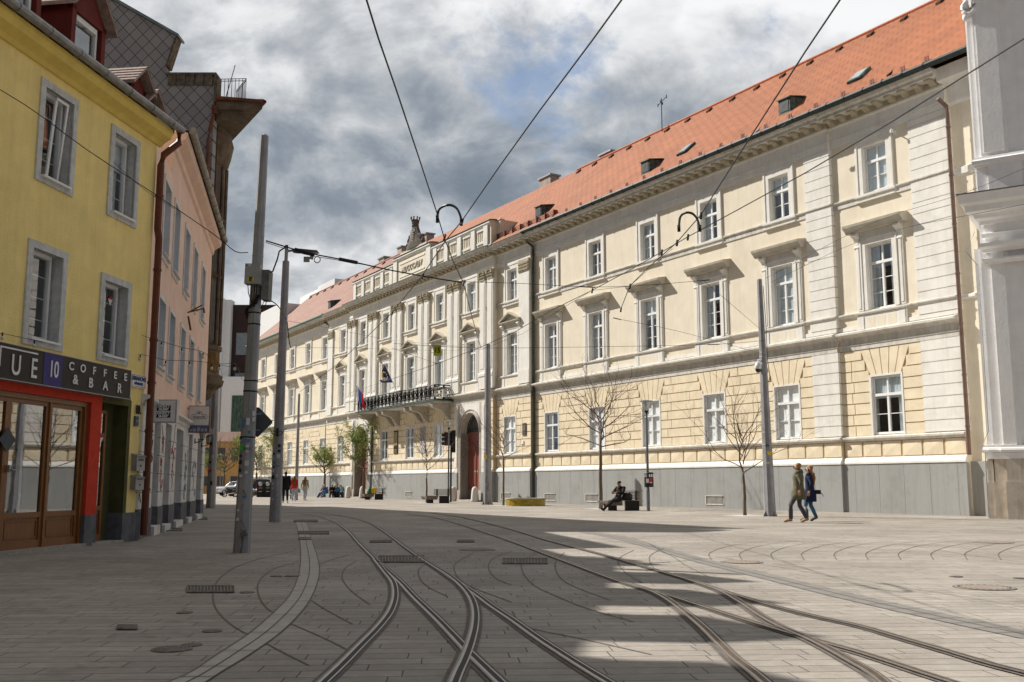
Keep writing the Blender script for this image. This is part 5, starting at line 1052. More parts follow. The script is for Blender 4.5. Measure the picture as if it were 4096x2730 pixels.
# ================================================================== CORNER HOUSE WITH SLATE GABLE AND ROUND BAY
TY = 34.95; k_ = TY/34.0
def tz(z): return 1.12+(z-1.12)*k_
tw = root('corner_house', 'dilapidated tall corner house with slate-tiled gable, roof terrace and round bay', 'building', (-10.95, TY, 0), 0)
slate = bpy.data.materials.new('diamond_slate'); slate.use_nodes = True; t = slate.node_tree; n = t.nodes; b = n['Principled BSDF']; b.inputs['Roughness'].default_value = .8
tcn = n.new('ShaderNodeTexCoord'); sx_ = n.new('ShaderNodeSeparateXYZ'); t.links.new(tcn.outputs['Object'], sx_.inputs[0])
def mnode(op, *a):
    q = n.new('ShaderNodeMath'); q.operation = op
    for i, v in enumerate(a):
        if isinstance(v, (int, float)): q.inputs[i].default_value = v
        else: t.links.new(v, q.inputs[i])
    return q.outputs[0]
P_ = .50
s1 = mnode('ADD', sx_.outputs[0], mnode('MULTIPLY', sx_.outputs[2], .92)); s2 = mnode('SUBTRACT', sx_.outputs[0], mnode('MULTIPLY', sx_.outputs[2], .92))
f1 = mnode('ABSOLUTE', mnode('SUBTRACT', mnode('FRACT', mnode('DIVIDE', s1, P_)), .5)); f2 = mnode('ABSOLUTE', mnode('SUBTRACT', mnode('FRACT', mnode('DIVIDE', s2, P_)), .5))
ln = mnode('GREATER_THAN', mnode('MAXIMUM', f1, f2), .468)
wn = n.new('ShaderNodeTexWhiteNoise'); wn.noise_dimensions = '2D'; cb_ = n.new('ShaderNodeCombineXYZ'); t.links.new(mnode('FLOOR', mnode('DIVIDE', s1, P_)), cb_.inputs[0]); t.links.new(mnode('FLOOR', mnode('DIVIDE', s2, P_)), cb_.inputs[1]); t.links.new(cb_.outputs[0], wn.inputs['Vector'])
r1 = n.new('ShaderNodeValToRGB'); r1.color_ramp.elements[0].color = (.24, .225, .225, 1); r1.color_ramp.elements[1].color = (.31, .29, .285, 1); t.links.new(wn.outputs['Value'], r1.inputs[0])
mx2 = n.new('ShaderNodeMixRGB'); t.links.new(ln, mx2.inputs[0]); t.links.new(r1.outputs[0], mx2.inputs[1]); mx2.inputs[2].default_value = (.045, .04, .04, 1); t.links.new(mx2.outputs[0], b.inputs['Base Color'])
m = MB()
out = [(-9.5, 0, 0), (0, 0, 0), (0.02, 0, tz(14.6)), (0.02, 0, tz(15.62)), (-1.78, 0, tz(15.75)), (-1.84, 0, tz(16.05)), (-1.52, 0, tz(17.15)), (-4.1, 0, tz(18.6)), (-9.5, 0, tz(17.6))]
m.prism(out, (0, .4, 0)); m.build('slate_gable', slate, tw)
old = mat('peeling_brown_render', (.165, .125, .085), .95, .3, 3, .6, 14, dirt=(.06, .045, .035), ds=1.3); rustm = mat('rusty_sheet', (.15, .055, .028), .7, .35, 5)
sd_ = Vector((-.5119848, .85899451, 0)); nn_ = Vector((.859, .512, 0))     # street line of the block, parallel to the palace
def blk(A, B, z0, z1, th=7.0):
    a, b = Vector(A), Vector(B); q = Vector((-th, .2, 0))
    return [(a.x, a.y, z0), (b.x, b.y, z0), (b.x+q.x, b.y+q.y, z0), (a.x+q.x, a.y+q.y, z0)], (0, 0, z1-z0)
m = MB(); A = Vector((.05, .45, 0)); B = A+sd_*34; p, d = blk(A, B, 0, tz(14.6), 8); m.prism(p, d)
m.build('street_wing', old, tw)
m = MB(); A2 = A+sd_*3.2-nn_*3.4; p, d = blk(A2, A2+sd_*32, tz(14.6), 17.3, 6); m.prism(p, d); m.build('attic_storey', old, tw)
# eave slab wrapping the round corner
cyc = Vector((-.60, 1.35, 0))
ev = [(.14, -.15), (1.85, -.25), (1.85+sd_.x*30, -.25+sd_.y*30), (-1.0+sd_.x*30, sd_.y*30), (.14, .5)]
m = MB(); m.prism([(x, y, tz(14.32)) for x, y in ev], (0, 0, .30)); m.prism([(.13, .0, tz(14.0)), (1.1, -.0, tz(14.0)), (1.1+sd_.x*29, sd_.y*29, tz(14.0)), (-.8+sd_.x*29, sd_.y*29, tz(14.0))], (0, 0, .35)); m.build('eave', old, tw)
m = MB(); m.tube([(.14, -.28, tz(14.72)), (1.95, -.33, tz(14.55)), (1.95+sd_.x*30, -.33+sd_.y*30, tz(14.55))], .07, 8); m.prism([(.14, -.24, tz(14.62)), (1.9, -.30, tz(14.62)), (1.85+sd_.x*30, -.25+sd_.y*30, tz(14.62)), (-.9, 2, tz(14.62))], (0, 0, .04)); m.build('eave_gutter', rustm, tw)
m = MB(); R_ = .78
m.lathe([(R_+.10, 4.9), (R_+.14, 5.05), (R_-.02, 5.15), (R_-.02, 5.95), (R_+.06, 6.0), (R_+.06, 6.15), (R_-.08, 6.2), (R_-.08, tz(12.6)), (R_+.02, tz(12.7)), (R_+.10, tz(13.0)), (R_+.20, tz(13.5)), (R_+.05, tz(14.0))], tuple(cyc), 20)
m.lathe([(.25, 4.1), (.5, 4.25), (.7, 4.55), (R_+.14, 4.72), (R_+.18, 4.9), (R_, 4.92)], tuple(cyc), 20)
bay = m.build('round_bay', old, tw)
m = MB()
for k in range(-3, 6):
    w = -PI/2+k*PI/6.2
    for z0, z1 in ((6.35, 8.6), (8.9, 10.8), (11.0, tz(12.4))):
        c, s = math.cos(w), math.sin(w); q = R_-.06; t_ = .13
        pts = [(cyc.x+q*math.cos(w+d_)*1.0, cyc.y+q*math.sin(w+d_), z) for d_, z in ((-t_, z0), (t_, z0), (t_, z1), (-t_, z1))]
        m.poly(pts)
m.build('bay_window', mat('bay_pane', (.035, .035, .035), .2, spec=.6), bay, fix=False)
m = MB()
for k in range(-4, 6):
    w = -PI/2+(k+.5)*PI/6.2; q = R_-.03; m.tube([(cyc.x+q*math.cos(w), cyc.y+q*math.sin(w), 6.2), (cyc.x+q*math.cos(w), cyc.y+q*math.sin(w), tz(12.6))], .07, 6)
for z in (8.75, 10.9): m.lathe([(R_-.04, z-.05), (R_+.0, z), (R_-.04, z+.05)], tuple(cyc), 20)
m.build('bay_mullion', old, bay)
m = MB(); m.lathe([(R_-.01, 5.2), (R_-.01, 5.9)], tuple(cyc), 20); m.build('rust_stain_panel', mat('rust_streaks', (.18, .10, .03), .9, .5, 3, stretch=(6, 6, .6)), bay)
m = MB(); m.tube([(.05, -.14, tz(14.1)), (-.05, -.16, tz(13.6)), (-.10, -.16, tz(13.2)), (-.06, -.12, 10), (-.02, -.12, 4.6)], .07, 8); m.lathe([(.10, tz(14.15)), (.12, tz(14.45))], (.1, -.2, 0), 8); m.build('downpipe', rustm, tw)
m = MB()
for x in range(5): m.box(-1.72+x*.34, -1.43+x*.34, -.06, -.0, tz(15.28), tz(15.66))
m.box(-1.8, .06, -.09, .45, tz(15.66), tz(15.74)); m.box(.0, .12, -.08, .4, tz(14.6), tz(15.66)); m.prism([(-1.84, -.06, tz(16.0)), (-1.54, -.06, tz(17.1)), (-1.46, -.06, tz(17.1)), (-1.76, -.06, tz(16.0))], (0, .5, 0)); m.build('parapet_coping', mat('mossy_coping', (.13, .105, .075), .9, .5, 6), tw)
m = MB(); m.prism([(-9.6, -.1, tz(17.55)), (-4.1, -.1, tz(18.62)), (-1.4, -.1, tz(17.1)), (-1.4, -.1, tz(17.2)), (-4.1, -.1, tz(18.74)), (-9.6, -.1, tz(17.65))], (0, .7, 0)); m.build('verge_flashing', mat('verge_sheet', (.16, .20, .21), .5, .2), tw)
m = MB()
P1_, P2_, P3_ = (.25, -.05), (1.18, -.10), (1.18+sd_.x*1.3, -.10+sd_.y*1.3)
for A_, B_, nb in ((P1_, P2_, 7), (P2_, P3_, 9)):
    for z in (tz(14.75), tz(15.42), tz(15.5)): m.tube([(*A_, z), (*B_, z)], .014, 4)
    for k in range(nb+1): f = k/nb; m.tube([(A_[0]+(B_[0]-A_[0])*f, A_[1]+(B_[1]-A_[1])*f, tz(14.66)), (A_[0]+(B_[0]-A_[0])*f, A_[1]+(B_[1]-A_[1])*f, tz(15.5))], .011, 4)
m.tube([(.35, .1, tz(14.66)), (.72, .0, tz(16.05))], .018, 5); m.build('terrace_railing', black, tw)
# ================================================================== FAR BUILDINGS
mb_ = root('modern_building', 'modern block with white piers and dark brown window bands, far behind the trees', 'building', (-46, 150, 0), 0)
mw = mat('modern_white', (.72, .72, .72), .7, .04); mbn = mat('dark_brown_cladding', (.035, .018, .016), .6, .15); mg = mat('modern_grey_panel', (.16, .16, .18), .7, .08)
bd = MB(); bd.box(-3, 26, 1.2, 20, 0, 28.6, 1); bd.box(1.4, 2.0, -.4, 2, 0, 29.3, 0); bd.box(2.0, 3.0, .2, 2, 0, 29.2, 0); bd.build('facade', [mw, mbn, mg], mb_)
m = MB(); m.box(-5, 1.2, .4, 19, 0, 27.8); m.build('side_wing', mg, mb_); m = MB(); m.box(-5.4, -4.3, .1, .6, 0, 27.5); m.build('white_side_pier', mw, mb_)
wp = mat('modern_pane', (.20, .22, .24), .08, spec=.9)
for z in (20.8, 14.6, 8.4, 24.9):
    for x in (3.7, 5.9, 8.1, 10.3):
        if z == 24.9: continue
        m = MB(); m.box(x, x+1.95, 1.1, 1.22, z, z+3.4); m.build('window', wp, mb_)
    if z != 24.9:
        m = MB(); m.box(-3.9, -2.3, .3, .42, z-.6, z+3.2); m.build('window', wp, mb_); m = MB(); m.box(-1.6, .9, .3, .42, z-.6, z+3.2); m.build('window', wp, mb_)
m = MB(); m.box(3.0, 20, -3, 1.0, 0, 17.0); m.build('white_lower_wing', mw, mb_); m = MB(); m.box(4.6, 6.6, -3.1, -2.9, 5, 14.2); m.build('climbing_artwork', mat('dark_green_panel', (.05, .09, .07), .6, .7, 3, stretch=(3, 1, .6)), mb_)
oc = root('ochre_house', 'low ochre house with small windows behind the parked cars', 'building', (-46, 128, 0), 0)
ocm = mat('ochre_render', (.50, .29, .11), .9, .08, 2); m = MB(); m.box(0, 14, 0, 6, 0, 6.6); m.box(0, 14, -.1, 0, 3.55, 3.68); m.build('wall', ocm, oc); m = MB(); m.prism([(-.3, -.4, 6.6), (-.3, 6.4, 6.6), (-.3, 3, 8)], (14.6, 0, 0)); m.build('roof', tileL, oc)
for x in (1.5, 4.2, 7.2, 8.9, 10.6, 12.4):
    for z, h_ in ((1.0, 1.2), (4.2, 1.6)):
        m = MB(); m.box(x-.62, x+.62, -.03, .02, z-.12, z+h_+.12, 0); f_ = m.build('window', mat('ochre_trim', (.42, .32, .22), .9), oc); m = MB(); m.box(x-.45, x+.45, -.06, -.02, z, z+h_, 0); m.build('pane', mat('dark_pane', (.05, .055, .06), .2, spec=.6), f_)
nb = root('white_block', 'white flat-roofed block rising behind the far end of the palace roof', 'building', (PX, PY, 0), PR)
m = MB(); m.box(-71.5, -61.6, 3.2, 16, 0, 22.6, 0); m.box(-71.0, -62.2, 8.5, 18, 22.6, 25.2, 0); m.box(-61.6, -56.0, 7.6, 16, 16, 25.0, 0); m.build('wall', [mw], nb)
m = MB(); m.box(-56, -44, 8.5, 16, 16, 24.1, 0); m.box(-44, -38, 9, 16, 16, 24.6, 0); m.build('attic_storey', mat('pale_grey_render', (.45, .44, .43), .8, .05), nb)
gb = root('grey_pink_block', 'plain grey-pink windowless wall of a block behind the tram poles', 'building', (-46.0, 150, 0), 0)
m = MB(); m.box(9.0, 26, 8, 26, 0, 28.2); m.build('wall', mat('grey_pink_render', (.30, .26, .25), .9, .06), gb)
# ================================================================== STREET FURNITURE
def hexpole(name, label, x, y, h, w0, w1, group=None, n=8, cat='utility pole', lean=(0, 0), flat=True):
    r = root(name, label, cat, (x, y, 0), 0, group); m = MB(); k = n; rot = PI/n*.6
    m.lathe([(w0/2, 0), (w0/2*.97, h*.02), (w1/2, h), (w1/2*.5, h+.03)], n=n, rot=rot); o = m.build('shaft', steelg, r); r.rotation_euler = (lean[1], lean[0], 0)
    for i in range(4):
        pass
    b = MB()
    for a in range(4):
        w = a*PI/2+.4; c, s = math.cos(w), math.sin(w); q = w0/2
        b.prism([(c*q*.9, s*q*.9, 0), (c*(q+.10), s*(q+.10), 0), (c*q*.9, s*q*.9, .22)], (-s*.012, c*.012, 0))
    if not flat: b.build('base_fin', steelg, r)
    return r
def bands(r, zs, rad, m_=zinc, name='steel_band'):
    m = MB()
    for z in zs: m.lathe([(rad(z), z-.012), (rad(z)+.004, z), (rad(z), z+.012)], n=8, rot=PI/8*.6)
    m.build(name, m_, r)
def sticker(r, pos, w, h, m_, yaw=0.0, txt=None, tm=None):
    m = MB(); m.box(-w/2, w/2, -.002, .002, -h/2, h/2); o = m.build('sticker', m_, r, pos, yaw)
    if txt:
        t_ = text('lettering', txt, h*.5, tm or black, o, (0, -.004, 0), sx=.7); 
    return o
p = gp(555, 1270)
P1 = hexpole('tram_pole', 'nearest tall octagonal steel pole at left, covered in stickers, with two control boxes', p.x, p.y, 7.25, .285, .145, lean=(math.radians(1.0), 0))
rad1 = lambda z: (.285/2-(.285-.145)/2*z/7.25)+.002
bands(P1, (5.62, 5.43, 5.26, 5.07, 2.9), rad1); [bands(P1, (z_,), rad1, rubber, 'black_band') for z_ in (4.06, 3.86, 2.88, 2.7, 1.92)]
m = MB(); m.box(-.13, .13, -.30, -.12, 4.52, 4.87, 0); m.build('control_box', zinc, P1)
m = MB(); m.box(.13, .25, -.14, .12, 4.28, 4.80, 0); m.build('side_box', mat('worn_grey_box', (.15, .145, .14), .7, .3, 9), P1)
yl = mat('yellow_sticker', (.75, .55, .02), .6, .05); st_w = mat('sticker_white', (.6, .6, .6), .7, .2, 40); st_b = mat('sticker_blue', (.10, .20, .33), .7, .3, 40); st_k = mat('sticker_black', (.03, .03, .035), .7, .3, 30); st_g = mat('sticker_green', (.03, .5, .05), .6)
sticker(P1, (-.02, -.304, 4.60), .10, .07, yl); text('lettering', '020', .045, black, P1, (-.02, -.308, 4.618), sx=.9, bold=.002); text('lettering', '021', .045, black, P1, (-.02, -.308, 4.580), sx=.9, bold=.002)
sticker(P1, (-.075, -.304, 4.83), .09, .05, st_w); text('lettering', 'R', .045, black, P1, (-.095, -.308, 4.83), bold=.002); text('lettering', 'kW', .02, black, P1, (-.062, -.308, 4.822))
m = MB()
for q in ((-.09, -.2), (-.03, -.22), (.02, -.2), (.07, -.22)): m.tube([(q[0], q[1], 4.52), (q[0]*.9, q[1]*.9, 4.38), (q[0]*.3, -.15, 4.22), (.02, -.13, 4.15)], .008, 5)
m.tube([(-.14, -.02, 4.05), (-.10, -.14, 4.12), (.05, -.15, 4.22), (.08, -.13, 4.35)], .03, 6); m.tube([(-.14, -.02, 4.05), (-.15, .1, 4.0)], .03, 6); m.tube([(.19, -.1, 4.75), (.30, -.1, 4.78), (.36, -.08, 5.0), (.38, -.05, 5.15), (.50, .05, 5.28)], .014, 5)
for x in (-.03, .02): m.tube([(x+.18, -.0, 4.28), (x+.16, -.02, 4.20), (.10, -.05, 4.14)], .007, 4)
m.build('cable', rubber, P1)
m = MB(); m.box(.02, .13, -.23, -.13, .28, .33); m.tube([(.06, -.18, .30), (.05, -.17, .10), (.02, -.15, .0)], .014, 5); m.lathe([(.035, .33), (.03, .38)], (.08, -.19, 0), 8); m.build('base_junction', mat('painted_grey_iron', (.12, .12, .12), .6, .2), P1)
for (x, z, w, h_, mt) in ((-.075, 2.16, .05, .16, st_b), (.02, 2.18, .06, .12, st_w), (.105, 2.32, .05, .08, st_w), (.108, 2.22, .05, .07, st_w), (.0, 1.86, .15, .05, st_b), (-.07, 1.74, .07, .09, st_g), (.035, 1.72, .05, .13, st_w), (-.09, 1.90, .05, .05, st_k), (-.075, 1.60, .05, .05, st_k), (-.07, 1.50, .05, .07, st_k), (-.07, 1.36, .045, .06, st_k), (-.05, 1.27, .05, .04, st_w), (.04, 1.33, .05, .05, st_w), (.03, .92, .05, .05, st_b), (-.06, .70, .04, .04, st_w), (-.06, .55, .05, .05, st_w), (.05, 2.0, .05, .05, st_b), (.04, 1.48, .07, .09, st_w), (-.11, 1.1, .03, .2, st_w)):
    sticker(P1, (x, -rad1(z)*math.cos(math.radians(18))-.004 if abs(x) < .09 else -rad1(z)*.82, z), w, h_, mt, -.25 if x < -.05 else (.5 if x > .09 else .1), 'LEAD' if (h_ == .13 and mt is st_w) else None)
m = MB(); rnd = random.Random(2)
for z0 in (1.05, .8, .55, .4):
    m = MB(); x = .0; z = z0; p = [(x, -rad1(z)-.003, z)]
    for j in range(8): x += rnd.uniform(-.03, .035); z -= rnd.uniform(-.02, .05); x = max(-.04, min(.08, x)); p.append((x, -rad1(z)-.003, z))
    m.tube(smooth(p, 5), .0028, 3); m.build('graffiti', gm[0], P1)
# diamond road sign seen from behind
r = root('road_sign', 'grey back of a diamond road sign strapped behind the nearest tram pole', 'road sign', (P1.location.x+.13, P1.location.y+.22, 2.19), 0)
m = MB(); s = .285; pts = []
for k in range(4):
    a = k*PI/2
    for d_ in (-.14, .14): pts.append(((s-.03)*math.cos(a+d_*.5)*1.0, 0, (s-.03)*math.sin(a+d_*.5)))
m.prism(pts, (0, .012, 0)); m.build('sign_back', mat('sign_back_grey', (.085, .09, .105), .6, .06), r); m = MB(); m.box(.02, .10, -.004, 0, .12, .17); m.build('sticker', st_b, r); m = MB(); m.box(-.2, .05, -.02, 0, .13, .15); m.box(-.2, .05, -.02, 0, -.15, -.13); m.build('strap', zinc, r)
p = gp(632, 1200)
P2 = hexpole('tram_pole', 'second octagonal tram pole with an LED street lamp arm, right of the nearest one', p.x, p.y, 8.1, .37, .21, lean=(math.radians(.5), 0))
rad2 = lambda z: (.37/2-(.16)/2*z/8.1)+.003
bands(P2, (6.45, 6.3, 6.15, 5.95, 5.85, 5.1, 3.6), rad2)
m = MB(); m.lathe([(.055, 8.1), (.055, 8.62)], n=10); m.tube([(.03, 0, 8.42), (.22, 0, 8.46)], .035, 8); m.build('lamp_spigot', steelg, P2)
m = MB(); m.prism([(.20, -.12, 8.40), (.34, -.13, 8.38), (.95, -.12, 8.38), (1.02, -.08, 8.40), (.98, -.08, 8.45), (.30, -.12, 8.50), (.22, -.1, 8.49)], (0, .25, 0)); lh = m.build('lamp_head', mat('lamp_grey', (.06, .065, .075), .5, .06), P2); m = MB(); m.box(.62, .97, -.10, .09, 8.365, 8.38); m.build('lamp_lens', mat('lamp_lens_dull', (.25, .22, .16), .3), lh)
m = MB()
for s in (-1, 1): m.tube([(s*.05, -.2, 2.62), (s*.14, -.2, 2.66), (s*.24, -.19, 2.82), (s*.27, -.19, 2.80)], .011, 5); m.tube([(s*.05, -.2, 2.72), (s*.12, -.2, 2.74), (s*.14, -.2, 2.79)], .009, 5)
m.box(-.03, .03, -.21, -.17, 2.58, 2.84); m.build('flower_basket_hook', black, P2)
for (x, z, w, h_, mt) in ((.07, 2.3, .08, .09, st_k), (.07, 2.14, .10, .08, st_k), (.06, 1.98, .10, .12, st_w), (-.06, 1.78, .08, .08, st_b), (.06, 1.68, .07, .05, st_b), (-.07, 1.66, .06, .06, st_k), (-.08, 1.54, .05, .09, st_w), (-.07, 1.15, .05, .05, st_w), (-.07, 1.02, .04, .04, st_w), (-.06, .68, .05, .05, st_w), (-.08, 2.05, .05, .08, st_k), (-.08, 1.35, .07, .12, st_k), (.04, 1.4, .06, .08, st_w)):
    sticker(P2, (x, -rad2(z)*.97-.004, z), w, h_, mt, -.12 if x < 0 else .12)
m = MB(); x, z = .03, .95; p = [(x, -rad2(z)-.003, z)]
for j in range(20): x = .03+.06*math.sin(j*1.3); z -= .03; p.append((x, -rad2(z)-.003, z))
m.tube(smooth(p, 5), .003, 3); m.build('graffiti', gm[0], P2)
p = gp(484, 1168)
P3 = hexpole('tram_pole', 'dirty octagonal pole with a red dot sticker in front of the corner house', p.x, p.y, 8.0, .46, .24); bands(P3, (3.4, 2.5), lambda z: .20)
for (x, z, w, h_, mt) in ((-.05, 3.1, .12, .16, st_k), (.06, 2.5, .10, .14, st_w), (-.05, 2.2, .1, .1, st_k), (.05, 1.2, .1, .2, st_k)): sticker(P3, (x, -.232, z), w, h_, mt)
m = MB(); m.lathe([(.07, 0), (.07, .004)], n=14); o = m.build('red_dot_sticker', mat('sticker_red', (.6, .02, .02), .6), P3, (-.04, -.235, 1.78)); o.rotation_euler = (PI/2, 0, 0)
p = gp(1120, 1160); P4 = hexpole('tram_pole', 'grey tram pole standing in front of the nearer palace door', p.x, p.y, 9.25, .52, .30, flat=False); bands(P4, (7.0, 6.9, 6.4, 3.0), lambda z: .26-.11*z/9.25+.004)
sticker(P4, (-.12, -.26, 2.7), .16, .2, yl); m = MB(); m.tube([(0, -.26, 1.6), (-.1, -.26, 1.3), (.1, -.26, 1.2), (0, -.27, .9), (.12, -.26, .8)], .012, 4); m.build('graffiti', gm[0], P4)
p = gp(1770, 1187)
P5 = hexpole('tram_pole', 'pale grey tram pole with white dome camera right of the last bare tree', p.x, p.y, 8.65, .44, .19, flat=False, lean=(math.radians(-.55), 0)); bands(P5, (5.9, 5.75, 5.6, 5.5, 5.15, 3.0, 2.55), lambda z: .22-.125*z/8.65+.003)
sticker(P5, (-.05, -.215, 2.52), .12, .07, st_k, 0, '22', let); sticker(P5, (.02, -.215, 2.25), .12, .13, yl); sticker(P5, (-.05, -.22, 1.9), .1, .05, st_w)
m = MB(); m.tube([(.10, -.10, 8.4), (.13, -.12, 7.0), (.13, -.14, 5.6), (.18, -.16, 5.0), (.10, -.18, 4.8)], .012, 4); m.build('cable', rubber, P5)
r = root('dome_camera', 'white dome surveillance camera hanging from an arm on the pale tram pole', 'camera', tuple(Vector(p)+Vector((-.28, -.12, 5.30))), 0)
m = MB(); m.lathe([(.05, .24), (.09, .22), (.125, .12), (.13, .02), (.12, .0)], n=16); m.tube([(0, 0, .22), (.02, 0, .32), (.22, .05, .34), (.24, .05, .22)], .03, 8); m.build('housing', enam, r, smooth=True); m = MB(); m.ball((0, 0, -.02), .10, .10, .12, 14, 9); m.build('dome', mat('smoked_dome', (.012, .008, .008), .1, spec=.8), r, smooth=True)
r = root('wall_camera', 'small white camera on an arm beside the topmost right palace window', 'camera', tuple(pal(27.3, -.12, 15.25)), PR); m = MB(); m.box(-.06, .06, -.05, 0, -.1, .1); m.tube([(0, 0, 0), (.10, -.30, .02)], .025, 6); m.lathe([(.07, -.02), (.07, .08), (.03, .12)], (.12, -.34, -.08), 10); m.build('housing', enam, r)
p = gp(680, 1150); hexpole('thin_pole', 'slender grey pole rising behind the walking girls', p.x, p.y, 7.8, .30, .16)
# ---------------------------------------------------------------- lamp posts
lg = mat('lamp_clear_glass', (.5, .52, .5), .15, .1, spec=.6)
def lamppost(x, y, h, label, y_d=None, bin_=False):
    r = root('lamp_post', label, 'street lamp', (x, y, 0), 0, 'disc-topped street lamps'); m = MB(); m.lathe([(.075, 0), (.075, .9), (.06, .95), (.045, h-.75), (.045, h-.6)], n=12); m.build('post', mat('lamp_post_grey', (.15, .17, .19), .5, .1, 4, metal=.3), r)
    m = MB(); m.lathe([(.02, h-.62), (.09, h-.50), (.09, h-.46)], n=12); m.build('lamp_base', black, r); m = MB(); m.lathe([(.09, h-.46), (.13, h-.10)], n=14); m.build('lamp_glass', glassmat('lamp_glass_clear', (.8, .85, .85), .15) if 'lamp_glass_clear' not in bpy.data.materials else bpy.data.materials['lamp_glass_clear'], r); m = MB(); m.lathe([(.30, h-.08), (.30, h-.04), (.10, h)], n=20); m.build('lamp_disc', zinc, r); return r
p = gp(1490, 1175); lp = lamppost(p.x, p.y, 4.78, 'disc-topped lamp post with a black litter bin, right of the occupied bench')
r = root('litter_bin', 'black litter bin with a red notice mounted on the lamp post beside the bench', 'litter bin', (p.x+.03, p.y-.12, 1.02), 0)
m = MB(); m.lathe([(.19, 0), (.20, .02), (.20, .42), (.19, .43)], n=18); m.build('bin_body', mat('bin_black', (.02, .017, .017), .35, .15), r); m = MB(); m.lathe([(.20, .55), (.205, .58), (.17, .63)], n=18)
for k in range(4): w = k*PI/2+.3; m.tube([(.17*math.cos(w), .17*math.sin(w), .42), (.17*math.cos(w), .17*math.sin(w), .56)], .015, 5)
m.build('bin_lid', black, r); m = MB(); m.box(.0, .11, -.212, -.19, .20, .38); m.build('red_notice', mat('notice_red', (.6, .03, .03), .6), r); m = MB(); m.box(-.14, -.03, -.207, -.18, .18, .36); m.box(.0, .11, -.213, -.2, .17, .21); m.build('white_notice', st_w, r)
p = gp(1030, 1155); lamppost(p.x, p.y, 5.25, 'disc-topped lamp post beside the traffic light, left of the nearer palace door')
r = root('traffic_light', 'black two-headed traffic light seen side-on behind the lamp post', 'traffic light', (p.x+.12, p.y+.6, 0), 0)
m = MB(); m.tube([(0, 0, 0), (0, 0, 4.6)], .06, 8); m.build('mast', black, r); m = MB(); m.box(.05, .28, -.12, .1, 3.2, 4.65); m.build('signal_head', black, r); m = MB(); m.box(-.45, -.05, -.12, .12, 3.65, 4.5)
for k in range(3): m.tube([(-.45, 0, 3.8+k*.28), (-.62, 0, 3.77+k*.28)], .11, 8)
m.build('signal_head', black, r)
for x, y, h, lab in ((773, 1141, 5.3, 'disc-topped lamp post rising behind the people seated on the bench'), (615, 1136, 5.2, 'distant lamp post behind the black twin litter bin'), (505, 1136, 4.8, 'distant grey lamp post in front of the parked pale car')):
    p = gp(x, y); lamppost(p.x, p.y, h, lab)
# ---------------------------------------------------------------- benches
steelb = mat('bench_black_steel', (.022, .018, .017), .5, .1)
def bench(x, y, label, yaw=0.0, back=True):
    r = root('bench', label, 'bench', (x, y, 0), yaw, 'timber plaza benches')
    m = MB(); m.box(-.75, -.12, -.28, .2, .22, .42, 0); m.prism([(-.75, -.28, .42), (-.75, -.28, .23), (-1.05, .25, .23), (-1.15, .25, .42)], (.35, .5, 0), 0); m.build('timber_block', woodg, r)
    m = MB()
    for k in range(14): m.box(-.70+k*.105, -.70+k*.105+.075, -.26, .30, .425, .455)
    m.build('seat_slats', woodg, r)
    for a, b in ((-.72, -.36), (.02, .42+.2)):
        m = MB(); m.box(a, b, -.18, .22, 0, .225 if a < 0 else .42); m.build('leg', steelb, r)
    if back:
        m = MB()
        for k in range(5): m.box(-.35, .70, .26, .30, .50+k*.068, .535+k*.068)
        m.box(-.35, .85, .20, .33, .835, .86)
        b_ = m.build('backrest', woodg, r); m = MB(); m.box(.5, .6, .30, .33, .3, .84); m.box(-.2, -.1, .30, .33, .3, .84); m.build('bracket', steelb, b_)
    return r
p = gp(1436, 1174); BR = bench(p.x+.02, p.y+.25, 'timber bench with a man sitting on it, nearest to the viewer'); bench_p = p
p = gp(1008, 1157); bench(p.x, p.y+.25, 'empty timber bench beside the thin bare tree near the palace door')
p = gp(860, 1149); BL = bench(p.x, p.y+.25, 'timber bench carrying yellow and green shopping bags'); bl_p = p
p = gp(780, 1144); BG = bench(p.x+.25, p.y+.25, 'timber bench crowded with seated people', back=False); bg_p = p
p = gp(655, 1140); bench(p.x+.3, p.y+6, 'dark bench partly hidden behind the man in black', back=False)
p = gp(588, 1143); bench(p.x, p.y+.3, 'low bench with white bags on it beside the black twin bin', back=False)
for dx, mt, lab in ((-.38, mat('bag_green', (.02, .13, .04), .5), 'dark green carrier bag on the bench, left of the yellow one'), (-.08, mat('bag_yellow', (.62, .40, .02), .5, .2, 8), 'bulging yellow carrier bag on the bench')):
    r = root('shopping_bag', lab, 'bag', (bl_p.x+dx, bl_p.y+.15, .456), .1); m = MB(); w = .13 if dx < -.2 else .2; m.loft([((0, 0, 0), w, .12, 0), ((0, 0, .18), w*1.1, .14, .1), ((.02, 0, .34), w*.95, .10, 0), ((0, 0, .42), w*1.0, .05, 0)], 10); m.build('bag_body', mt, r, smooth=True)
    m = MB(); m.tube([(-.06, 0, .40), (-.05, 0, .50), (.05, 0, .50), (.06, 0, .40)], .012, 5); m.build('bag_handle', mt, r)
p = gp(588, 1143)
r = root('shopping_bag', 'crumpled white bags on the low far bench by the twin bin', 'bag', (p.x, p.y+.3, .456), 0); m = MB()
for q in ((-.3, .0), (0, .05), (.28, 0)): m.ball((q[0], q[1], .13), .2, .16, .17, 8, 6)
m.build('bag_body', mat('bag_white', (.6, .62, .65), .6, .2, 9), r, smooth=True)
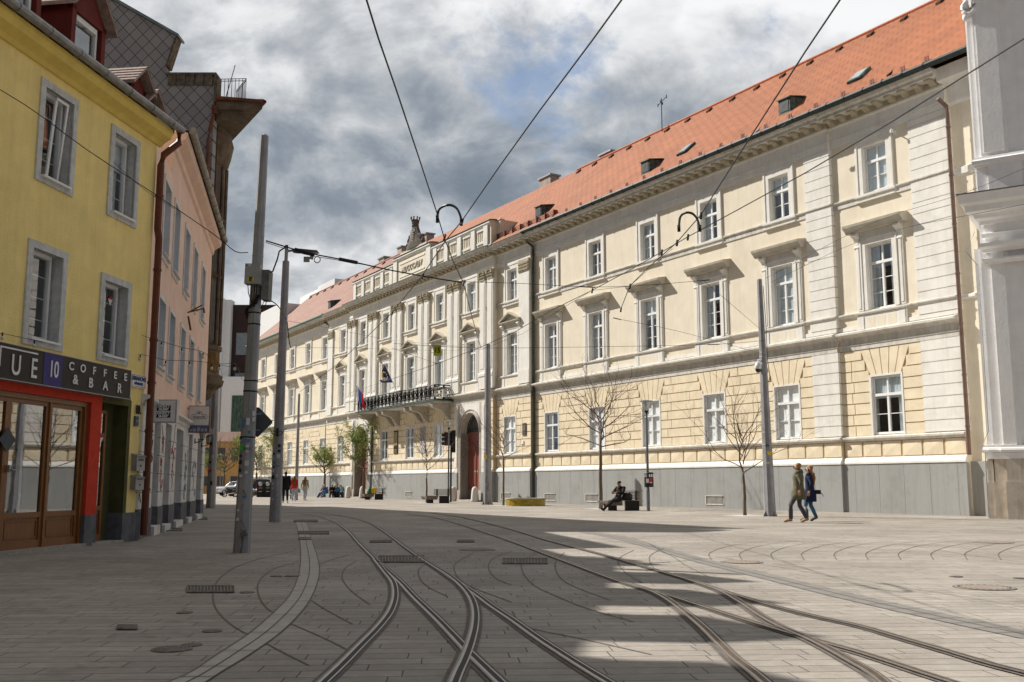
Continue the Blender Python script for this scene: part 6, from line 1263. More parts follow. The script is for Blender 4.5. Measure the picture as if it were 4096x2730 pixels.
# twin bin
p = gp(608, 1143); r = root('twin_litter_bin', 'black double litter bin with rounded tops and slanted openings', 'litter bin', (p.x, p.y, 0), 0)
for s in (-1, 1):
    m = MB(); m.box(s*.34-.31, s*.34+.31, -.3, .3, 0, 1.15); m.lathe([(.33, 1.15), (.30, 1.28), (.16, 1.38), (.03, 1.40)], (s*.34, 0, 0), 12); b_ = m.build('bin_body', black, r); m = MB(); m.tube([(s*.34, -.29, 1.16), (s*.34, -.34, 1.16)], .17, 12); m.build('bin_opening', mat('bin_opening_pale', (.5, .48, .42), .7), b_); m = MB(); m.box(s*.34-.15, s*.34+.15, -.305, -.3, .5, .54); m.box(s*.34-.15, s*.34+.15, -.305, -.3, .82, .85); m.build('bin_label', st_w, b_)
# round planter bench
a, b = gp(1168, 1163), gp(1250, 1164); c = (a+b)/2; R_ = (b-a).length/2*.98
r = root('round_planter_bench', 'low round planter bench clad in yellow glazed bricks with a stone rim', 'planter', (c.x, c.y+.8, 0), 0)
ym = bpy.data.materials.new('yellow_glazed_brick'); ym.use_nodes = True; t = ym.node_tree; n = t.nodes; bs = n['Principled BSDF']; bs.inputs['Roughness'].default_value = .18
tcn = n.new('ShaderNodeTexCoord'); sx_ = n.new('ShaderNodeSeparateXYZ'); t.links.new(tcn.outputs['Object'], sx_.inputs[0]); at = n.new('ShaderNodeMath'); at.operation = 'ARCTAN2'; t.links.new(sx_.outputs[1], at.inputs[0]); t.links.new(sx_.outputs[0], at.inputs[1])
mu = n.new('ShaderNodeMath'); mu.operation = 'MULTIPLY'; mu.inputs[1].default_value = 1.0; t.links.new(at.outputs[0], mu.inputs[0]); cb_ = n.new('ShaderNodeCombineXYZ'); t.links.new(mu.outputs[0], cb_.inputs[0]); t.links.new(sx_.outputs[2], cb_.inputs[1])
br = n.new('ShaderNodeTexBrick'); t.links.new(cb_.outputs[0], br.inputs['Vector']); br.inputs['Scale'].default_value = 1; br.inputs['Brick Width'].default_value = .14; br.inputs['Row Height'].default_value = .062; br.inputs['Mortar Size'].default_value = .006; br.inputs['Color1'].default_value = (.50, .36, .02, 1); br.inputs['Color2'].default_value = (.30, .20, .01, 1); br.inputs['Mortar'].default_value = (.12, .09, .02, 1); t.links.new(br.outputs['Color'], bs.inputs['Base Color'])
bn = n.new('ShaderNodeBump'); bn.inputs['Strength'].default_value = .6; bn.inputs['Distance'].default_value = .03; z = n.new('ShaderNodeTexNoise'); z.inputs['Scale'].default_value = 9; t.links.new(tcn.outputs['Object'], z.inputs[0]); t.links.new(z.outputs['Fac'], bn.inputs['Height']); t.links.new(bn.outputs[0], bs.inputs['Normal'])
m = MB(); m.lathe([(R_, 0), (R_, .36), (R_-.1, .36)], n=40); m.build('brick_ring', ym, r)
m = MB(); m.lathe([(R_+.04, .36), (R_+.04, .42), (R_-.35, .42), (R_-.35, .36)], n=40); m.build('stone_rim', mat('stone_rim', (.42, .37, .29), .85, .15, 9), r)
# ---------------------------------------------------------------- trees
bark = mat('grey_bark', (.15, .115, .085), .95, .3, 14, .6, 40); twigm = mat('twig_bark', (.13, .085, .065), .9, .2, 10)
leafm = [mat('young_leaf', (.27, .33, .05), .7, .35, 6, spec=.2), mat('young_leaf_dark', (.14, .20, .03), .7, .3, 6, spec=.2)]
def tree(label, x, y, h, fork, spread, tr, seed, leafy=0, group='young street trees on the plaza', dens=1.0, up=.5, name='bare_tree', z0=0):
    rnd = random.Random(seed); r = root(name, label, 'tree', (x, y, 0), 0, group)
    m = MB(); k = 7; tp_ = [(rnd.uniform(-.012, .012)*i/k*2, rnd.uniform(-.012, .012), fork*i/k) for i in range(k+1)]
    m.tube(tp_, [tr*(1.15-.35*i/k) for i in range(k+1)], 9); m.build('trunk', bark, r, smooth=True)
    B = MB(); leaves = []
    def grow(p, d, L, rad, lev):
        n = 4 if lev < 3 else 3; pts = [p]; q = p.copy(); dd = d.copy()
        for i in range(n):
            dd = (dd+Vector((rnd.uniform(-.36, .36), rnd.uniform(-.36, .36), rnd.uniform(-.16, .26)+.02*up))).normalized(); q = q+dd*(L/n); pts.append(q.copy())
        B.tube(pts, [max(.0022, rad*(1-.55*i/n)) for i in range(n+1)], 5 if lev < 2 else 3, cap=False)
        if lev >= 4 or L < .20:
            leaves.append(pts[-1]); return
        kids = [3, 2, 2, 2][lev] if lev < 4 else 2
        for c in range(kids+(1 if rnd.random() < dens-.6 else 0)):
            t_ = rnd.uniform(.3, 1.0) if c else 1.0; i = min(n, int(t_*n)); a = rnd.uniform(0, 2*PI); tilt = rnd.uniform(.35, .9) if c else .2
            base = dd; s_ = base.orthogonal().normalized(); u_ = base.cross(s_); nd = (base*math.cos(tilt)+(s_*math.cos(a)+u_*math.sin(a))*math.sin(tilt)); nd.z += .08*up; nd.normalize()
            grow(pts[i], nd, L*rnd.uniform(.50, .78), rad*.5, lev+1)
            if leafy and lev >= 1: leaves.append(pts[i])
    top = Vector(tp_[-1]); H = h-fork
    grow(top, Vector((0, 0, 1)), H*.46, tr*.55, 0)
    nb = int(6*dens)+3
    for i in range(nb):
        a = i*2.4+rnd.uniform(-.3, .3); f = i/nb; z = fork*(.93+.07*rnd.random())+H*.42*f; ang = spread*(1.0-.35*f)
        d = Vector((math.cos(a)*ang, math.sin(a)*ang, .36+.42*f)).normalized(); grow(Vector((top.x*.5, top.y*.5, z if z > fork else fork*.98)), d, H*rnd.uniform(.38, .54)*(1.05-.40*f), tr*.36, 1)
    B.build('crown', twigm, r, fix=False)
    if leafy:
        Lm = MB()
        for p in leaves:
            for j in range(int(leafy*1.8)):
                c = p+Vector((rnd.gauss(0, .09), rnd.gauss(0, .09), rnd.gauss(0, .08))); s_ = rnd.uniform(.035, .075); a = Vector((rnd.gauss(0, 1), rnd.gauss(0, 1), rnd.gauss(0, 1))).normalized(); b = a.orthogonal().normalized()
                Lm.quad(c-a*s_, c+b*s_*.55, c+a*s_, c-b*s_*.55, 0 if rnd.random() < .6 else 1)
        Lm.build('leaves', leafm, r, fix=False)
    return r
def pit(x, y, s, lab):
    m = MB(); m.box(-s, s, -s, s, 0, .006); o = m.build('tree_pit', tp, None, (x, y, 0), PR); tag(o, kind='structure')
TR = [(1381, 1170, 800, 1025, 1.25, .085, 3, 0, 'wide-spreading bare tree behind the occupied bench', 1.5), (1712, 1185, 855, 1085, .55, .06, 8, 0, 'slim bare tree beside the pale camera pole', 1.3), (1157, 1162, 930, 1050, .8, .055, 12, 0, 'small bare tree left of the yellow brick planter', 1.2), (980, 1156, 950, 1080, .8, .055, 21, 0, 'thin bare sapling behind the empty bench', 1.0),
      (835, 1146, 962, 1078, .95, .10, 5, 5, 'leafing young tree in front of the farther palace door', 1.3), (745, 1143, 1015, 1090, .8, .10, 6, 4, 'smaller leafing tree behind the seated group', 1.1), (652, 1139, 972, 1085, .9, .10, 9, 6, 'leafing tree behind the second tram pole', 1.3), (588, 1138, 1000, 1080, .8, .11, 14, 6, 'leafing tree between the two big tram poles', 1.2),
      (513, 1139, 985, 1085, .9, .12, 17, 0, 'bare tree beside the parked cars, right of the dirty pole', 1.3), (552, 1139, 1000, 1080, .8, .10, 23, 5, 'leafing tree mostly hidden behind the nearest tram pole', 1.0), (478, 1138, 1035, 1085, .9, .12, 29, 4, 'leafing tree at the end of the pink house, left of the dirty pole', 1.0)]
for x, y, ytop, yf, sp_, tr, sd2, lf, lab, dn in TR:
    p = gp(x, y); h = atY(x, ytop, p.y).z; fk = atY(x, yf, p.y).z; tree(lab, p.x, p.y, h, fk, sp_, tr*(1 if p.y < 70 else 1.2), sd2, lf, dens=dn, name='leafing_tree' if lf else 'bare_tree')
    if p.y < 70: pit(p.x, p.y, .6, '')
# ---------------------------------------------------------------- overhead wires
wire = mat('dark_wire', (.012, .010, .011), .5, .1)
WZ = 5.0
def wires(label, pts, r_, z=WZ, name='overhead_wire', cat='wire', bits=(), k=1):
    P_ = [gp(q[0], q[1], q[2] if len(q) > 2 else z) for q in pts]
    if r_ > .007: P_[0] = P_[0]+(P_[0]-P_[1]).normalized()*22
    o = P_[0]
    m = MB(); m.tube([p-o for p in (smooth(P_, 4) if k else P_)], r_, 5)
    for i in bits: m.tube([P_[i]-o-Vector((0, 0, .05)), P_[i]-o+Vector((.02, .05, .05))], r_*2.4, 6)
    ob = m.build(name, wire, None, tuple(o)); return tag(ob, label, cat)
wires('thick contact wire from the top left of the sky down to the loop crossing', [(836, -20), (870, 90), (910, 205), (960, 355), (1004, 490), (1020, 545), (1041, 600), (1065, 650), (1085, 730), (1105, 800)], .0085, bits=(4, 5, 7), k=0)
wires('thick contact wire from the top centre of the sky down left to the loop crossing', [(1436, -10), (1362, 92), (1240, 255), (1150, 380), (1060, 510), (1022, 556), (970, 634), (900, 720), (835, 782), (770, 842), (690, 900)], .0085, bits=(4, 6, 7), k=0)
wires('thick contact wire from the top right of the sky down to the right-hand loop', [(1940, -14), (1850, 120), (1760, 260), (1680, 385), (1610, 495), (1555, 558), (1490, 615), (1447, 658), (1426, 712)], .0085, bits=(4, 5, 7, 8), k=0)
wires('contact wire from the right edge slanting down left across the palace windows', [(2400, 60), (2250, 154), (2050, 280), (1850, 398), (1700, 480), (1580, 545), (1520, 580), (1440, 625), (1360, 668), (1270, 712), (1180, 765), (1100, 800), (1000, 838), (905, 870)], .0075, bits=(5, 6, 8), k=0)
wires('upper wire running from the right-hand loop joint to the pole by the palace door', [(1545, 572), (1447, 658), (1360, 668), (1290, 710), (1200, 768), (1110, 802)], .004, z=5.25, k=0)
def loop(pts, label):
    m = MB(); P_ = smooth([gp(*q, WZ+.02) for q in pts], 6); o = P_[0]; m.tube([p-o for p in P_], .018, 6); m.tube([P_[0]-o-Vector((0, 0, .06)), P_[0]-o+Vector((0, 0, .04))], .026, 6); m.tube([P_[-1]-o-Vector((0, 0, .06)), P_[-1]-o+Vector((0, 0, .04))], .026, 6); tag(m.build('wire_loop', wire, None, tuple(o)), label, 'wire')
loop([(1005, 503), (1008, 484), (1020, 474), (1036, 472), (1050, 480), (1058, 497), (1060, 510)], 'black arched spacer loop where the two sky wires cross'); loop([(1560, 524), (1563, 500), (1574, 490), (1590, 491), (1602, 504), (1608, 524)], 'black arched spacer loop in front of the top-floor palace window')
p1a = P1.location+Vector((.23, -.05, 5.33)); p1b = P1.location+Vector((-.07, -.05, 5.12))
def span(label, A, pts, r_, name='span_wire', mids=3, bits=()):
    P_ = ([Vector(A)] if A is not None else [])+[Vector(q) if isinstance(q, Vector) else gp(*q) for q in pts]; o = P_[0]; m = MB(); m.tube([p-o for p in smooth(P_, 3)], r_, 5)
    for i in bits: d = (P_[i]-P_[i-1]).normalized(); m.tube([P_[i]-o-d*.18, P_[i]-o+d*.18], r_*2.6, 6)
    tag(m.build(name, wire, None, tuple(o)), label, 'wire')
span('thick black span cable from the nearest pole to the wire crossing', p1a, [(700, 580, 5.2), (800, 600, 5.15), (900, 622, 5.1), (1000, 640, 5.1), (1062, 650, 5.05)], .013, bits=(1, 2))
span('thin second span wire under the thick cable beside the lamp head', p1a+Vector((0, 0, -.03)), [(700, 585, 5.18), (775, 598, 5.15), (860, 613, 5.1)], .006)
r_s = atY(712, 594, 20); o_ = MB(); o_.tube([Vector((0, 0, 0)), Vector((.02, 0, .08))], .035, 6); o_.tube([Vector((.05+.055*math.cos(t*.6)+.06, 0, -.01+.06*math.sin(t*.6))) for t in range(12)], .01, 5); o_.box(-.13, -.03, -.03, .03, -.05, .04); tag(o_.build('cable_coil', zinc, None, tuple(gp(715, 596, 5.12))), 'small coiled cable with grey connector hanging from the span cable', 'cable')
span('thin span wire from the crossing to the insulators over the palace windows', None, [(1062, 648, 5.05), (1200, 652, 5.1), (1350, 660, 5.15), (1480, 656, 5.3), (1617, 645, 5.6)], .005, bits=(2, 4))
span('span wire descending from the insulators to the pale camera pole', None, [(1617, 645, 5.6), (1690, 708, 5.6), (1760, 768, 5.75)], .005)
span('thin wire from the hanging wire end to the camera pole', None, [(1418, 733, 5.3), (1560, 762, 5.3), (1760, 815, 5.4)], .005, bits=(0,))
span('lower pair of thin wires from the far poles to the camera pole', None, [(905, 790, 5.4), (1100, 800, 5.4), (1400, 797, 5.4), (1640, 792, 5.5), (1757, 783, 5.65)], .006, bits=(3,))
span('black service cable crossing the yellow facade to the nearest pole', None, [on_y(-7.6, .9, 6.9), atY(60, 243, 15.4), atY(200, 345, 15.8), atY(350, 443, 16.3), atY(490, 538, 16.8), atY(540, 578, 16.9), p1b], .008)
span('thin stay wire running beside the service cable over the yellow house', None, [atY(260, 372, 15.8), atY(330, 435, 16.2), atY(400, 480, 16.5)], .004)
span('twisted cable from the control box to the second tram pole', P1.location+Vector((.28, 0, 4.32)), [atY(640, 705, 24), atY(658, 735, 30.4)], .013)
span('black cable looping on the second tram pole', None, [atY(660, 740, 30.4), atY(664, 780, 30.4), atY(668, 800, 30.4)], .015)
span('thin wire from the second tram pole towards the palace centre', None, [atY(662, 738, 30.5), atY(760, 755, 38), atY(900, 782, 48), (1100, 800, 6.0)], .006, bits=(1,))
span('thin wire from the second tram pole past the sign numbered 15', None, [atY(668, 800, 30.4), atY(800, 800, 40), atY(1000, 806, 52), (1110, 803, 6.2)], .005)
for i, (a_, b_) in enumerate((((800, 905), (910, 868)), ((660, 896), (800, 880)), ((900, 800), (1000, 835)))):
    span(['thin wire above the balcony left end', 'thin wire across the far palace wing', 'thin wire in front of the palace pediments'][i], None, [(a_[0], a_[1], 6), (b_[0], b_[1], 6)], .006, bits=(1,))
span('two thin wires in front of the church cornice', None, [atY(1770, 650, 36), atY(2000, 545, 30), atY(2353, 470, 22), atY(2500, 420, 20)], .006)
span('thin wire climbing from the camera pole to the church', None, [atY(1760, 640, 36), atY(2000, 515, 30), atY(2200, 450, 26), atY(2353, 388, 23), atY(2500, 330, 21)], .006)
q = gp(1005, 806, 6.1)
r = root('number_board', 'small yellow-green board numbered 15 hung on a wire before the palace', 'sign', tuple(q), 0); m = MB(); s_ = q.y/2288; m.box(-9*s_, 9*s_, -.02, .02, -12*s_, 13*s_); m.build('board', mat('lime_board', (.50, .50, .04), .6), r); text('lettering', '15', 17*s_, black, r, (0, -.03, 0), sx=.85, bold=.008)
# string lights
bulb = mat('frosted_bulb', (.62, .62, .60), .3, .05)
def lights(label, pts, hang):
    P_ = [Vector(q) for q in pts]; o = P_[0]; r = root('string_lights', label, 'string lights', tuple(o)); m = MB(); m.tube([p-o for p in smooth(P_, 3)], .0045, 4); m.build('wire', wire, r)
    for b in hang:
        b = Vector(b)-o; m = MB(); m.tube([b, b+Vector((0, 0, .055))], .013, 6); m.build('socket', rubber, r); m = MB(); m.ball((b.x, b.y, b.z-.03), .030, .030, .034, 10, 7); m.build('bulb', bulb, r, smooth=True)
def nx(x, y, Y): return atY(x/KX, y/KX, Y)
h1 = [nx(9, 1345, 15.6), nx(137, 1376, 16.6), nx(243, 1400, 17.6), nx(348, 1453, 18.6), nx(464, 1456, 19.6), nx(541, 1346, 20.4)]
lights('first string of round bulbs sagging along the yellow facade above the signboard', [nx(-60, 1330, 15.2), nx(9, 1335, 15.6), nx(137, 1362, 16.6), nx(243, 1385, 17.6), nx(348, 1436, 18.6), nx(464, 1440, 19.6), nx(541, 1332, 20.4)], h1)
h2 = [nx(565, 1355, 20.4), nx(645, 1380, 20.2), nx(727, 1404, 20), nx(812, 1423, 19.6), nx(878, 1470, 19.2), nx(939, 1470, 18.6)]
lights('second string of round bulbs from the yellow corner across the pink house', [nx(541, 1332, 20.5)]+[p+Vector((0, 0, .07)) for p in h2]+[P1.location+Vector((-.1, 0, 2.9))], h2)
h3 = [nx(561, 1432, 20.3), nx(662, 1455, 20), nx(757, 1458, 19.6), nx(847, 1468, 19.2), nx(1018, 1507, 17.4)]
lights('lowest string of round bulbs from the yellow wall to the nearest pole', [nx(470, 1425, 19.8)]+[p+Vector((0, 0, .07)) for p in h3], h3)
# ================================================================== PEOPLE
skinm = mat('skin', (.50, .27, .19), .6, .06, 8, spec=.35)
def V3(*a): return Vector(a)
def person(label, x, y, yaw, J=None, H=1.75, top=('navy', (.01, .012, .03)), hem=.80, legs=('denim', (.05, .09, .16)), shoes=('shoe_brown', (.30, .18, .09)), hair=('hair_blond', (.35, .20, .08)), hairlen=0.0, hood_=False, bald=False, fat=1.0, z=0, cap=False, beard=False, glasses=False, sit=False, group=None, walkleg=True):
    r = root('person', label, 'person', (x, y, z), yaw, group); s = H/1.75; r.scale = (s, s, s)
    j = dict(pelvis=V3(0, 0, .95), spine=V3(0, 0, 1.15), chest=V3(0, 0, 1.36), neck=V3(0, 0, 1.49), head=V3(0, .02, 1.60), crown=V3(0, .0, 1.69))
    for q, sg in (('l', -1), ('r', 1)):
        j[q+'hip'] = V3(sg*.09, 0, .91); j[q+'knee'] = V3(sg*.10, .02, .50); j[q+'ank'] = V3(sg*.10, -.01, .09); j[q+'toe'] = V3(sg*.115, .14, .035)
        j[q+'sho'] = V3(sg*.175, -.005, 1.43); j[q+'elb'] = V3(sg*.225, -.03, 1.16); j[q+'wri'] = V3(sg*.22, .06, .92)
    if J: j.update({k: V3(*v) for k, v in J.items()})
    vs = []; es = []; rs = []; idx = {}
    def av(n_, p, rr, par=None):
        idx[n_] = len(vs); vs.append(p); rs.append(rr if isinstance(rr, tuple) else (rr, rr))
        if par is not None: es.append((idx[par], idx[n_]))
    f = fat
    av('pelvis', j['pelvis'], (.13*f, .10*f)); av('spine', j['spine'], (.12*f, .09*f), 'pelvis'); av('chest', j['chest'], (.135*f, .10*f), 'spine'); av('neck', j['neck'], .052, 'chest'); hd = (j['head']-j['neck']).normalized(); fw_ = hd.cross(V3(1, 0, 0)); fw_ = -fw_ if fw_.y < 0 else fw_
    av('jaw', j['neck']+(j['head']-j['neck'])*.45+fw_*.015, (.055, .062), 'neck'); av('head', j['head'], (.073, .088), 'jaw'); av('crown', j['crown'], (.062, .072), 'head'); av('nose', j['head']+fw_*.098-hd*.012, .014, 'head')
    for q, sg in (('l', -1), ('r', 1)):
        av(q+'ear', j['head']+V3(sg*.08, -.005, -.01), .016, 'head')
        av(q+'hip', j[q+'hip'], .066*f, 'pelvis'); av(q+'knee', j[q+'knee'], .042, q+'hip'); av(q+'calf', j[q+'knee'].lerp(j[q+'ank'], .3), .040, q+'knee'); av(q+'ank', j[q+'ank'], .030, q+'calf'); av(q+'toe', j[q+'toe'], (.036, .026), q+'ank')
        av(q+'sho', j[q+'sho'], .045*f, 'chest'); av(q+'elb', j[q+'elb'], .028, q+'sho'); av(q+'wri', j[q+'wri'], .026, q+'elb')
        d = (j[q+'wri']-j[q+'elb']).normalized(); side = V3(0, 1, 0) if abs(d.y) < .8 else V3(0, 0, -1); side = (side-d*side.dot(d)).normalized(); nrm = d.cross(side)*sg
        palm = j[q+'wri']+d*.06; av(q+'palm', palm, (.034, .018), q+'wri')
        for k_, (o_, L_) in enumerate(((.032, .070), (.011, .080), (-.010, .075), (-.030, .058))):
            a_ = palm+side*o_+d*.035; av(q+'f%d' % k_, a_, .0095, q+'palm'); b_ = a_+d*L_*.5-nrm*.006; av(q+'g%d' % k_, b_, .009, q+'f%d' % k_); av(q+'h%d' % k_, b_+d*L_*.35-nrm*.026, .008, q+'g%d' % k_)
        a_ = j[q+'wri']+d*.03+side*.035; av(q+'t0', a_, .011, q+'palm'); av(q+'t1', a_+side*.022+d*.03, .0095, q+'t0')
    me = bpy.data.meshes.new('body'); me.from_pydata(vs, es, []); o = bpy.data.objects.new('body', me); COL.objects.link(o); o.parent = r; me.materials.append(skinm)
    o.modifiers.new('skin', 'SKIN'); sv = me.skin_vertices[0].data
    for i, q in enumerate(rs): sv[i].radius = q; sv[i].use_root = (i == 0)
    ss = o.modifiers.new('sub', 'SUBSURF'); ss.levels = 1; ss.render_levels = 1; o.modifiers['skin'].use_smooth_shade = True
    # clothing
    tm = mat('cloth_'+top[0], top[1], .85, .22, 7, .5, 9); lm = mat('cloth_'+legs[0], legs[1], .85, .22, 8, .4, 12); sm_ = mat(shoes[0], shoes[1], .6, .12); hm = mat(hair[0], hair[1], .6, .3, 22, stretch=(6, 6, 1))
    m = MB(); sp_, pe, chp, nk = j['spine'], j['pelvis'], j['chest'], j['neck']; ax = (chp-pe)
    hv = V3(pe.x, pe.y, pe.z-(.95-hem)) if not sit else pe+V3(0, .0, -.06)
    cw = 1.3 if hem < .7 else 1.0
    secs = [(hv, .215*f, .15*f*cw), (hv.lerp(pe, .6), .20*f, .15*f*cw), (pe+V3(0, 0, .06), .185*f, .14*f), (sp_, .175*f, .135*f), (chp-(chp-sp_)*.25, .195*f, .145*f), (chp+(nk-chp)*.25, .205*f, .13*f), (chp+(nk-chp)*.62, .16*f, .10*f), (nk+V3(0, 0, -.015), .075, .075), (nk+V3(0, 0, .025), .07, .075)]
    m.loft([(tuple(c), a, b, 0) for c, a, b in secs], 14)
    for q in 'lr':
        S_, E_, W_ = j[q+'sho'], j[q+'elb'], j[q+'wri']; inn = S_.lerp(chp, .35)
        m.tube([inn, S_, S_.lerp(E_, .5), E_, E_.lerp(W_, .5), W_.lerp(E_, .06)], [.075*f, .078*f, .064*f, .056, .050, .042], 10)
        m.ball(tuple(S_), .08*f, .08*f, .075, 10, 7); m.ball(tuple(E_), .056, .056, .056, 8, 6)
    if hood_: m.ball((nk.x, nk.y-.085, nk.z-.03), .13, .075, .085, 12, 7); m.tube([nk+V3(.10*math.cos(t*PI/6), -.03+.09*math.sin(t*PI/6+PI), .0) for t in range(13)], .03, 6)
    m.build('jacket', tm, r, smooth=True)
    m = MB(); m.loft([(tuple(pe+V3(0, 0, -.13) if not sit else pe+V3(0, .04, -.06)), .15*f, .12, 0), (tuple(pe), .165*f, .13, 0), (tuple(pe+V3(0, 0, .08)), .155*f, .12, 0)], 12)
    for q in 'lr':
        Hh, K_, A_ = j[q+'hip'], j[q+'knee'], j[q+'ank']; m.tube([Hh.lerp(pe, .25), Hh.lerp(K_, .2), Hh.lerp(K_, .6), K_, K_.lerp(A_, .4), A_+(K_-A_)*.04], [.10*f, .098*f, .078, .066, .064, .050 if walkleg else .058], 10)
        m.ball(tuple(K_), .066, .066, .066, 8, 6)
    m.build('trousers', lm, r, smooth=True)
    for q in 'lr':
        A_, T_ = j[q+'ank'], j[q+'toe']; d = (T_-A_); d2 = V3(d.x, d.y, d.z); L_ = d.length; d.normalize(); m = MB(); up_ = d.orthogonal(); heel = A_-d*.045
        m.tube([heel+V3(0, 0, -.03), A_+V3(0, 0, -.015), A_.lerp(T_, .5)+V3(0, 0, -.002), T_, T_+d*.06], [.036, .048, .043, .043, .024], 10); m.tube([A_+V3(0, 0, .035), A_+V3(0, 0, -.02)], [.046, .046], 10); m.build('shoe', sm_, r, smooth=True)
    hc = j['crown']; hd_ = j['head']
    if not cap:
        m = MB(); b0 = hc+V3(0, -.012, -.035)-fw_*.0; bk = -fw_
        m.ball(tuple(b0+bk*(.018 if hairlen else .010)), .086 if hairlen else .080, .100 if hairlen else .092, (.080 if hairlen else .074) if not bald else .068, 14, 9)
        m.ball(tuple(hd_+bk*.045), .078, .070, .085, 12, 8)
        if hairlen > 0:
            c0 = hd_+bk*.05; m.loft([(tuple(c0+V3(0, 0, .06)), .088, .07, 0), (tuple(c0+bk*.02+V3(0, 0, -.06)), .10, .065, 0), (tuple(nk+bk*.095+V3(0, 0, -.03)), .11, .05, 0), (tuple(nk+bk*.13+V3(.01, 0, -hairlen*.6)), .10, .038, 0), (tuple(nk+bk*.13+V3(.015, 0, -hairlen)), .05, .02, 0)], 12)
            for s_ in (-1, 1): m.tube([hd_+V3(s_*.075, 0, .04), hd_+V3(s_*.085, 0, -.06), nk+V3(s_*.09, -.03, -.08), nk+V3(s_*.09, -.06, -.16)], [.02, .028, .026, .008], 7)
            for k_ in range(7): a_ = -.09+.03*k_; m.tube([nk+bk*.135+V3(a_, 0, -.02), nk+bk*.165+V3(a_*1.05, 0, -hairlen*.55), nk+bk*.14+V3(a_*.8, 0, -hairlen*(.95+.08*(k_ % 3)))], [.02, .018, .004], 5)
        m.build('hair', hm, r, smooth=True)
    else:
        m = MB(); m.ball(tuple(hc+V3(0, 0, .0)), .088, .098, .062, 14, 8); m.prism([tuple(hc+fw_*.06+V3(-.065, 0, -.02)), tuple(hc+fw_*.06+V3(.065, 0, -.02)), tuple(hc+fw_*.135+V3(.045, 0, -.010)), tuple(hc+fw_*.135+V3(-.045, 0, -.010))], (0, 0, .012)); cp = m.build('cap', black, r, smooth=False); m = MB(); m.ball(tuple(hc+fw_*.088+V3(0, 0, .012)), .022, .010, .022, 8, 5); m.build('cap_badge', mat('badge_orange', (.6, .22, .08), .7), cp)
    if beard: m = MB(); m.ball(tuple(hd_+fw_*.055+V3(0, 0, -.085)), .052, .045, .062, 10, 7); m.build('beard', mat('ginger_beard', (.34, .12, .03), .8, .3, 30), r, smooth=True)
    m = MB()
    for s_ in (-1, 1):
        if glasses: m.tube([tuple(hd_+fw_*.094+V3(s_*.034, 0, .018)), tuple(hd_+fw_*.102+V3(s_*.034, 0, .018))], .028, 8); m.tube([hd_+fw_*.09+V3(s_*.06, 0, .02), hd_+V3(s_*.088, 0, .02)], .005, 4)
        else: m.ball(tuple(hd_+fw_*.082+V3(s_*.030, 0, .012)), .012, .008, .009, 6, 5)
    m.build('sunglasses' if glasses else 'eyes', black, r)
    m = MB(); m.ball(tuple(hd_+fw_*.080+V3(0, 0, -.050)), .024, .008, .007, 8, 5); m.build('mouth', mat('lip', (.33, .11, .09), .6), r)
    return r
def stride(a=.22, b=-.24, swing=.10, lift=.06):
    return dict(lknee=(-.10, a*.75+.05, .51), lank=(-.10, a, .09), ltoe=(-.115, a+.15, .045), rknee=(.10, b*.25+.05, .49), rank=(.10, b, .10+lift), rtoe=(.115, b+.14, .035+lift*.1),
                lelb=(-.235, -.10, 1.17), lwri=(-.24, -.06-swing*.5, .93), relb=(.235, -.02, 1.16), rwri=(.235, .12+swing, .94))
E = math.radians
# couple walking left past the palace plinth (they walk to the left and slightly away)
p = gp(1838, 1201)
person('man with short ginger hair in a green parka and sunglasses walking left', p.x, p.y, E(68), stride(.24, -.20, 0, .01), 1.80, ('olive_parka', (.125, .115, .07)), .66, ('charcoal_trousers', (.085, .072, .085)), ('tan_shoe', (.36, .22, .11)), ('hair_ginger', (.34, .16, .06)), hood_=True, bald=False, fat=1.12, glasses=True, walkleg=False)
p2 = gp(1864, 1198)
w_ = person('woman with long fair hair in a navy coat and jeans beside the parka man', p2.x, p2.y, E(62), stride(.10, -.14, -.05, .03), 1.74, ('navy_coat', (.010, .018, .055)), .60, ('blue_jeans', (.045, .13, .22)), ('dark_trainer', (.04, .035, .04)), ('hair_fair', (.36, .17, .07)), hairlen=.36, fat=.98, glasses=True)
r = root('handbag', 'small black handbag hanging at the hip of the woman in the navy coat', 'bag', (p2.x+.22, p2.y-.08, .90), E(62)); m = MB(); m.box(-.05, .05, -.09, .07, -.07, .06); m.build('bag_body', black, r); m = MB(); m.tube([(0, .05, .06), (-.02, .10, .38)], .006, 4); m.tube([(0, -.1, -.02), (0, -.17, -.14)], .012, 5); m.build('strap', zinc, r)
# seated man on the nearest bench
p = bench_p
SJ = dict(pelvis=(0, -.05, .56), spine=(.0, -.13, .74), chest=(0, -.17, .94), neck=(0, -.13, 1.07), head=(0, -.07, 1.16), crown=(0, -.08, 1.245), lhip=(-.09, 0, .53), rhip=(.09, 0, .53), lknee=(-.13, .42, .47), rknee=(.07, .43, .40), lank=(-.10, .84, .20), rank=(.02, .84, .10), ltoe=(-.14, .93, .31), rtoe=(.0, .98, .15),
          lsho=(-.20, -.15, 1.0), rsho=(.20, -.15, 1.0), lelb=(-.30, .0, .80), relb=(.32, .0, .80), lwri=(-.07, .18, .80), rwri=(.09, .16, .80))
person('bearded man in black cap and jacket sprawled on the bench with a phone', p.x-.28, p.y+.10, E(128), SJ, 1.80, ('black_jacket', (.010, .009, .009)), .8, ('black_trousers', (.017, .015, .016)), ('black_slipon', (.02, .02, .018)), cap=True, beard=True, fat=1.14, sit=True, z=-.05)
r = root('phone', 'black phone in the hands of the bearded man on the bench', 'phone', (p.x-.44, p.y-.02, .80), E(128)); m = MB(); m.box(-.035, .035, -.01, .0, -.05, .09); m.build('phone_body', black, r)
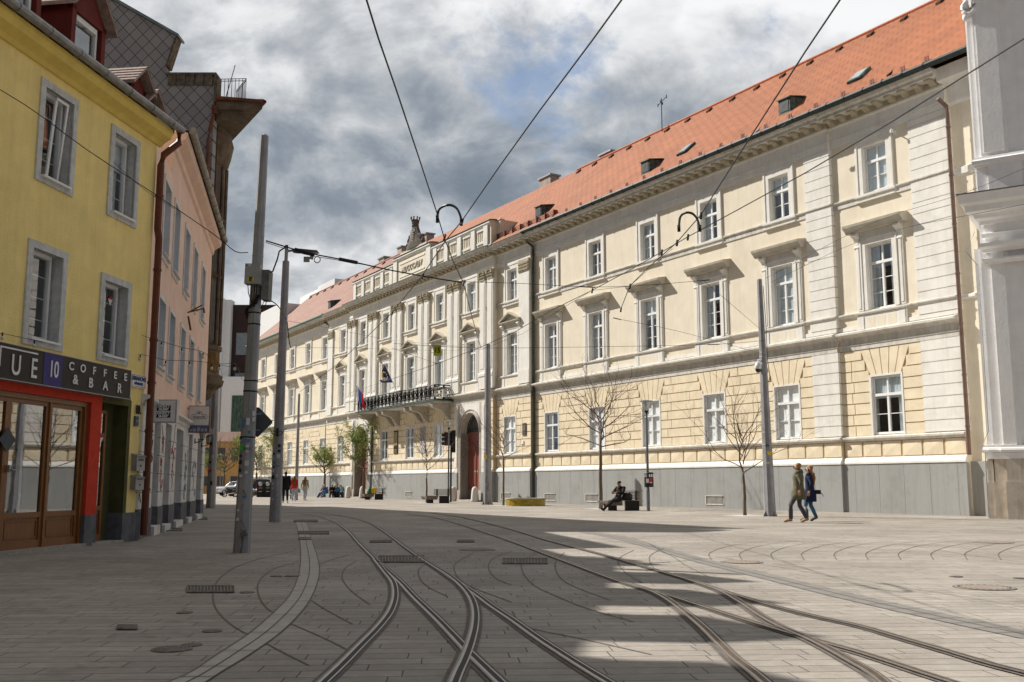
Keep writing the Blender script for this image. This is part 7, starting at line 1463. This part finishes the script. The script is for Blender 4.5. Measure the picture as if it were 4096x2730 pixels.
r = root('rucksack', 'black rucksack standing on the bench beside the bearded man', 'bag', (p.x+.12, p.y+.12, .455), .1); m = MB(); m.loft([((0, 0, 0), .22, .14, 0), ((0, 0, .12), .24, .15, 0), ((0, 0, .26), .22, .13, 0), ((0, 0, .33), .13, .08, 0)], 12); m.build('bag_body', black, r, smooth=True); m = MB(); m.tube([(-.2, -.1, .28), (-.28, -.15, .15), (-.26, -.14, .02)], .02, 5); m.build('strap', mat('grey_strap', (.2, .2, .2), .7), r)
r = root('paper_roll', 'white wrapped roll lying on top of the black rucksack', 'package', (p.x+.06, p.y+.04, .80), .1); m = MB(); m.tube([(-.16, 0, 0), (-.06, 0, .01), (.12, 0, .0)], [.035, .042, .04], 10); m.build('roll', enam, r)
# three walking away at left
p = gp(655, 1157); person('tall man in a loose black top walking away beside the second tram pole', p.x, p.y, E(8), stride(-.10, .16, -.05, .05), 1.96, ('black_hoodie', (.006, .006, .007)), .74, ('black_joggers', (.008, .008, .010)), ('white_trainer', (.6, .6, .6)), ('hair_dark', (.03, .02, .015)), fat=1.2)
p = gp(675, 1152); person('girl with long auburn hair in a red jacket and pale jeans walking away', p.x, p.y, E(5), stride(.10, -.24, 0, .10), 1.74, ('red_jacket', (.55, .02, .02)), .86, ('pale_jeans', (.34, .38, .46)), ('white_trainer', (.6, .6, .6)), ('hair_auburn', (.20, .075, .02)), hairlen=.42)
r = root('handbag', 'small mustard shoulder bag at the side of the girl in red', 'bag', (p.x+.24, p.y-.02, .95), .1); m = MB(); m.box(-.05, .05, -.1, .1, 0, .14); m.tube([(0, 0, .14), (-.04, 0, .5)], .008, 4); m.build('bag_body', mat('mustard_leather', (.35, .22, .05), .6), r)
p = gp(700, 1151); person('girl with long light brown hair in a pale patterned jacket walking away', p.x, p.y, E(-4), stride(.22, -.20, .02, .06), 1.72, ('patterned_jacket', (.36, .34, .26)), .76, ('light_jeans', (.36, .38, .44)), ('white_trainer', (.6, .6, .6)), ('hair_lightbrown', (.22, .12, .05)), hairlen=.44)
p = gp(662, 1149); person('person in dark clothes with a chequered bag, mostly hidden behind the man in black', p.x+.1, p.y+.8, E(0), stride(.1, -.2), 1.66, ('dark_top', (.012, .011, .012)), .86, ('dark_leggings', (.02, .02, .025)), ('dark_trainer', (.04, .035, .04)), ('hair_brown', (.06, .03, .015)), hairlen=.3, fat=.9)
r = root('chequered_bag', 'black and white chequered shopper bag carried beside the man in black', 'bag', (p.x+.45, p.y+.8, .52), 0); cm = MB()
for i in range(8):
    for k_ in range(6): cm.box(-.28+i*.07, -.28+(i+1)*.07, -.05, .05, k_*.05, (k_+1)*.05, (i+k_) % 2)
cm.build('bag_body', [mat('chequer_white', (.5, .48, .45), .8), black], r); m = MB(); m.tube([(-.15, 0, .3), (-.1, 0, .48), (.1, 0, .48), (.15, 0, .3)], .012, 5); m.build('handle', black, r)
# seated group on the left bench
def seated(label, dx, dy, yaw, top, hair, legs=('blue_jeans', (.030, .085, .15)), lean=0.0, hl=0.0, stretchd=0.0, bald=False, H=1.72, hood_=False):
    Jd = dict(pelvis=(0, -.02, .56), spine=(0, -.04+lean*.3, .74), chest=(0, -.02+lean, .93), neck=(0, .04+lean*1.5, 1.04), head=(0, .11+lean*1.8, 1.12), crown=(0, .11+lean*1.9, 1.20), lhip=(-.09, 0, .53), rhip=(.09, 0, .53), lknee=(-.11, .40, .52-stretchd*.2), rknee=(.11, .40, .50-stretchd*.1), lank=(-.10, .42+stretchd, .09), rank=(.12, .40+stretchd*.8, .09), ltoe=(-.10, .57+stretchd, .04), rtoe=(.13, .55+stretchd*.8, .04),
              lsho=(-.18, -.02+lean, .98), rsho=(.18, -.02+lean, .98), lelb=(-.24, .12+lean, .74), relb=(.24, .12+lean, .74), lwri=(-.06, .32+lean, .70), rwri=(.07, .33+lean, .70))
    person(label, bg_p.x+dx, bg_p.y+dy, yaw, Jd, H, top, .8, legs, ('grey_trainer', (.15, .14, .15)), hair, hairlen=hl, sit=True, z=-.08, bald=bald, hood_=hood_, group='friends sitting together on the bench')
seated('person with bright blond hair in a blue top bending forward on the crowded bench', -1.15, .0, E(150), ('bright_blue_top', (.05, .12, .28)), ('hair_pale_blond', (.58, .48, .28)), lean=.14, stretchd=.25)
seated('person in a teal jacket, second from the right on the crowded bench', -.15, .10, E(160), ('teal_jacket', (.02, .17, .30)), ('hair_brown2', (.14, .07, .035)), ('black_trousers', (.017, .015, .016)), lean=.06)
seated('dark-haired person in black in the middle of the crowded bench', -.68, .12, E(185), ('black_shirt', (.012, .010, .012)), ('hair_dark', (.03, .02, .015)), ('black_trousers', (.017, .015, .016)), lean=.05)
seated('fair-haired person half hidden in the middle of the crowded bench', -.42, .45, E(175), ('grey_top', (.10, .09, .09)), ('hair_fair2', (.40, .26, .12)), ('black_trousers', (.017, .015, .016)), hl=.2)
seated('balding person in a sage green hooded jacket, right end of the crowded bench', .32, .10, E(120), ('sage_jacket', (.24, .33, .28)), ('hair_red_short', (.40, .20, .11)), lean=.08, bald=True, hood_=True)
seated('person in dark blue at the far left of the crowded bench, legs stretched', -1.45, .35, E(140), ('dark_blue_top', (.03, .06, .14)), ('hair_dark', (.03, .02, .015)), ('dark_blue_trousers', (.015, .035, .08)), stretchd=.30)
p = gp(527, 1141); rr_ = person('person in black sitting low beside the parked cars behind the nearest tram pole', p.x+.8, p.y, E(80), dict(pelvis=(0, -.02, .56), spine=(0, -.04, .74), chest=(0, 0, .93), neck=(0, .06, 1.04), head=(0, .1, 1.13), crown=(0, .1, 1.21), lhip=(-.09, 0, .53), rhip=(.09, 0, .53), lknee=(-.11, .40, .52), rknee=(.11, .40, .50), lank=(-.1, .7, .12), rank=(.12, .65, .1), ltoe=(-.1, .85, .1), rtoe=(.13, .8, .08), lsho=(-.18, 0, .98), rsho=(.18, 0, .98), lelb=(-.24, .14, .74), relb=(.24, .14, .74), lwri=(-.06, .34, .7), rwri=(.07, .34, .7)), 1.75, ('black_jacket', (.010, .009, .009)), .8, ('black_trousers', (.017, .015, .016)), sit=True, hair=('hair_dark', (.03, .02, .015)))
p = gp(527, 1141); bench(p.x+.75, p.y+.1, 'low bench under the person in black near the parked cars', back=False)
# ================================================================== VEHICLES
carg = mat('car_window_dark', (.02, .03, .035), .06, .05, spec=.9); tyre = mat('tyre', (.012, .012, .012), .8); rim = mat('alloy', (.4, .4, .4), .3, metal=.8); hl_ = mat('headlight', (.6, .62, .65), .08, spec=1); red_ = mat('tail_light', (.35, .01, .01), .2)
def car(label, x, y, yaw, paint, L=4.3, Wd=1.75, Ht=1.5, van=False):
    r = root('parked_car', label, 'car', (x, y, 0), yaw); a = L/2
    pr = [(-a, .35), (-a, .75), (-a+.08, .90), (-a*.45, .98), (-a*.18, Ht-.04), (a*.45, Ht), (a*.82, 1.0 if not van else Ht-.1), (a-.05, .92), (a, .6), (a, .35)]
    m = MB(); n = len(pr)
    for s in (0,):
        lo = [(px, -Wd/2 if z < 1.0 else -Wd/2+.14, z) for px, z in pr]; hi = [(px, Wd/2 if z < 1.0 else Wd/2-.14, z) for px, z in pr]
        for i in range(n): j_ = (i+1) % n; m.quad(lo[i], lo[j_], hi[j_], hi[i])
        m.poly(lo[::-1]); m.poly(hi)
    b_ = m.build('body', paint, r)
    for s in (-1, 1):
        y_ = s*(Wd/2-.055); m = MB(); m.poly([(-a*.40, s*(Wd/2-.005), 1.0), (-a*.16, s*(Wd/2-.125), Ht-.10), (a*.10, s*(Wd/2-.125), Ht-.07), (a*.10, s*(Wd/2-.005), 1.0)]); m.poly([(a*.13, s*(Wd/2-.005), 1.0), (a*.13, s*(Wd/2-.125), Ht-.07), (a*.45, s*(Wd/2-.125), Ht-.09), (a*.72, s*(Wd/2-.005), 1.02)]); m.build('side_window', carg, r, fix=False)
        m = MB(); m.box(-a-.01, -a+.12, s*Wd*.32-.17, s*Wd*.32+.17, .68, .84); m.build('headlight', hl_, r); m = MB(); m.box(a-.1, a+.01, s*Wd*.34-.12, s*Wd*.34+.12, .7, .9); m.build('tail_light', red_, r)
        for px in (-a*.62, a*.62):
            m = MB(); m.tube([(px, s*(Wd/2-.2), .32), (px, s*(Wd/2+.01), .32)], .32, 18); w_ = m.build('wheel', tyre, r); m = MB(); m.tube([(px, s*(Wd/2), .32), (px, s*(Wd/2+.02), .32)], .20, 14); m.build('rim', rim, w_)
        m = MB(); m.box(-a*.33, -a*.27, s*(Wd/2+.0)-.0, s*(Wd/2+.16), 1.0, 1.12) if s > 0 else m.box(-a*.33, -a*.27, s*(Wd/2+.16), s*(Wd/2), 1.0, 1.12); m.build('mirror', paint, r)
    m = MB(); m.poly([(-a*.44, -Wd*.40, 1.005), (-a*.44, Wd*.40, 1.005), (-a*.19-.012, Wd*.36, Ht-.06), (-a*.19-.012, -Wd*.36, Ht-.06)]); m.build('windscreen', carg, r, fix=False)
    m = MB(); m.box(-a-.012, -a+.03, -.26, .26, .45, .56); m.build('number_plate', enam, r); return r
silver = mat('silver_paint', (.42, .43, .45), .3, .03, metal=.4); blk_ = mat('black_car_paint', (.012, .012, .014), .15, .03, spec=.8)
p = gp(512, 1141); car('pale silver car parked nose-left behind the bare tree', p.x-.2, p.y+6, E(50), silver); p = gp(535, 1141)
car('black car with its boot towards the viewer, parked behind the nearest tram pole', p.x+.7, p.y+8, E(-70), blk_, Ht=1.75, van=True)
p = gp(522, 1143); r = root('motorcycle', 'black motorcycle with chrome parts parked beside the dark car', 'motorcycle', (p.x, p.y+.8, 0), E(-30))
for x in (-.68, .68):
    m = MB(); m.tube([(x+.30*math.cos(t*PI/8), 0, .31+.30*math.sin(t*PI/8)) for t in range(17)], .05, 6); w_ = m.build('wheel', tyre, r); m = MB(); m.tube([(x, -.03, .31), (x, .03, .31)], .1, 10); m.build('hub', rim, w_)
m = MB(); m.loft([((-.1, 0, .35), .3, .14, 0), ((-.05, 0, .6), .34, .15, 0), ((-.2, 0, .8), .2, .13, 0)], 10); m.tube([(-.68, 0, .31), (-.45, 0, .8), (-.38, 0, 1.02)], .03, 6); m.tube([(.68, 0, .31), (.2, 0, .45)], .035, 6); m.build('frame', black, r); m = MB(); m.loft([((.35, 0, .72), .35, .12, 0), ((.35, 0, .80), .33, .10, 0)], 10); m.build('seat', black, r); m = MB(); m.tube([(-.3, -.35, 1.02), (-.38, 0, 1.05), (-.3, .35, 1.02)], .018, 5); m.build('handlebar', rim, r); m = MB(); m.lathe([(.10, 0), (.10, .08)], (-.5, 0, .85), 10); m.build('headlight', hl_, r); m = MB(); m.tube([(.0, -.18, .3), (.75, -.2, .36)], .045, 8); m.build('exhaust', rim, r)
# ================================================================== PIGEONS on the gutter
pgm = [mat('pigeon_dark', (.03, .03, .04), .7), mat('pigeon_pale', (.35, .36, .40), .7)]
for x, y, k_, lab in ((2045, 178, 0, 'dark pigeon perched on the gutter right of the skylight'), (1803, 296, 0, 'dark pigeon perched on the gutter below the copper roof hatch'), (1741, 308, 1, 'pale pigeon on the roof tiles just behind the sky wire'), (1213, 518, 0, 'dark bird at the left end of the gutter by the attic')):
    u, yy = on_roof(x, y); q = pal(u, -yy, ze+(yy-ye)*tS+.05); r = root('pigeon', lab, 'bird', tuple(q), PR, 'pigeons on the palace eaves')
    m = MB(); m.tube([(-.16, 0, .03), (-.07, 0, .07), (.02, 0, .09), (.09, 0, .12), (.11, 0, .17)], [.012, .045, .062, .045, .025], 8); m.ball((.12, 0, .19), .028, .024, .026, 8, 6); m.tube([(.14, 0, .19), (.165, 0, .183)], .006, 4); m.tube([(.0, -.02, 0), (.01, -.02, .05)], .006, 4); m.tube([(.0, .02, 0), (.01, .02, .05)], .006, 4)
    m.build('body', pgm[k_], r, smooth=True); m = MB(); m.prism([(-.14, -.05, .05), (.04, -.062, .09), (.02, -.062, .12), (-.12, -.04, .08)], (0, .02, 0)); m.prism([(-.14, .05, .05), (.04, .062, .09), (.02, .062, .12), (-.12, .04, .08)], (0, -.02, 0)); m.build('wing', pgm[k_], r)
